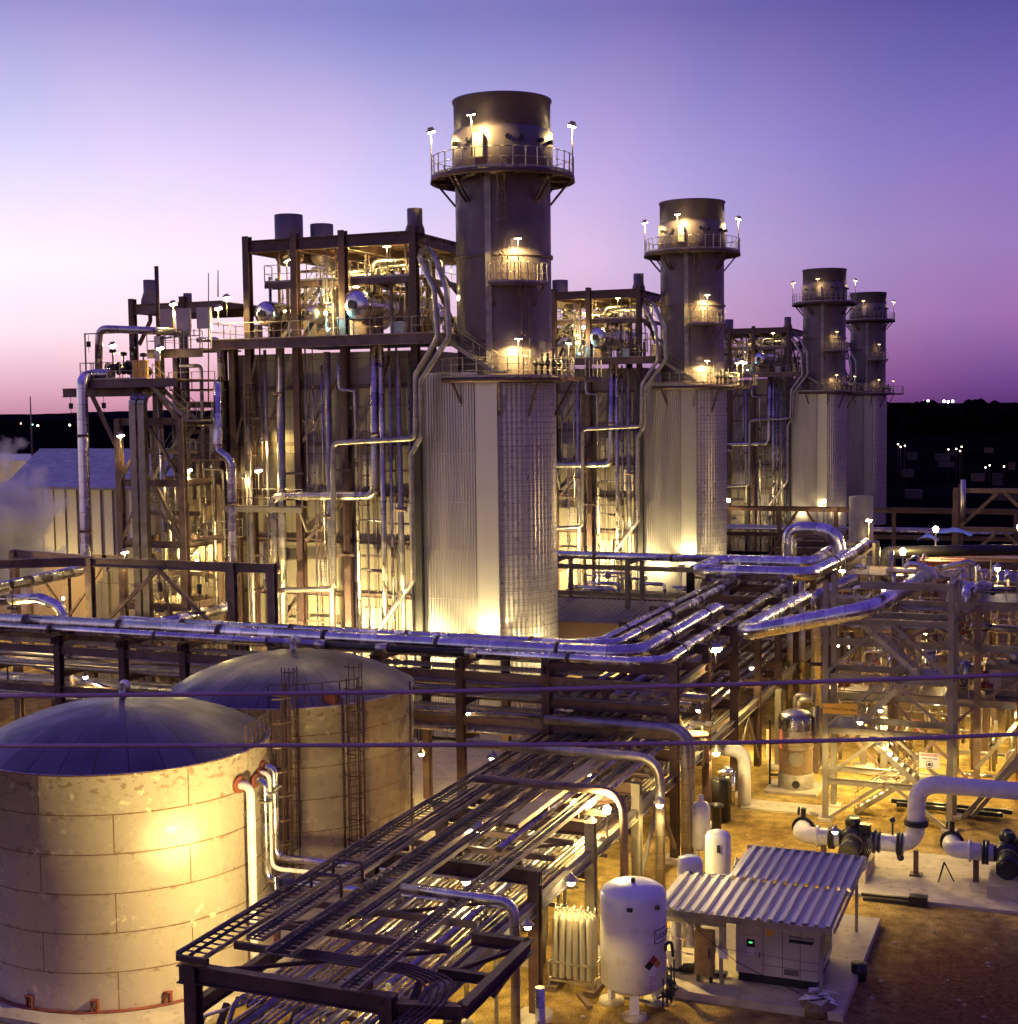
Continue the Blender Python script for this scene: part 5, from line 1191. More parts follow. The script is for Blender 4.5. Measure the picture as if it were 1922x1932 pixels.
MB().box(cx1, cx1+.02, cy0+.4, cy1-.4, .9, 2.2).build('side_grille', 'dark_machine', cp)
mb = MB(); mb.box(-12.05, -11.4, 46.75, 47.1, .55, 2.1); bc = thing('control_cabinet', (-11.7, 46.9, .28), 'tall brown lit control cabinet standing left of the compressor', 'cabinet'); mb.build('body', 'brown_cabinet', bc); MB().box(-12.0, -11.45, 46.72, 46.75, .6, 2.05).build('door', 'brown_cabinet', bc); MB().box(-11.55, -11.5, 46.68, 46.72, 1.2, 1.55).build('handle', 'dark_machine', bc); mb = MB(); mb.box(-12.0, -11.9, 46.85, 47, .28, .55); mb.box(-11.55, -11.45, 46.85, 47, .28, .55); mb.build('foot', 'dark_machine', bc)
dd = thing('air_dryer', (-12.6, 47.6, .28), 'twin-column air dryer with pale vertical cylinders left of the brown cabinet', 'dryer')
for x, r, z0, z1, m_ in ((-12.9, .2, .5, 2.3, 'pale_pipe_paint'), (-12.35, .1, 1.3, 2.35, 'pale_pipe_paint'), (-12.12, .1, 1.35, 2.4, 'steel_grey'), (-11.2, .09, 1.2, 2.3, 'pale_pipe_paint')):
    MB().lathe((x, 47.5, 0), [(.02, z0-.08), (r*.8, z0-.05), (r, z0), (r, z1), (r*.8, z1+.08), (.02, z1+.12)], 16).build('column', m_, dd)
mb = MB().box(-13.1, -12.75, 47.2, 47.3, .5, 1.1); mb.build('control_box', 'cabinet_paint', dd)
mb = MB().beam((-13.2, 47.5, .4), (-11.1, 47.5, .4), .3, .14, UP); mb.cyl((-12.6, 47.4, .5), (-12.0, 47.4, .62), .13, n=10); mb.build('skid', 'dark_machine', dd)
for i, (x, y, z, r, zt, lab) in enumerate(((-13.4, 51.4, .28, .48, 3.2, 'brightly lit white tank poking through the notch of the shed roof'), (-13.05, 54.4, .28, .5, 3.35, 'white tank behind the shed roof notch, shaded blue on top'))):
    t = thing('air_receiver', (x, y, z), lab, 'tank')
    MB().lathe((x, y, 0), [(.02, z+.25), (r*.8, z+.32), (r, z+.5), (r, zt-.25), (r*.85, zt-.1), (r*.5, zt-.02), (.02, zt)], 32).build('shell', 'white_paint', t)
    for k in range(3): a = 2*PI*k/3; MB().beam((x+r*.8*math.cos(a), y+r*.8*math.sin(a), z), (x+r*.8*math.cos(a), y+r*.8*math.sin(a), z+.6), .08).build('leg', 'white_paint', t)
    q = V((x, y, 0))+tl*r*.98; MB().box(q.x-.06, q.x+.06, q.y-.05, q.y+.05, zt-.75, zt-.45).build('gauge', 'dark_machine', t)
for i in range(5):
    pipe([(-13.0, 48.2+i*.5, .5+.15*i), (-13.9, 48.0+i*.7, .7+.2*i), (-13.9, 50+i*.5, 1.2+.25*i), (-12.4, 50.6+i*.3, 1.4+.2*i)], .045, 'dull_alum', 'small bright pipe bundle at the left side of the shed', 'shed side pipes', 8)
pipe([(-13.0, 51.9, 2.4), (-11.9, 51.9, 2.4), (-11.9, 52.6, 2.9)], .05, 'dull_alum', 'short pipe with couplings between tank and roof notch')
pipe([(-12.4, 55.2, 2.0), (-8.6, 55.2, 2.0), (-8.6, 55.2, .2)], .05, 'dull_alum', 'thin horizontal pipe along the back of the shed')
mb = MB(); mb.add([(-11.22, 46.8, 1.25), (-10.9, 46.78, 1.22), (-10.9, 46.76, 1.56), (-11.22, 46.8, 1.58)], [(0, 1, 2, 3)]); mb.add([(-11.22, 46.815, 1.25), (-10.9, 46.795, 1.22), (-10.9, 46.775, 1.56), (-11.22, 46.815, 1.58)], [(3, 2, 1, 0)]); solo(mb, 'paper_notice', 'sign_white', 'white paper tied to the shed post beside the brown cabinet', 'notice')
solo(MB().tube([(-12.9, 46.85, 1.75), (-11.2, 46.8, 1.6), (-7.75, 46.85, 1.45)], .012, 5, .3), 'cord', 'cable_jacket', 'thin cord strung across the open front of the shed', 'cord')
solo(MB().tube([un(1255, 1705, Y=45.9), un(1390, 1815, Y=45.7), un(1520, 1880, Y=45.5)], .014, 5, .3), 'cord', 'black_rubber', 'thin dark cable slanting down past the shed front', 'cord')
# junk by the slab corner
fb = thing('fire_pit_drum', (un(1545, 1905, z=.1).x, un(1545, 1905, z=.1).y, 0), 'cut stump-like drum heaped with pale torn sheet at the slab corner', 'drum'); q = parent_loc(fb)
MB().lathe(q, [(.02, .02), (.62, .02), (.6, .42), (.02, .44)], 14).build('drum_body', 'wood', fb)
mb = MB(); rnd = random.Random(3)
for k in range(9):
    a = k*.7; c_ = q+V((.5*math.cos(a), .35*math.sin(a), .5+.08*math.sin(k*2.1))); mb.add([c_+V((rnd.uniform(-.45, .45), rnd.uniform(-.35, .35), rnd.uniform(-.1, .15))) for _ in range(4)], [(0, 1, 2, 3), (3, 2, 1, 0)])
mb.build('torn_sheet', 'sign_white', fb)
solo(MB().lathe((-6.9, 49.6, 0), [(.02, .02), (.26, .02), (.28, .6), (.02, .6)], 16), 'bucket', 'black_rubber', 'dark bucket on the dirt at the right of the shed', 'bucket')
rnd = random.Random(12)
for i in range(150):
    q = un(rnd.uniform(1020, 1900), rnd.uniform(1500, 1925), z=0); s_ = rnd.uniform(.03, .10); mb = MB()
    if -14.3 < q.x < -6.8 and 45.8 < q.y < 55.3: continue
    mb.lathe((q.x, q.y, -.02), [(s_*.9, 0), (s_*1.1, s_*.4), (s_*.6, s_*.8), (.005, s_*.9)], 6); solo(mb, 'stone', 'far_wall', 'small loose stone lying on the bare dirt yard', 'stone', 'stones on the yard')
# ================================================================ PUMPS AND WHITE PIPES
PYY = 61.4
def pump_set(dx, label, full):
    A = un(1515, 1572, Y=PYY); z = A.z-.05; ox = dx
    P = V((un(1612, 1590, Y=PYY).x+ox, PYY, z))
    t = thing('pump', (P.x, P.y, .12), label, 'pump', 'yard pumps')
    MB().box(P.x-.75, P.x+.75, PYY-1.9, PYY+.9, .12, .62).build('plinth', 'concrete', t)
    m_ = MB().cyl((P.x, PYY-1.75, z-.1), (P.x, PYY-.55, z-.1), .42, n=24); m_.cyl((P.x, PYY-1.85, z-.1), (P.x, PYY-1.75, z-.1), .36, n=24); m_.build('motor', 'black_rubber', t)
    MB().cyl((P.x, PYY-.55, z-.1), (P.x, PYY-.38, z-.1), .46, n=24).build('motor_band', 'steel_grey', t)
    v_ = MB().lathe((P.x, PYY, z), [(.02, -.35), (.45, -.32), (.6, -.1), (.6, .12), (.42, .34), (.02, .36)], 20, axis=(0, 1, 0)); v_.cyl((P.x-.6, PYY, z), (P.x+.6, PYY, z), .34, n=16); v_.cyl((P.x, PYY, z+.4), (P.x, PYY, z+.95), .2, n=12); v_.box(P.x+.25, P.x+.7, PYY-.3, PYY+.2, z+.2, z+.75); v_.ball((P.x-.1, PYY+.3, z+.65), .35)
    v_.build('volute', 'dark_machine', t)
    mb = MB()
    for k in range(5): mb.tube([(P.x+.3+.1*k, PYY-.35, z+.4), (P.x+.5+.1*k, PYY-.8, z), (P.x+.55, PYY-1, .62)], .03, 6)
    mb.box(P.x-.5, P.x+.5, PYY-.3, PYY+.4, .62, z-.3); mb.build('pedestal', 'dark_machine', t)
    # suction line
    L = 2.25
    s = thing('suction_pipe', (P.x-1.5, PYY, .12), ('left' if dx == 0 else 'right')+'-hand white suction pipe with an elbow and black couplings', 'pipe')
    MB().tube([(P.x-.6, PYY, z), (P.x-L-.1, PYY, z), (P.x-L-.1, PYY+1.3, z)], .36, 20, .55).build('pipe_run', 'pale_pipe_paint', s)
    for x, m2, r in ((P.x-1.55, 'pale_pipe_paint', .46), (P.x-1.0, 'black_rubber', .5), (P.x-.86, 'black_rubber', .5)):
        MB().cyl((x-.06, PYY, z), (x+.06, PYY, z), r, n=22).build('flange', m2, s)
    MB().cyl((P.x-L-.1, PYY+.95, z), (P.x-L-.1, PYY+1.05, z), .5, n=20).build('flange', 'dark_machine', s)
    mb = MB(); mb.beam((P.x-L-.1, PYY+1.1, z+.3), (P.x-L-.1, PYY+1.1, z+.85), .2); mb.lathe((P.x-L-.35, PYY+1.1, z+.7), [(.18, 0), (.22, .03), (.18, .06)], 12, axis=(1, 0, 0)); mb.build('valve', 'dark_machine', s)
    mb = MB(); mb.beam((P.x-1.3, PYY, .12), (P.x-1.3, PYY, z-.3), .22); mb.build('support', 'steel_dark', s)
    if full:
        d = thing('discharge_pipe', (P.x+2, PYY, .12), 'fat white discharge pipe rising from the left pump and running off to the right', 'pipe')
        B = V((un(1730, 1500, Y=PYY).x, PYY, un(1740, 1478, Y=PYY).z))
        MB().tube([(P.x+.6, PYY, z), (B.x, PYY, z), (B.x, PYY, B.z), (9, PYY+.1, B.z)], .37, 22, .95).build('pipe_run', 'pale_pipe_paint', d)
        for x, r in ((P.x+.85, .5), (P.x+1.05, .45), (P.x+1.85, .5), (P.x+2.0, .5)): MB().cyl((x-.06, PYY, z), (x+.06, PYY, z), r, n=22).build('flange', 'black_rubber' if r == .5 else 'dark_machine', d)
        MB().cyl((B.x, PYY, z+1.0), (B.x, PYY, z+1.12), .5, n=22).cyl((B.x, PYY, z+.88), (B.x, PYY, z+.98), .5, n=22).build('flange', 'dark_machine', d)
        mb = MB(); mb.beam((B.x, PYY, .12), (B.x, PYY, z-.2), .2); mb.box(B.x-.25, B.x+.25, PYY-.25, PYY+.25, .12, .2); mb.build('support', 'steel_dark', d)
        mb = MB(); mb.cyl((P.x+1.6, PYY, z+.3), (P.x+1.6, PYY, z+.95), .04, n=8); mb.ball((P.x+1.6, PYY, z+1.0), .13); mb.ball((P.x+1.95, PYY-.1, z-.55), .16); mb.build('gauge', 'dark_machine', d)
    else:
        mb = MB()
        for k in range(3): a = 2*PI*k/3; mb.beam((P.x-L-.3, PYY-.3, .9), (P.x-L-.3+.4*math.cos(a), PYY-.3+.4*math.sin(a), .12), .05)
        solo(mb, 'tripod_stand', 'dark_machine', 'small tripod stand under the right-hand suction elbow', 'stand')
    return P
P1 = pump_set(0, 'left pump with black motor between white pipes on the concrete pad', True)
P2 = pump_set(un(1905, 1605, Y=PYY).x-un(1612, 1590, Y=PYY).x, 'right pump with black motor, cut by the right edge', False)
mb = MB(); mb.beam((-8.0, 58.0, .2), (-5.6, 58.1, .2), .14, .1); mb.beam((-7.9, 57.8, .08), (-5.7, 57.9, .08), .14, .1); mb.box(-6.1, -5.4, 57.7, 58.15, .02, .42); solo(mb, 'scrap_beams', 'dark_machine', 'dark scrap beams lying along the front edge of the pump pad', 'scrap')
mb = MB(); mb.beam((-8.5, 72.2, .3), (-2.8, 72.0, .3), .22, .2); mb.beam((-8.2, 71.8, .25), (-3.2, 71.5, .25), .18, .2); solo(mb, 'timber_beam', 'black_rubber', 'pair of dark beams lying on the sand behind the stair tower', 'beam')

# ================================================================ RIGHT STAIR TOWER
ts = thing('stair_tower', (-8.3, 70, 0), 'galvanised open stair tower with zigzag flights at right, carrying an orange banner', 'stair tower')
for x, y in ((-11.2, 68.7), (-11.2, 71.2), (-5.45, 68.7), (-5.45, 71.2)):
    MB().ibeam((x, y, 0), (x, y, 11.6), .26, .28, (0, 1, 0), .03).build('column', 'steel_grey', ts)
    MB().box(x-.35, x+.35, y-.35, y+.35, 0, .14).build('footing', 'concrete', ts)
LV = (2.1, 4.6, 7.2, 9.9)
for z in LV:
    bm = MB()
    for y in (68.7, 71.2): bm.ibeam((-11.2, y, z-.15), (-5.45, y, z-.15), .18, .3, UP, .025)
    for x in (-11.2, -5.45): bm.ibeam((x, 68.7, z-.15), (x, 71.2, z-.15), .18, .3, UP, .025)
    bm.build('beam', 'steel_grey', ts)
MB().ibeam((-9.6, 68.7, 11.5), (-5.45, 68.7, 11.5), .2, .34, UP).ibeam((-5.45, 68.7, 11.5), (-5.45, 71.2, 11.5), .2, .34, UP).build('beam', 'steel_grey', ts)
for z0, z1 in ((.1, 2.0), (2.2, 4.4), (4.7, 7.0), (7.3, 9.7)):
    for (a_, b_) in (((-11.1, z0), (-8.5, z1)), ((-5.5, z0), (-8.1, z1))):
        MB().beam((a_[0], 68.6, a_[1]), (b_[0], 68.6, b_[1]), .14).build('brace', 'steel_grey', ts)
for i, (x0, z0, x1, z1, y) in enumerate(((-10.0, .1, -7.2, 2.1, 70.6), (-7.0, 2.1, -9.9, 4.6, 69.5), (-9.7, 4.6, -7.2, 7.2, 70.6), (-6.9, 7.2, -9.9, 9.9, 69.5))):
    MB().stairs((x0, y, z0), (x1, y, z1), (0, 1, 0), 1.0).build('stair', 'galvanised', ts)
for x0, x1, z in ((-7.2, -5.6, 2.1), (-11.1, -9.7, 4.6), (-7.2, -5.6, 7.2), (-11.1, -9.8, 9.9)):
    mb = MB(); mb.box(x0, x1, 68.85, 71.1, z-.05, z); mb.build('landing', 'steel_grey', ts)
    e = x1 if x1 > -8 else x0
    MB().rail([(x0, 68.8, z), (x1, 68.8, z)] if e == x0 else [(x0+.2, 68.8, z), (x1, 68.8, z), (x1, 71.1, z)]).build('landing_railing', 'galvanised', ts)
# banner
bn_ = thing('safety_banner', (-10.5, 68.5, 5.0), 'orange banner with black hand lettering tied to the stair tower', 'banner')
p0 = un(1553, 1327, Y=68.45); p1 = un(1619, 1328, Y=68.45); p2 = un(1618, 1348, Y=68.45); p3 = un(1553, 1346, Y=68.45)
mb = MB(); vs = []
for j in range(5):
    for i in range(13):
        q = p3.lerp(p2, i/12).lerp(p0.lerp(p1, i/12), j/4); vs.append(q+V((0, .03*math.sin(i*1.1+j*.5), 0)))
mb.add(vs, [(j*13+i, j*13+i+1, (j+1)*13+i+1, (j+1)*13+i) for j in range(4) for i in range(12)], smooth=True); mb.build('sheet', 'yellow_banner', bn_)
text_mb('Look Out for Your Safety', .152, ((p0+p1+p2+p3)/4+V((0, -.06, 0))), (1, 0, -.02), (0, 0, 1)).build('lettering', 'ink_black', bn_)
sg = thing('reminder_sign', (-6.6, 68.5, 2.9), 'white reminder sign with red heading and a round hat symbol on the stair railing', 'sign')
s0 = un(1735, 1448, Y=68.55); s1 = un(1774, 1422, Y=68.55); mb = MB().box(s0.x, s1.x, 68.5, 68.53, s0.z, s1.z); mb.build('board', 'sign_white', sg)
cxs = (s0.x+s1.x)/2; hz = s1.z-s0.z; wx = s1.x-s0.x
text_mb('REMINDER!', wx*.165, (cxs, 68.492, s1.z-hz*.14), (1, 0, 0), (0, 0, 1)).build('lettering', 'ink_red', sg)
text_mb('HARD HAT AREA', wx*.098, (cxs, 68.492, s1.z-hz*.36), (1, 0, 0), (0, 0, 1)).build('lettering', 'ink_black', sg)
mb = MB().lathe((cxs, 68.495, s0.z+hz*.27), [(.135, -.004), (.165, -.004), (.165, .004), (.135, .004), (.135, -.004)], 24, axis=(0, 1, 0)); mb.beam((cxs-.12, 68.49, s0.z+hz*.24), (cxs+.12, 68.49, s0.z+hz*.24), .01, .03, UP); mb.lathe((cxs, 68.488, s0.z+hz*.27), [(.01, 0), (.08, 0), (.08, .004), (.01, .004)], 14, axis=(0, 1, 0)); mb.build('symbol', 'ink_black', sg)

# ================================================================ YARD VESSELS BEHIND THE SHED
sv = thing('silver_vessel', (-13.6, 74.0, 0), 'upright vessel with silver upper jacket and tan skirt left of the stair tower', 'vessel')
MB().box(-15.0, -12.3, 72.6, 75.2, 0, .12).build('base_pad', 'concrete', sv)
MB().lathe((-13.6, 74, 0), [(.92, .12), (.92, .85), (.86, .9)], 36).build('base_ring', 'steel_grey', sv)
MB().lathe((-13.6, 74, 0), [(.86, .85), (.88, 2.3)], 36).build('skirt', 'wood', sv)
MB().lathe((-13.6, 74, 0), [(.90, 2.2), (.92, 2.3), (.92, 3.75), (.84, 3.98), (.55, 4.12), (.02, 4.17)], 36).build('jacket_top', 'jacket', sv)
q = V((-13.6, 74, 0)); dd_ = -V((-13.6, 74, 0)).normalized(); e_ = q+dd_*.86
MB().cyl(e_+UP*1.75-dd_*.1, e_+UP*1.75+dd_*.12, .36, n=20).build('manway', 'steel_grey', sv); MB().cyl(e_+UP*.45-dd_*.1, e_+UP*.45+dd_*.14, .2, n=16).build('handhole', 'black_rubber', sv)
mb = MB(); mb.beam(q+V((-1.3, -.3, .2)), q+V((-1.3, -.3, 3.6)), .09); mb.cyl(q+V((-1.3, -.3, .7)), q+V((-.8, -.2, .7)), .07, n=8); mb.build('level_column', 'dark_machine', sv)
MB().box(-15.05, -14.95, 73.5, 73.65, 1.55, 3.1).build('sight_glass', 'red_lamp', sv)
pipe([(-15.4, 69.8, .1), (-15.4, 69.8, 2.75), (-16.6, 69.8, 2.85)], .33, 'pale_pipe_paint', 'white pipe with an elbow standing behind the small vessels', n=18, bend=.7)
pipe([(-15.75, 67.5, .2), (-15.75, 67.5, 2.6)], .13, 'jacket', 'thin silver pipe just left of the white elbow', n=12)
vp_ = thing('vertical_pump', (-15.7, 65.4, 0), 'dark vertical motor drum with a green cap beside the white elbow pipe', 'pump')
MB().lathe((-15.9, 66.8, 0), [(.02, .1), (.5, .1), (.5, 2.0), (.45, 2.1), (.02, 2.12)], 24).build('drum', 'black_rubber', vp_)
MB().lathe((-15.4, 63.9, 0), [(.02, 0), (.3, 0), (.22, .5), (.22, 1.5), (.34, 1.55), (.34, 1.65), (.02, 1.7)], 20).build('motor', 'dark_machine', vp_)
mb = MB().cyl((-15.9, 66.2, 2.5), (-15.2, 66.4, 2.6), .2, n=12).cyl((-15.2, 66.4, 2.65), (-15.2, 66.4, 1.0), .12, n=12); mb.build('discharge', 'jacket_bright', vp_)
v3 = thing('small_white_vessel', (-15.3, 61, 0), 'slim white bottle-shaped vessel on legs left of the dark vertical pump', 'vessel')
MB().lathe((-15.0, 59.4, 0), [(.02, .85), (.3, .9), (.4, 1.05), (.4, 2.75), (.3, 2.95), (.1, 3.03), (.1, 3.3), (.02, 3.32)], 28).build('shell', 'pale_pipe_paint', v3)
for k in range(3): a = 2*PI*k/3; MB().beam((-15.0+.33*math.cos(a), 59.4+.33*math.sin(a), 0), (-15.0+.33*math.cos(a), 59.4+.33*math.sin(a), 1.2), .07).build('leg', 'pale_pipe_paint', v3)
fx = thing('field_box', (-12.6, 58.4, 0), 'small brown box with a handle on the sand behind the white tanks', 'box'); MB().box(-12.9, -12.4, 58.2, 58.6, 0, .75).build('body', 'brown_cabinet', fx); MB().tube([(-12.85, 58.4, .75), (-12.85, 58.4, .9), (-12.5, 58.4, .9), (-12.5, 58.4, .75)], .02, 6, .05).build('handle', 'dark_machine', fx)
for i, (x, y, h) in enumerate(((-15.3, 78, 4.4), (-13.0, 79, 3.2), (-9.4, 76.5, 4.2), (-10.9, 79.5, 4.2))):
    t = thing('support_column', (x, y, 0), ('leftmost', 'second', 'rightmost', 'third')[i]+' of the pale steel columns on round bases behind the silver vessel', 'column', 'columns on round bases'); MB().ibeam((x, y, .2), (x, y, h), .34, .36, (0, 1, 0)).build('shaft', 'steel_grey', t); MB().lathe((x, y, 0), [(.6, 0), (.6, .2), (.02, .22)], 18).build('footing', 'concrete', t)

# ================================================================ PROCESS STRUCTURE AT RIGHT
ps = thing('process_structure', (-4, 86, 0), 'crowded steel process structure filling the right side behind the stair tower', 'steel structure')
PX = (-13.2, -9.0, -4.8, -.6, 3.6); PY = (77.5, 85.0, 93.0)
for x in PX:
    for y in PY: MB().ibeam((x, y, 0), (x, y, 9.6), .32, .34, (0, 1, 0)).build('column', 'steel_frame', ps)
for z in (4.4, 7.3, 9.5):
    for y in PY: MB().ibeam((PX[0], y, z), (PX[-1]+3, y, z), .22, .38, UP).build('beam', 'steel_grey' if y < 80 else 'steel_frame', ps)
    for x in PX: MB().ibeam((x, PY[0], z), (x, PY[-1], z), .2, .34, UP).build('beam', 'steel_frame', ps)
for x0, x1, y0, y1, z in ((-9, 6, 77.5, 80.0, 4.6), (-4.8, 6, 77.5, 81, 9.7), (-13, -9, 77.6, 79.5, 4.6), (-13.2, -4.8, 88, 93, 9.7)):
    MB().box(x0, x1, y0, y1, z, z+.05).build('grating', 'steel_frame', ps); MB().rail([(x0, y0, z+.05), (x1, y0, z+.05)], sp=1.3).build('railing', 'galvanised', ps)
for p, q in (((-4.8, 77.3, 1.0), (-.2, 77.3, 7.0)), ((-4.2, 76.9, -.0), (1.5, 76.9, 9.2)), ((-9, 77.3, 4.6), (-4.8, 77.3, 7.2)), ((-.6, 77.3, 4.5), (3.6, 77.3, 9.4)), ((-13.2, 77.3, 4.5), (-9, 77.3, 7.2))):
    MB().beam(p, q, .2).build('brace', 'steel_grey', ps)
for i, (x, y) in enumerate(((-3.0, 66.5), (-2.4, 67.0))):
    a_ = un((1700+1290*.466)*.805, (1500+640*.466)*.805, Y=74)
for i, (x, z0, x1, z1) in enumerate(((-5.0, .2, -2.3, 4.6), (-4.6, .1, -1.7, 5.0))):
    solo(MB().beam((x, 70.5+i*.8, z0), (x1+.8, 70.5+i*.8, z1), .2), 'raking_brace', 'steel_grey', ('nearer', 'farther')[i]+' of two raking steel braces rising right of the stair tower', 'brace', 'raking braces')
ld_ = MB().ladder((-1.9, 75.0, 0), 6.0, (1, 0, 0), w=.55); ld_.beam((-2.75, 75, 0), (-2.75, 75, 6), .06); ld_.beam((-1.5, 75, 2), (-.6, 75.4, .1), .06)
for k in range(10): ld_.beam((-2.75, 75, .4+k*.55), (-2.2, 75, .4+k*.55), .03)
solo(ld_, 'scaffold_ladder', 'rust_red', 'rust-red scaffold ladder standing at the right edge', 'ladder')
# big pipes of the process area
def pp(path, r, m_, label, **k): return pipe(path, r, m_, label, **k)
pp([un(1568, 1182, Y=79), un(1790, 1186, Y=79), un(1800, 1195, Y=79)+V((0, 0, -.2)), V((un(1800, 1195, Y=79).x, 79, .2))], .3, 'jacket', 'long horizontal silver pipe behind the stair tower turning down at its right', n=16, clamps=5)
pp([un(1815, 1180, Y=80), un(1930, 1190, Y=80)], .22, 'jacket', 'silver pipe crossing right of the stair tower at mid height', n=14)
pp([un(1850, 1105, Y=81), un(1832, 1108, Y=79)+V((-.3, 0, 0)), un(1826, 1180, Y=79), un(1800, 1192, Y=79.5)], .24, 'jacket_bright', 'S-shaped silver elbow pipe near the right railing', n=14, bend=.7)
pp([un(1540, 1120, Y=74)+V((1.5, 3, .5)), un(1542, 1122, Y=74), un(1540, 1135, Y=74), V((un(1541, 1290, Y=74).x, 74, 4.5))], .27, 'jacket', 'vertical silver pipe with a bent top just left of the stair tower', n=16, clamps=3.6, bend=.6)
pp([V((un(1541, 1290, Y=74).x, 74, 4.5)), V((un(1541, 1290, Y=74).x, 74, 2.6)), V((un(1541, 1290, Y=74).x-.3, 75, 2.4))], .18, 'steel_grey', 'grey lower length of the vertical pipe left of the stair tower', n=12)
pp([un(1795, 1095, Y=92), un(1960, 1100, Y=92)], .6, 'jacket_dull', 'very thick horizontal duct pipe at the right edge with pale top', n=20)
pp([un(1960, 1037, Y=95), un(1672, 1041, Y=95), un(1666, 1060, Y=95), un(1666, 1085, Y=95), un(1690, 1098, Y=95)], .36, 'black_rubber', 'C-shaped black pipe running to the right edge behind the lamps', n=14, bend=1.0)
pp([un(1790, 1090, Y=92)+V((-.2, 0, 0)), un(1770, 1098, Y=91), un(1752, 1095, Y=90)], .34, 'steel_frame', 'short flanged pipe between the slanting pipe and the thick duct', n=14)
pp([un(1590, 1390, Y=77), un(1562, 1330, Y=77), un(1545, 1300, Y=77)], .18, 'jacket_dull', 'slanting dull pipe left of the stair tower at mid height', n=12)
for i, (x, y0, y1, r) in enumerate(((1509, 1318, 1375, .2), (1500, 1310, 1370, .12), (1536, 1330, 1372, .15))):
    a_ = un(x, y0, Y=77); b_ = un(x, y1, Y=77); pp([(a_.x+.8, 77, a_.z), a_, b_], r, 'jacket_dull', ('bent', 'thin', 'short grey')[i]+' pipe dropping above the silver vessel', n=12)
hv = thing('process_vessel', (0, 0, 0), 'dark vertical vessel behind the arch pipe at right', 'vessel'); q = un(1625, 1050, Y=112); hv.location = (q.x, q.y, 0)
MB().lathe((q.x, q.y, 0), [(.02, 5), (.9, 5.4), (.92, 6), (.92, 13.0), (.02, 13.1)], 26).build('shell', 'steel_grey', hv)
for k in range(4): a = PI/4+PI/2*k; MB().beam((q.x+1.6*math.cos(a), q.y+1.6*math.sin(a), 0), (q.x+1.6*math.cos(a), q.y+1.6*math.sin(a), 9.4), .22).build('support_post', 'steel_grey', hv)
mb = MB(); mb.beam((q.x-1.3, q.y-1.13, 7.2), (q.x+1.2, q.y-1.13, 9.3), .18); 
for z in (7.0, 9.4):
    for s_ in (-1.13, 1.13): mb.beam((q.x-1.13, q.y+s_, z), (q.x+1.13, q.y+s_, z), .2); mb.beam((q.x+s_, q.y-1.13, z), (q.x+s_, q.y+1.13, z), .2)
mb.build('support_frame', 'steel_grey', hv)
ob = thing('orange_enclosure', un(1770, 1110, Y=100), 'rusty orange box enclosure behind the slanting pipe end', 'box'); q = parent_loc(ob); MB().box(q.x-1.3, q.x+1.6, 99.4, 102, q.z, q.z+1.9).build('body', 'orange_paint', ob); mb = MB()
for x in (-.6, .3, 1.0): mb.box(q.x+x-.03, q.x+x+.03, 99.3, 99.4, q.z, q.z+1.85)
mb.build('door_seam', 'rust_red', ob)
for i, (x, y, w_) in enumerate(((1800, 1008, 2.6), (1752, 1018, 1.4), (1860, 1085, 1.6))):
    q = un(x, y, Y=108); mb = MB(); rn = random.Random(i); vs = []
    for j in range(5):
        for k in range(9): vs.append(q+V((w_*(k/8-.5), (j-2)*.5, .45*math.sin(k/8*PI)*(1-.2*abs(j-2))+rn.uniform(-.08, .08))))
    mb.add(vs, [(j*9+k, j*9+k+1, j*9+k+10, j*9+k+9) for j in range(4) for k in range(8)], smooth=True)
    mb.add([(v_[0], v_[1], v_[2]-.03) for v_ in vs], [(j*9+k+9, j*9+k+10, j*9+k+1, j*9+k) for j in range(4) for k in range(8)], smooth=True)
    solo(mb, 'tarp', 'blue_tarp', ('largest blue tarp draped under the back lamp at right', 'small blue tarp left of the back lamp', 'blue tarp hanging below the black pipe')[i], 'tarp', 'blue tarps')
for x0, x1, z in ((-13, 9, 9.7), (-13, 9, 6.0)):
    pass
MB_t = thing('equipment_deck', (0, 108, 0), 'dark raised equipment deck behind the C-shaped black pipe', 'platform'); MB().box(-10.5, 12, 105, 112, 8.9, 9.2).build('deck', 'steel_dark', MB_t); mb = MB()
for x in range(-10, 12, 4):
    for y in (105.3, 111.7): mb.beam((x, y, 0), (x, y, 8.9), .3)
mb.build('posts', 'steel_dark', MB_t)
for i, (x0, z0, x1, z1, y) in enumerate(((-13.2, .2, -9.2, 4.2, 77.2), (-9, .2, -5, 4.2, 77.2), (-4.6, 4.6, -.8, 7.2, 77.2), (-9, 7.4, -4.8, 9.4, 77.2), (-.4, 7.4, 3.4, 9.4, 77.2), (-13, 7.4, -9.2, 9.4, 84.8), (-9, 4.6, -5, 7.2, 84.8), (-.6, .2, 3.4, 4.2, 84.8))):
    MB().beam((x0, y, z0), (x1, y, z1), .14).beam((x0, y-.02, z1), (x1, y-.02, z0), .14).build('brace', 'steel_frame', ps)
gu = thing('grey_unit', (-3.6, 79.5, 4.65), 'boxy grey machine unit on the lower deck right of the stair tower', 'machine'); MB().box(-4.5, -2.6, 78.6, 80.4, 4.65, 6.3).build('housing', 'steel_grey', gu); MB().box(-4.3, -3.7, 78.56, 78.6, 4.9, 6.0).build('door', 'cabinet_paint', gu); MB().cyl((-3.1, 79.4, 6.3), (-3.1, 79.4, 6.9), .25, n=14).build('vent', 'dull_alum', gu)
rnd = random.Random(64)
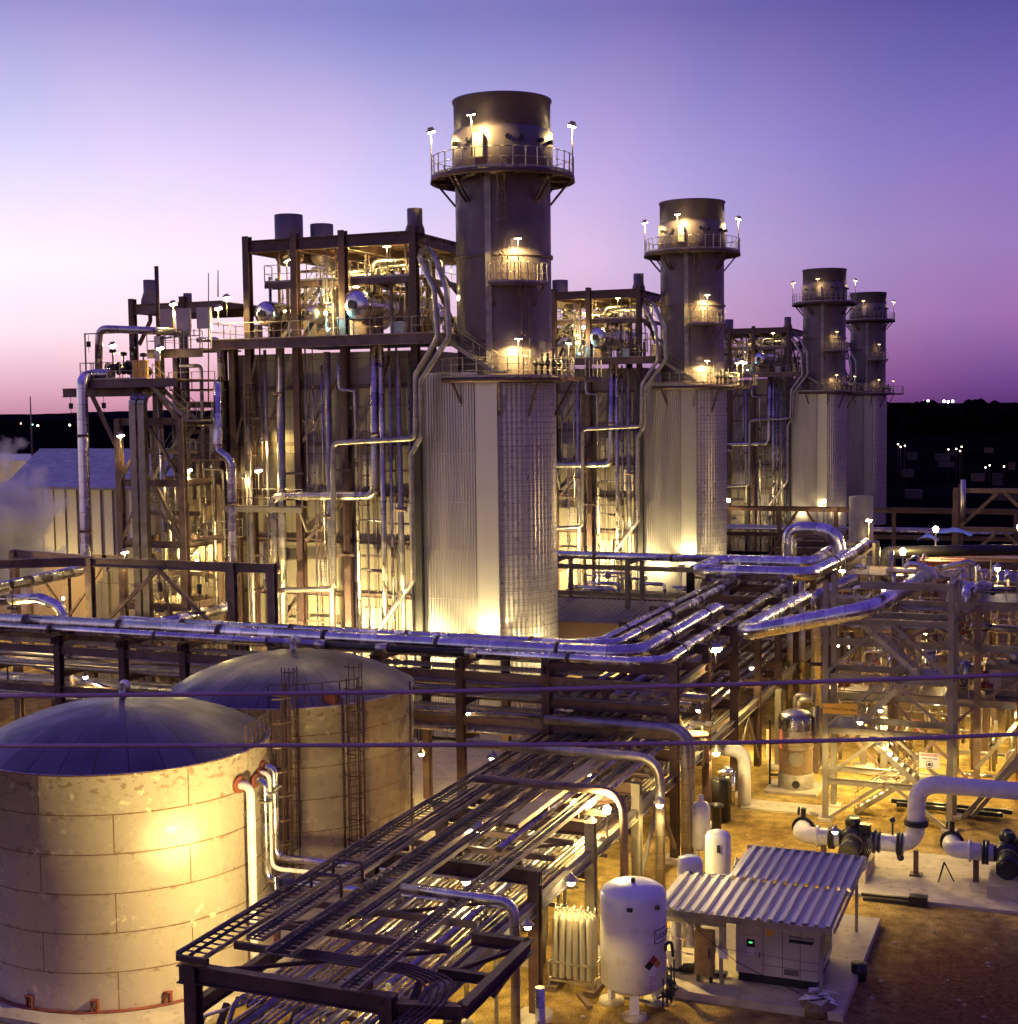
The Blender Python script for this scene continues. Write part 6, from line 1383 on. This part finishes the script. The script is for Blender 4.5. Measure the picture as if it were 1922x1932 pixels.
for i in range(150):
    x = rnd.uniform(-12.5, 3.2); y = rnd.choice((78.6, 80.2, 82, 84, 86.5, 89, 92)); zb = rnd.choice((.2, .2, 4.6, 4.6, 7.4)); h = rnd.uniform(1.4, 4.2); r = rnd.choice((.05, .06, .08, .11, .16))
    p = [V((x, y, zb)), V((x, y, zb+h))]
    for k in range(rnd.choice((1, 1, 2, 3))):
        l = p[-1]; ax = rnd.choice((0, 0, 1, 2)); q = V(l); q[ax] += rnd.choice((-1, 1))*rnd.uniform(.8, 3.0); q.z = max(.3, min(q.z, 10.2)); p.append(q)
    pipe(p, r, rnd.choice(('jacket', 'jacket_bright', 'jacket_small', 'jacket_dull', 'steel_grey', 'galvanised')), 'silver process pipe with bends inside the crowded steel structure at right', 'process pipes at right', 9)
for i in range(34):
    x = rnd.uniform(-12.5, 3.2); y = rnd.choice((78.2, 81, 83.5, 88)); z = rnd.choice((.9, 1.2, 5.2, 5.6, 8.0, 10.2)); mb = MB(); r = rnd.uniform(.14, .3)
    mb.ball((x, y, z), r, 10); mb.cyl((x-r*1.8, y, z), (x+r*1.8, y, z), r*.55, n=10); mb.cyl((x, y, z-r), (x, y, z+r*2.6), r*.2, n=8); mb.lathe((x, y, z+r*2.6), [(.02, 0), (r*.9, .02), (r*.9, r*.5), (.02, r*.6)], 12)
    solo(mb, 'control_valve', rnd.choice(('dark_machine', 'steel_grey', 'dull_alum', 'rust_red')), 'control valve with round actuator inside the process structure at right', 'valve', 'control valves at right')
for i in range(9):
    x = rnd.uniform(-12, 2.5); y = rnd.choice((80, 84, 90)); z = rnd.choice((.3, 4.7, 4.7)); mb = MB(); r = rnd.uniform(.3, .5); h = rnd.uniform(1.2, 2.2)
    mb.lathe((x, y, z), [(.02, 0), (r*.7, .02), (r, .2), (r, h), (r*.7, h+.18), (.02, h+.22)], 18); solo(mb, 'drum_vessel', rnd.choice(('jacket_bright', 'jacket', 'dull_alum')), 'small shiny upright drum among the process pipes at right', 'vessel', 'small process drums')
oc = un(1594, 1295, Y=79); solo(MB().lathe((oc.x, 79, oc.z-.5), [(.02, 0), (.34, 0), (.34, .95), (.3, 1.05), (.02, 1.1)], 18), 'orange_drum', 'orange_paint', 'orange drum inside the structure left of the stair flights', 'drum')

# ================================================================ BACK: low building, clutter, far rack
lb = thing('low_building', (-31, 100, 0), 'low tan building with ribbed roof between the first two stacks', 'building')
MB().box(-39.5, -24.5, 97.8, 104, 0, 4.6).build('wall', 'far_wall', lb); mb = MB(); mb.add([(-40, 97.3, 4.62), (-24, 97.3, 4.62), (-24, 104.4, 5.3), (-40, 104.4, 5.3), (-40, 97.3, 4.5), (-24, 97.3, 4.5), (-24, 104.4, 5.18), (-40, 104.4, 5.18)], [(0, 1, 2, 3), (7, 6, 5, 4), (0, 4, 5, 1), (1, 5, 6, 2), (2, 6, 7, 3), (3, 7, 4, 0)])
for k in range(40): mb.beam((-39.9+k*.41, 97.3, 4.65), (-39.9+k*.41, 104.4, 5.33), .06, .05, UP)
mb.build('roof', 'metal_roof', lb)
xr = thing('cross_rack', (-30, 103, 0), 'second cross rack carrying silver pipes between the first two stacks', 'pipe rack')
for x in (-37, -31.2, -25.4, -19.8):
    for y in (101.6, 105.4): MB().ibeam((x, y, 0), (x, y, 8.7), .3, .32, (0, 1, 0)).build('column', 'steel_grey', xr)
    MB().ibeam((x, 101.4, 8.5), (x, 105.6, 8.5), .22, .34, UP).build('crossbeam', 'steel_grey', xr)
MB().ibeam((-40, 101.6, 8.1), (-17, 101.6, 8.1), .22, .36, UP).ibeam((-40, 101.6, 6.1), (-17, 101.6, 6.1), .2, .3, UP).build('long_beam', 'steel_grey', xr)
for i, x in enumerate((-27.8, -25.6)):
    solo(MB().tube([(x, 107, 5.6), (x, 107, 7.6), (x+1.2, 107, 7.6), (x+1.2, 107, 5.6)], .34, 12, .6), 'duct_hoop', 'black_rubber', ('left', 'right')[i]+' of two black hoop ducts above the low building', 'duct', 'black hoop ducts')
rnd = random.Random(15)
for i in range(26):
    x = rnd.uniform(-38, -21); y = rnd.uniform(106, 110); z = rnd.uniform(5.4, 7.2); L = rnd.uniform(1, 4)
    pipe([(x, y, z), (x+L, y, z), (x+L, y, z-rnd.uniform(.5, 1.5))], rnd.choice((.06, .1, .14)), rnd.choice(('jacket', 'jacket_bright', 'jacket_small')), 'small bright pipe among the machinery above the low building', 'pipes above the low building', 8)
md = thing('machine_deck', (-29, 108, 0), 'machinery deck behind the low building', 'platform'); MB().box(-39, -20, 105.8, 111, 5.0, 5.2).build('deck', 'steel_dark', md); mb = MB()
for x in range(-38, -20, 5): mb.beam((x, 106, 0), (x, 106, 5), .25)
mb.build('posts', 'steel_dark', md)
frk = thing('far_rack', (-15, 154, 0), 'long far pipe rack beam with two round lamps, beyond the arch pipe', 'pipe rack')
for x in range(-36, 18, 6):
    MB().ibeam((x, 153.2, 0), (x, 153.2, 9.2), .4, .4, (0, 1, 0)).build('column', 'steel_dark', frk)
MB().ibeam((-38, 153.2, 9.0), (18, 153.2, 9.0), .35, .55, UP).ibeam((-38, 153.2, 6.2), (18, 153.2, 6.2), .3, .45, UP).build('long_beam', 'steel_dark', frk)
for i in range(7): pipe([(-39, 154+i*.5, 6.7+.1*(i % 2)), (15, 154+i*.5, 6.7+.1*(i % 2))], (.12, .2, .15)[i % 3], ('jacket', 'jacket_dull')[i % 2], 'horizontal pipe on the far rack catching lamp glints', 'pipes on the far rack', 8)
mb = MB(); mb.beam((-31, 152.9, 4), (-28, 152.9, 8.8), .25); mb.beam((-24, 152.9, 4), (-27, 152.9, 8.8), .25); solo(mb, 'rack_brace', 'steel_dark', 'V-shaped brace in front of the far rack', 'brace')
tr = thing('truss_tower', (0, 132, 0), 'braced steel truss tower at the far right edge', 'tower')
q = un(1885, 930, Y=132)
for x in (q.x-3.6, q.x+4):
    for y in (132, 138): MB().beam((x, y, 0), (x, y, q.z+.4), .45).build('column', 'steel_dark', tr)
for z in (q.z+.2, q.z-3.2, q.z-6.4):
    MB().beam((q.x-3.6, 131.7, z), (q.x+4, 131.7, z), .3, .4).build('beam', 'steel_dark', tr)
for z in (q.z, q.z-3.4):
    for s_ in (-1, 1): MB().beam((q.x+.2+s_*.3, 131.6, z), (q.x+.2+s_*3.4, 131.6, z-3), .28).build('brace', 'steel_dark', tr)
pp([un(1818, 905, Y=128), un(1818, 985, Y=128)], .22, 'jacket', 'lone vertical silver pipe beside the far truss tower', n=10)
# dark yard beyond
rnd = random.Random(88)
for i in range(11):
    q = un(rnd.uniform(1690, 1915), rnd.uniform(852, 945), z=0)
    s_ = rnd.uniform(.9, 2.6); h = rnd.uniform(1.4, 2.8)
    t = thing('storage_crate', q, 'dark crate or site hut on the unlit yard beyond the stacks', 'crate', 'crates on the dark yard'); mb = MB().box(q.x-s_, q.x+s_, q.y-s_*.5, q.y+s_*.5, 0, h)
    for k in range(6): mb.box(q.x-s_+k*s_*.38, q.x-s_+k*s_*.38+.1, q.y-s_*.5-.06, q.y-s_*.5, 0, h)
    mb.build('body', rnd.choice(('far_dark', 'steel_dark')), t); MB().box(q.x-s_-.1, q.x+s_+.1, q.y-s_*.5-.1, q.y+s_*.5+.1, h, h+.12).build('lid', 'far_dark', t)
# ================================================================ CABLES IN FRONT
for i, pts in enumerate((((-120, 1314), (200, 1311.5), (480, 1309), (770, 1306), (1100, 1299), (1400, 1291), (1700, 1281), (2060, 1268)), ((-120, 1407.5), (300, 1407), (700, 1406), (1100, 1404.5), (1400, 1401), (1700, 1394), (2060, 1380)))):
    P = [un(x, y, d=15) for x, y in pts]
    solo(MB().tube(P, .022, 10, .3), 'overhead_cable', 'cable_jacket', ('upper', 'lower')[i]+' of two thick overhead cables spanning the whole picture', 'cable')
# ================================================================ STEAM
def steam():
    mt = bpy.data.materials.new('steam'); mt.use_nodes = True; t = mt.node_tree; t.nodes.clear(); MAT['steam'] = mt
    tcn = N(t, 'ShaderNodeTexCoord'); g = N(t, 'ShaderNodeVectorMath', operation='LENGTH')
    mp = N(t, 'ShaderNodeMapping'); mp.inputs['Scale'].default_value = (1/6.2, 1/5.0, 1/7.5); t.links.new(tcn.outputs['Object'], mp.inputs['Vector']); t.links.new(mp.outputs[0], g.inputs[0])
    nn = noise(t, .42, 5, tcn.outputs['Object'])
    dsn = math_(t, 'SUBTRACT', remap(t, nn, .3, .75, .15, 1.25), math_(t, 'MULTIPLY', g.outputs['Value'], 1.0))
    dsn = math_(t, 'MULTIPLY', math_(t, 'MAXIMUM', dsn, 0.0), 5.0)
    pv = N(t, 'ShaderNodeVolumePrincipled'); pv.inputs['Color'].default_value = (.95, .95, .95, 1); t.links.new(dsn, pv.inputs['Density'])
    o = N(t, 'ShaderNodeOutputMaterial'); t.links.new(pv.outputs[0], o.inputs['Volume'])
    c = un(-12, 1000, d=98); mb = MB().lathe((0, 0, 0), [(max(.05, 6*math.sin(PI*k/8)), -7*math.cos(PI*k/8)) for k in range(9)], 16)
    o_ = mb.build('steam_plume', 'steam'); o_.location = c; o_['kind'] = 'stuff'; tag(o_, 'white steam drifting up at the left edge before the turbine hall', 'steam')
steam()
# ================================================================ LAMPS
SL = 'lit floodlight '
def stack_lamps(cx, cy, nm, k, mat):
    def front(r, s_, z, c): return globals()['front'](r, s_, z*.99, c)
    for s_, z, h, w_, lab in ((-1.42, 37.05, 2.8, 160, 'left side of the ring platform'), (1.40, 37.3, 3.1, 160, 'right side of the ring platform'), (-.42, 37.3, 3.0, 320, 'front of the ring platform')):
        w_ *= 2.4
        r = 3.0 if abs(s_) > 1 else 3.9
        p = front(r, max(-1, min(1, s_)), z, (cx, cy)) if abs(s_) <= 1 else V((cx, cy, z*.99))+RT*(s_*3.0)
        if abs(s_) <= 1: p = front(4.2, s_, z, (cx, cy))
        lamp(p, SL+'on the '+lab+' of the '+nm+' stack', w_*k, aim=((V((cx, cy, 0))-V((p.x, p.y, 0))).normalized()*.25-UP), cone=165, h=h, mat=mat, loff=.2, size=.95)
    p = front(3.85, .22, 30.2, (cx, cy)); lamp(p, SL+'over the mid platform of the '+nm+' stack', 800*k, cone=165, aim=FW*.2-UP, h=2.6, mat=mat, size=.8)
    p = front(4.0, .2, 24.4, (cx, cy)); lamp(p, SL+'over the base platform of the '+nm+' stack', 800*k, cone=165, aim=FW*.2-UP, h=2.3, mat=mat, size=.8)
    p = front(4.1, .93, 24.2, (cx, cy)); lamp(p, SL+'at the right end of the base platform of the '+nm+' stack', 450*k, cone=165, aim=FW*.2-UP-RT*.1, h=2.1, mat=mat, size=.7)
stack_lamps(SX, SY, 'nearest', 1.0, 'lamp_glow'); stack_lamps(SX-.4, SY+46.6, 'second', 1.1, 'lamp_glow'); stack_lamps(SX-.2, SY+117.1, 'third', .12, 'lamp_glow_dim'); stack_lamps(SX-.4, SY+161.6, 'fourth', .03, 'lamp_glow_dim')
YG = (1, .80, .34)
def hl(dy, nm, k):
    o = V((0, dy, 0))
    lamp(V((-46.4, 79.0, 29.6))+o, SL+'on a post under the roof of the '+nm+' boiler, left bay', 1100*k, h=1.6, aim=(.3, .6, -1))
    lamp(V((-39.2, 78.6, 30.1))+o, SL+'on a post under the roof of the '+nm+' boiler, right bay', 1100*k, h=2.0, aim=(-.2, .6, -1))
    lamp(V((-34.6, 79.0, 26.6))+o, SL+'between the slanting pipes and stack of the '+nm+' boiler', 1500*k, style='globe', h=2.0)
    lamp(V((-42.6, 77.0, 25.9))+o, SL+'beside the drum heads of the '+nm+' boiler', 700*k, style='globe', h=1.4, size=.6)
    lamp(V((-42.3, 76.7, 24.9))+o, 'teal glowing lamp by the drum heads of the '+nm+' boiler', 90*k, style='globe', h=.4, size=.5, color=(.15, .85, 1), mat='lamp_glow_teal')
    lamp(V((-44.0, 83.0, 27.6))+o, SL+'behind the upper walkway of the '+nm+' boiler', 1100*k, style='globe', h=3.0, size=.7)
    lamp(V((-38.6, 73.4, 5.2))+o, SL+'low before the near wall of the '+nm+' boiler, right side', 2900*k, aim=(0, 1, .7), h=5, loff=.3, color=YG)
    lamp(V((-37.4, 76.0, 9.2))+o, SL+'on the near wall of the '+nm+' boiler behind the slanting drain pipe', 420*k, aim=(0, 1, -.1), h=1.0, loff=.2, color=YG, size=.6)
    lamp(V((-43.2, 72.3, 5.0))+o, SL+'at the foot of the near wall of the '+nm+' boiler, middle', 5200*k, aim=(.1, 1, .5), h=4, loff=.4, color=YG)
    lamp(V((-32.6, 75.8, 6.0))+o, SL+'shining up the corner panel of the '+nm+' stack base', 1800*k, cone=85, aim=(0, 1, 1.3), h=5, loff=.3, color=YG)
    lamp(V((-27.6, 77.4, 5.2))+o, SL+'shining on the right flank of the '+nm+' stack base', 800*k, aim=(-.8, 1, .9), h=5, loff=.3, color=YG)
    lamp(V((-35.6, 74.4, 5.0))+o, SL+'shining along the flat duct beside the '+nm+' stack base', 500*k, aim=(.1, 1, .9), h=4.5, loff=.3, color=YG)
hl(0, 'nearest', 1); hl(46.6, 'second', 1.0); hl(117.1, 'third', .10)
lamp((-48.6, 76.7, 16.1), SL+'on the gallery of the nearest boiler wall, left', 230, h=1.9, aim=(0, 1, -.6), size=.7)
lamp((-46.9, 76.4, 18.3), SL+'high on the boiler wall left of the first column', 150, h=.6, aim=(0, 1, -.8), size=.6)
# left end
for (x, y, Y, w_, lab, st_) in ((327, 572, 76, 420, 'tucked between vent pipe and roof frame', 'flood'), (412, 580, 76, 450, 'above the deck left of the drums', 'flood'), (213, 650, 75, 420, 'on the high valve platform', 'flood'), (228, 820, 73.5, 220, 'high on the stair tower left column', 'flood'), (236, 1040, 73.5, 260, 'low on the stair tower left column', 'flood'), (356, 885, 76.5, 200, 'on the bay gallery beside the stair tower', 'flood'), (488, 886, 76.4, 120, 'on the boiler gallery left of the S bend pipe', 'flood'), (428, 560, 76.5, 160, 'on a dark mast at the left end of the boiler deck', 'flood'), (302, 655, 74.4, 120, 'low beside the square section of the vent pipe', 'flood'), (375, 900, 80, 350, 'deep behind the bay columns', 'globe'), (372, 1060, 77.3, 600, 'deep behind the stair tower foot', 'globe'), (510, 1175, 73, 420, 'on the ground by the S bend pipe foot', 'globe'), (280, 1150, 76, 500, 'under the stair tower foot', 'globe'), (120, 1130, 74, 420, 'under the far left pipe loop', 'globe')):
    lamp(un(x, y, Y=Y), SL+lab, w_, style=st_, h=1.2, aim=(.35, -.2, -1), size=.8 if st_ == 'flood' else .5)
lamp(un(12, 1190, Y=63.0), 'glaring globe lamp at the left edge beside the pipe loop', 700, style='globe', h=3, size=1.3)
for i, (x, y, z) in enumerate(((-50, 62.8, 5.9), (-44, 62.8, 3.4), (-37.5, 62.8, 5.5), (-30, 63, 3.2), (-27.5, 63.0, 5.4), (-57, 70, 4))):
    lamp((x, y, z), SL+('beneath the cross rack at far left', 'beneath the cross rack behind the near tank', 'beneath the cross rack behind the rear tank', 'beneath the cross rack below the stack', 'beneath the cross rack near its right end', 'behind the left support frame')[i], 560, style='bell', h=0, size=.7)
# tank flood, rack lamps
fl = un(538, 1664, X=-23.0)
ftarget = shell_pt(T1, .25, 5.2)[0]; fdir = (ftarget-fl).normalized()
t = lamp(fl, 'bluish floodlight box on the rack edge aimed at the near storage tank', 0, aim=fdir, h=.5, size=1.1)
ld2 = bpy.data.lights.new('lamp_light', 'SPOT'); ld2.energy = 3000; ld2.color = (1, .74, .26); ld2.spot_size = math.radians(165); ld2.spot_blend = .8; ld2.shadow_soft_size = .15
lo = bpy.data.objects.new('lamp_light', ld2); col.objects.link(lo); lo.parent = t; lo.location = fl+fdir*.5-V(t.location); lo.rotation_euler = fdir.to_track_quat('-Z', 'Y').to_euler()
hd = (shell_pt(T1, .30, 5.7)[0]-fl).normalized(); ld3 = bpy.data.lights.new('lamp_light', 'SPOT'); ld3.energy = 2600; ld3.color = (1, .78, .34); ld3.spot_size = math.radians(30); ld3.spot_blend = 1.0; ld3.shadow_soft_size = .1  # second, narrow spot added to the fixture to throw the hot spot
lo = bpy.data.objects.new('lamp_light', ld3); col.objects.link(lo); lo.parent = t; lo.location = fl+hd*.5-V(t.location); lo.rotation_euler = hd.to_track_quat('-Z', 'Y').to_euler()
lamp((-23.2, 56.5, 2.6), 'low lamp beneath the rack lighting the foot of the rear tank', 120, style='bell', h=0, size=.7)
lamp(un(1146, 1529, Y=49.8), 'blazing lamp on the curved pipe beside the main rack', 2600, style='globe', h=1.0, size=.8)
for x, y, X, w_, lab in ((1078, 1657, -15.9, 210, 'bell lamp hanging over the gas cylinder pack'), (1245, 1512, -15.3, 420, 'bell lamp hanging by the tall post behind the white vessel'), (905, 1560, -19.5, 350, 'bell lamp hanging under the rack trays, far'), (780, 1745, -20.0, 420, 'bell lamp hanging under the rack near the silver pipes'), (880, 1655, -19.0, 300, 'bell lamp hanging under the rack, middle'), (1030, 1480, -20, 300, 'bell lamp hanging under the rack beyond the lidded tray'), (930, 1425, -24, 350, 'bell lamp behind the rear tank'), (690, 1870, -18.5, 260, 'bell lamp hanging near the blue drum')):
    p = un(x, y, X=X)
    if p.z < 2.2: p.z = 2.4
    lamp(p, lab, w_*(1.2 if X < -16 else 1.2), style='bell', h=0, size=.75)
lamp(un(1351, 1222, X=-16.0), 'bright tilted lamp at the top of the tall rack post', 300, aim=(.5, -.6, -1), h=.8, size=1.0)
lamp(un(1352, 1414, X=-15.9), 'bright tubular lamp above the dark vertical pump', 550, style='bell', h=0, size=.9)
for i, (x, y, Y, w_, lab, st_) in enumerate(((1704, 1042, 93, 900, 'globe lamp above the end of the slanting pipe', 'globe'), (1766, 1000, 104, 1000, 'globe lamp standing by the blue tarps', 'globe'), (1883, 1068, 86, 400, 'twin-bell post lamp by the right railing', 'bell'), (1925, 996, 104, 700, 'globe lamp cut by the right edge', 'globe'), (1375, 945, 152, 500, 'left round lamp on the far rack', 'globe'), (1555, 947, 152, 500, 'right round lamp on the far rack', 'globe'), (1402, 682, 127, 500, 'post lamp on the deck right of the second stack', 'flood'), (1660, 712, 242, 60, 'small lamp between the last two stacks', 'flood'), (1640, 980, 110, 500, 'lamp on the frame right of the arch pipe', 'flood'), (1590, 1075, 99, 200, 'lamp low on the arch pipe leg', 'flood'))):
    lamp(un(x, y, Y=Y), lab, w_, style=st_, h=2.2, aim=(.1, -.6, -1), size=1.1 if st_ == 'globe' else .8)
for i, (x, y, z, w_) in enumerate(((-10.5, 79.6, 3.9, 260), (-12.4, 80, 6.8, 170), (-7.0, 80.4, 3.9, 260), (-6.2, 83, 6.9, 200), (-3.0, 80, 4.0, 260), (-2.5, 83.6, 7.0, 180), (.8, 80, 3.9, 260), (-8.4, 87, 6.6, 200), (1.0, 84, 8.9, 150), (-5, 89, 3.5, 250), (-10.8, 87, 9.1, 150))):
    lamp((x, y, z), 'bell lamp glowing inside the process structure at right', w_*3.3, style='bell', h=0, size=.6, group='lamps inside the process structure')
lamp(un(1418, 1338, Y=80), 'cluster lamp glowing left of the silver vessel under the structure', 520, style='bell', h=0, size=.9)
for i, (x, y, z, w_, lab) in enumerate(((-9.5, 75.6, 4.2, 1500, 'added fill lamp under the structure shining on the sand behind the stair tower'), (-31, 95.8, 2.6, 1400, 'bell lamp before the low tan building'), (-19.4, 57.5, 4.4, 900, 'bell lamp under the rack crossbeam near the rear tank'), (-17.2, 51.2, 4.3, 900, 'bell lamp under the rack crossbeam beside the tall white posts'), (-8.35, 70.0, 4.2, 1700, 'added fill lamp under the middle of the stair tower'), (-9.2, 66.0, 5.6, 1300, 'added fill lamp before the stair tower'), (-15.9, 62.6, 6.4, 1500, 'added fill lamp on a tall rack post above the dark vertical pump'), (-2.6, 76.6, 4.2, 900, 'added fill lamp under the structure beside the rust-red ladder'), (-15.9, 73.8, 6.4, 900, 'added fill lamp on a tall rack post behind the silver vessel'), (-9.0, 57.6, 2.9, 260, 'added fill lamp at the back eave of the shed'), (-15.7, 40.4, 4.1, 250, 'added fill lamp under the right edge of the rack by the U-shaped pipe'))):
    lamp((x, y, z), lab, w_, style='bell', h=0, size=.6)  # yard bell lamps among these are added, unseen sources that light the ground
# far yard pinpricks
for i, (x, y) in enumerate(((1695, 838), (1700, 843), (1708, 841), (1805, 847), (1812, 851), (1860, 882), (1895, 880), (1868, 878), (1815, 843), (1790, 848))):
    q = un(x, y, d=330); t = thing('yard_lamp', (q.x, q.y, 0), 'tiny yard lamp glowing in the dark field right of the stacks', 'lamp', 'yard lamps far right'); MB().cyl((q.x, q.y, 0), q, .03, n=5).build('pole', 'steel_dark', t); MB().ball(q, .16, 8).build('lens', 'town_white', t)
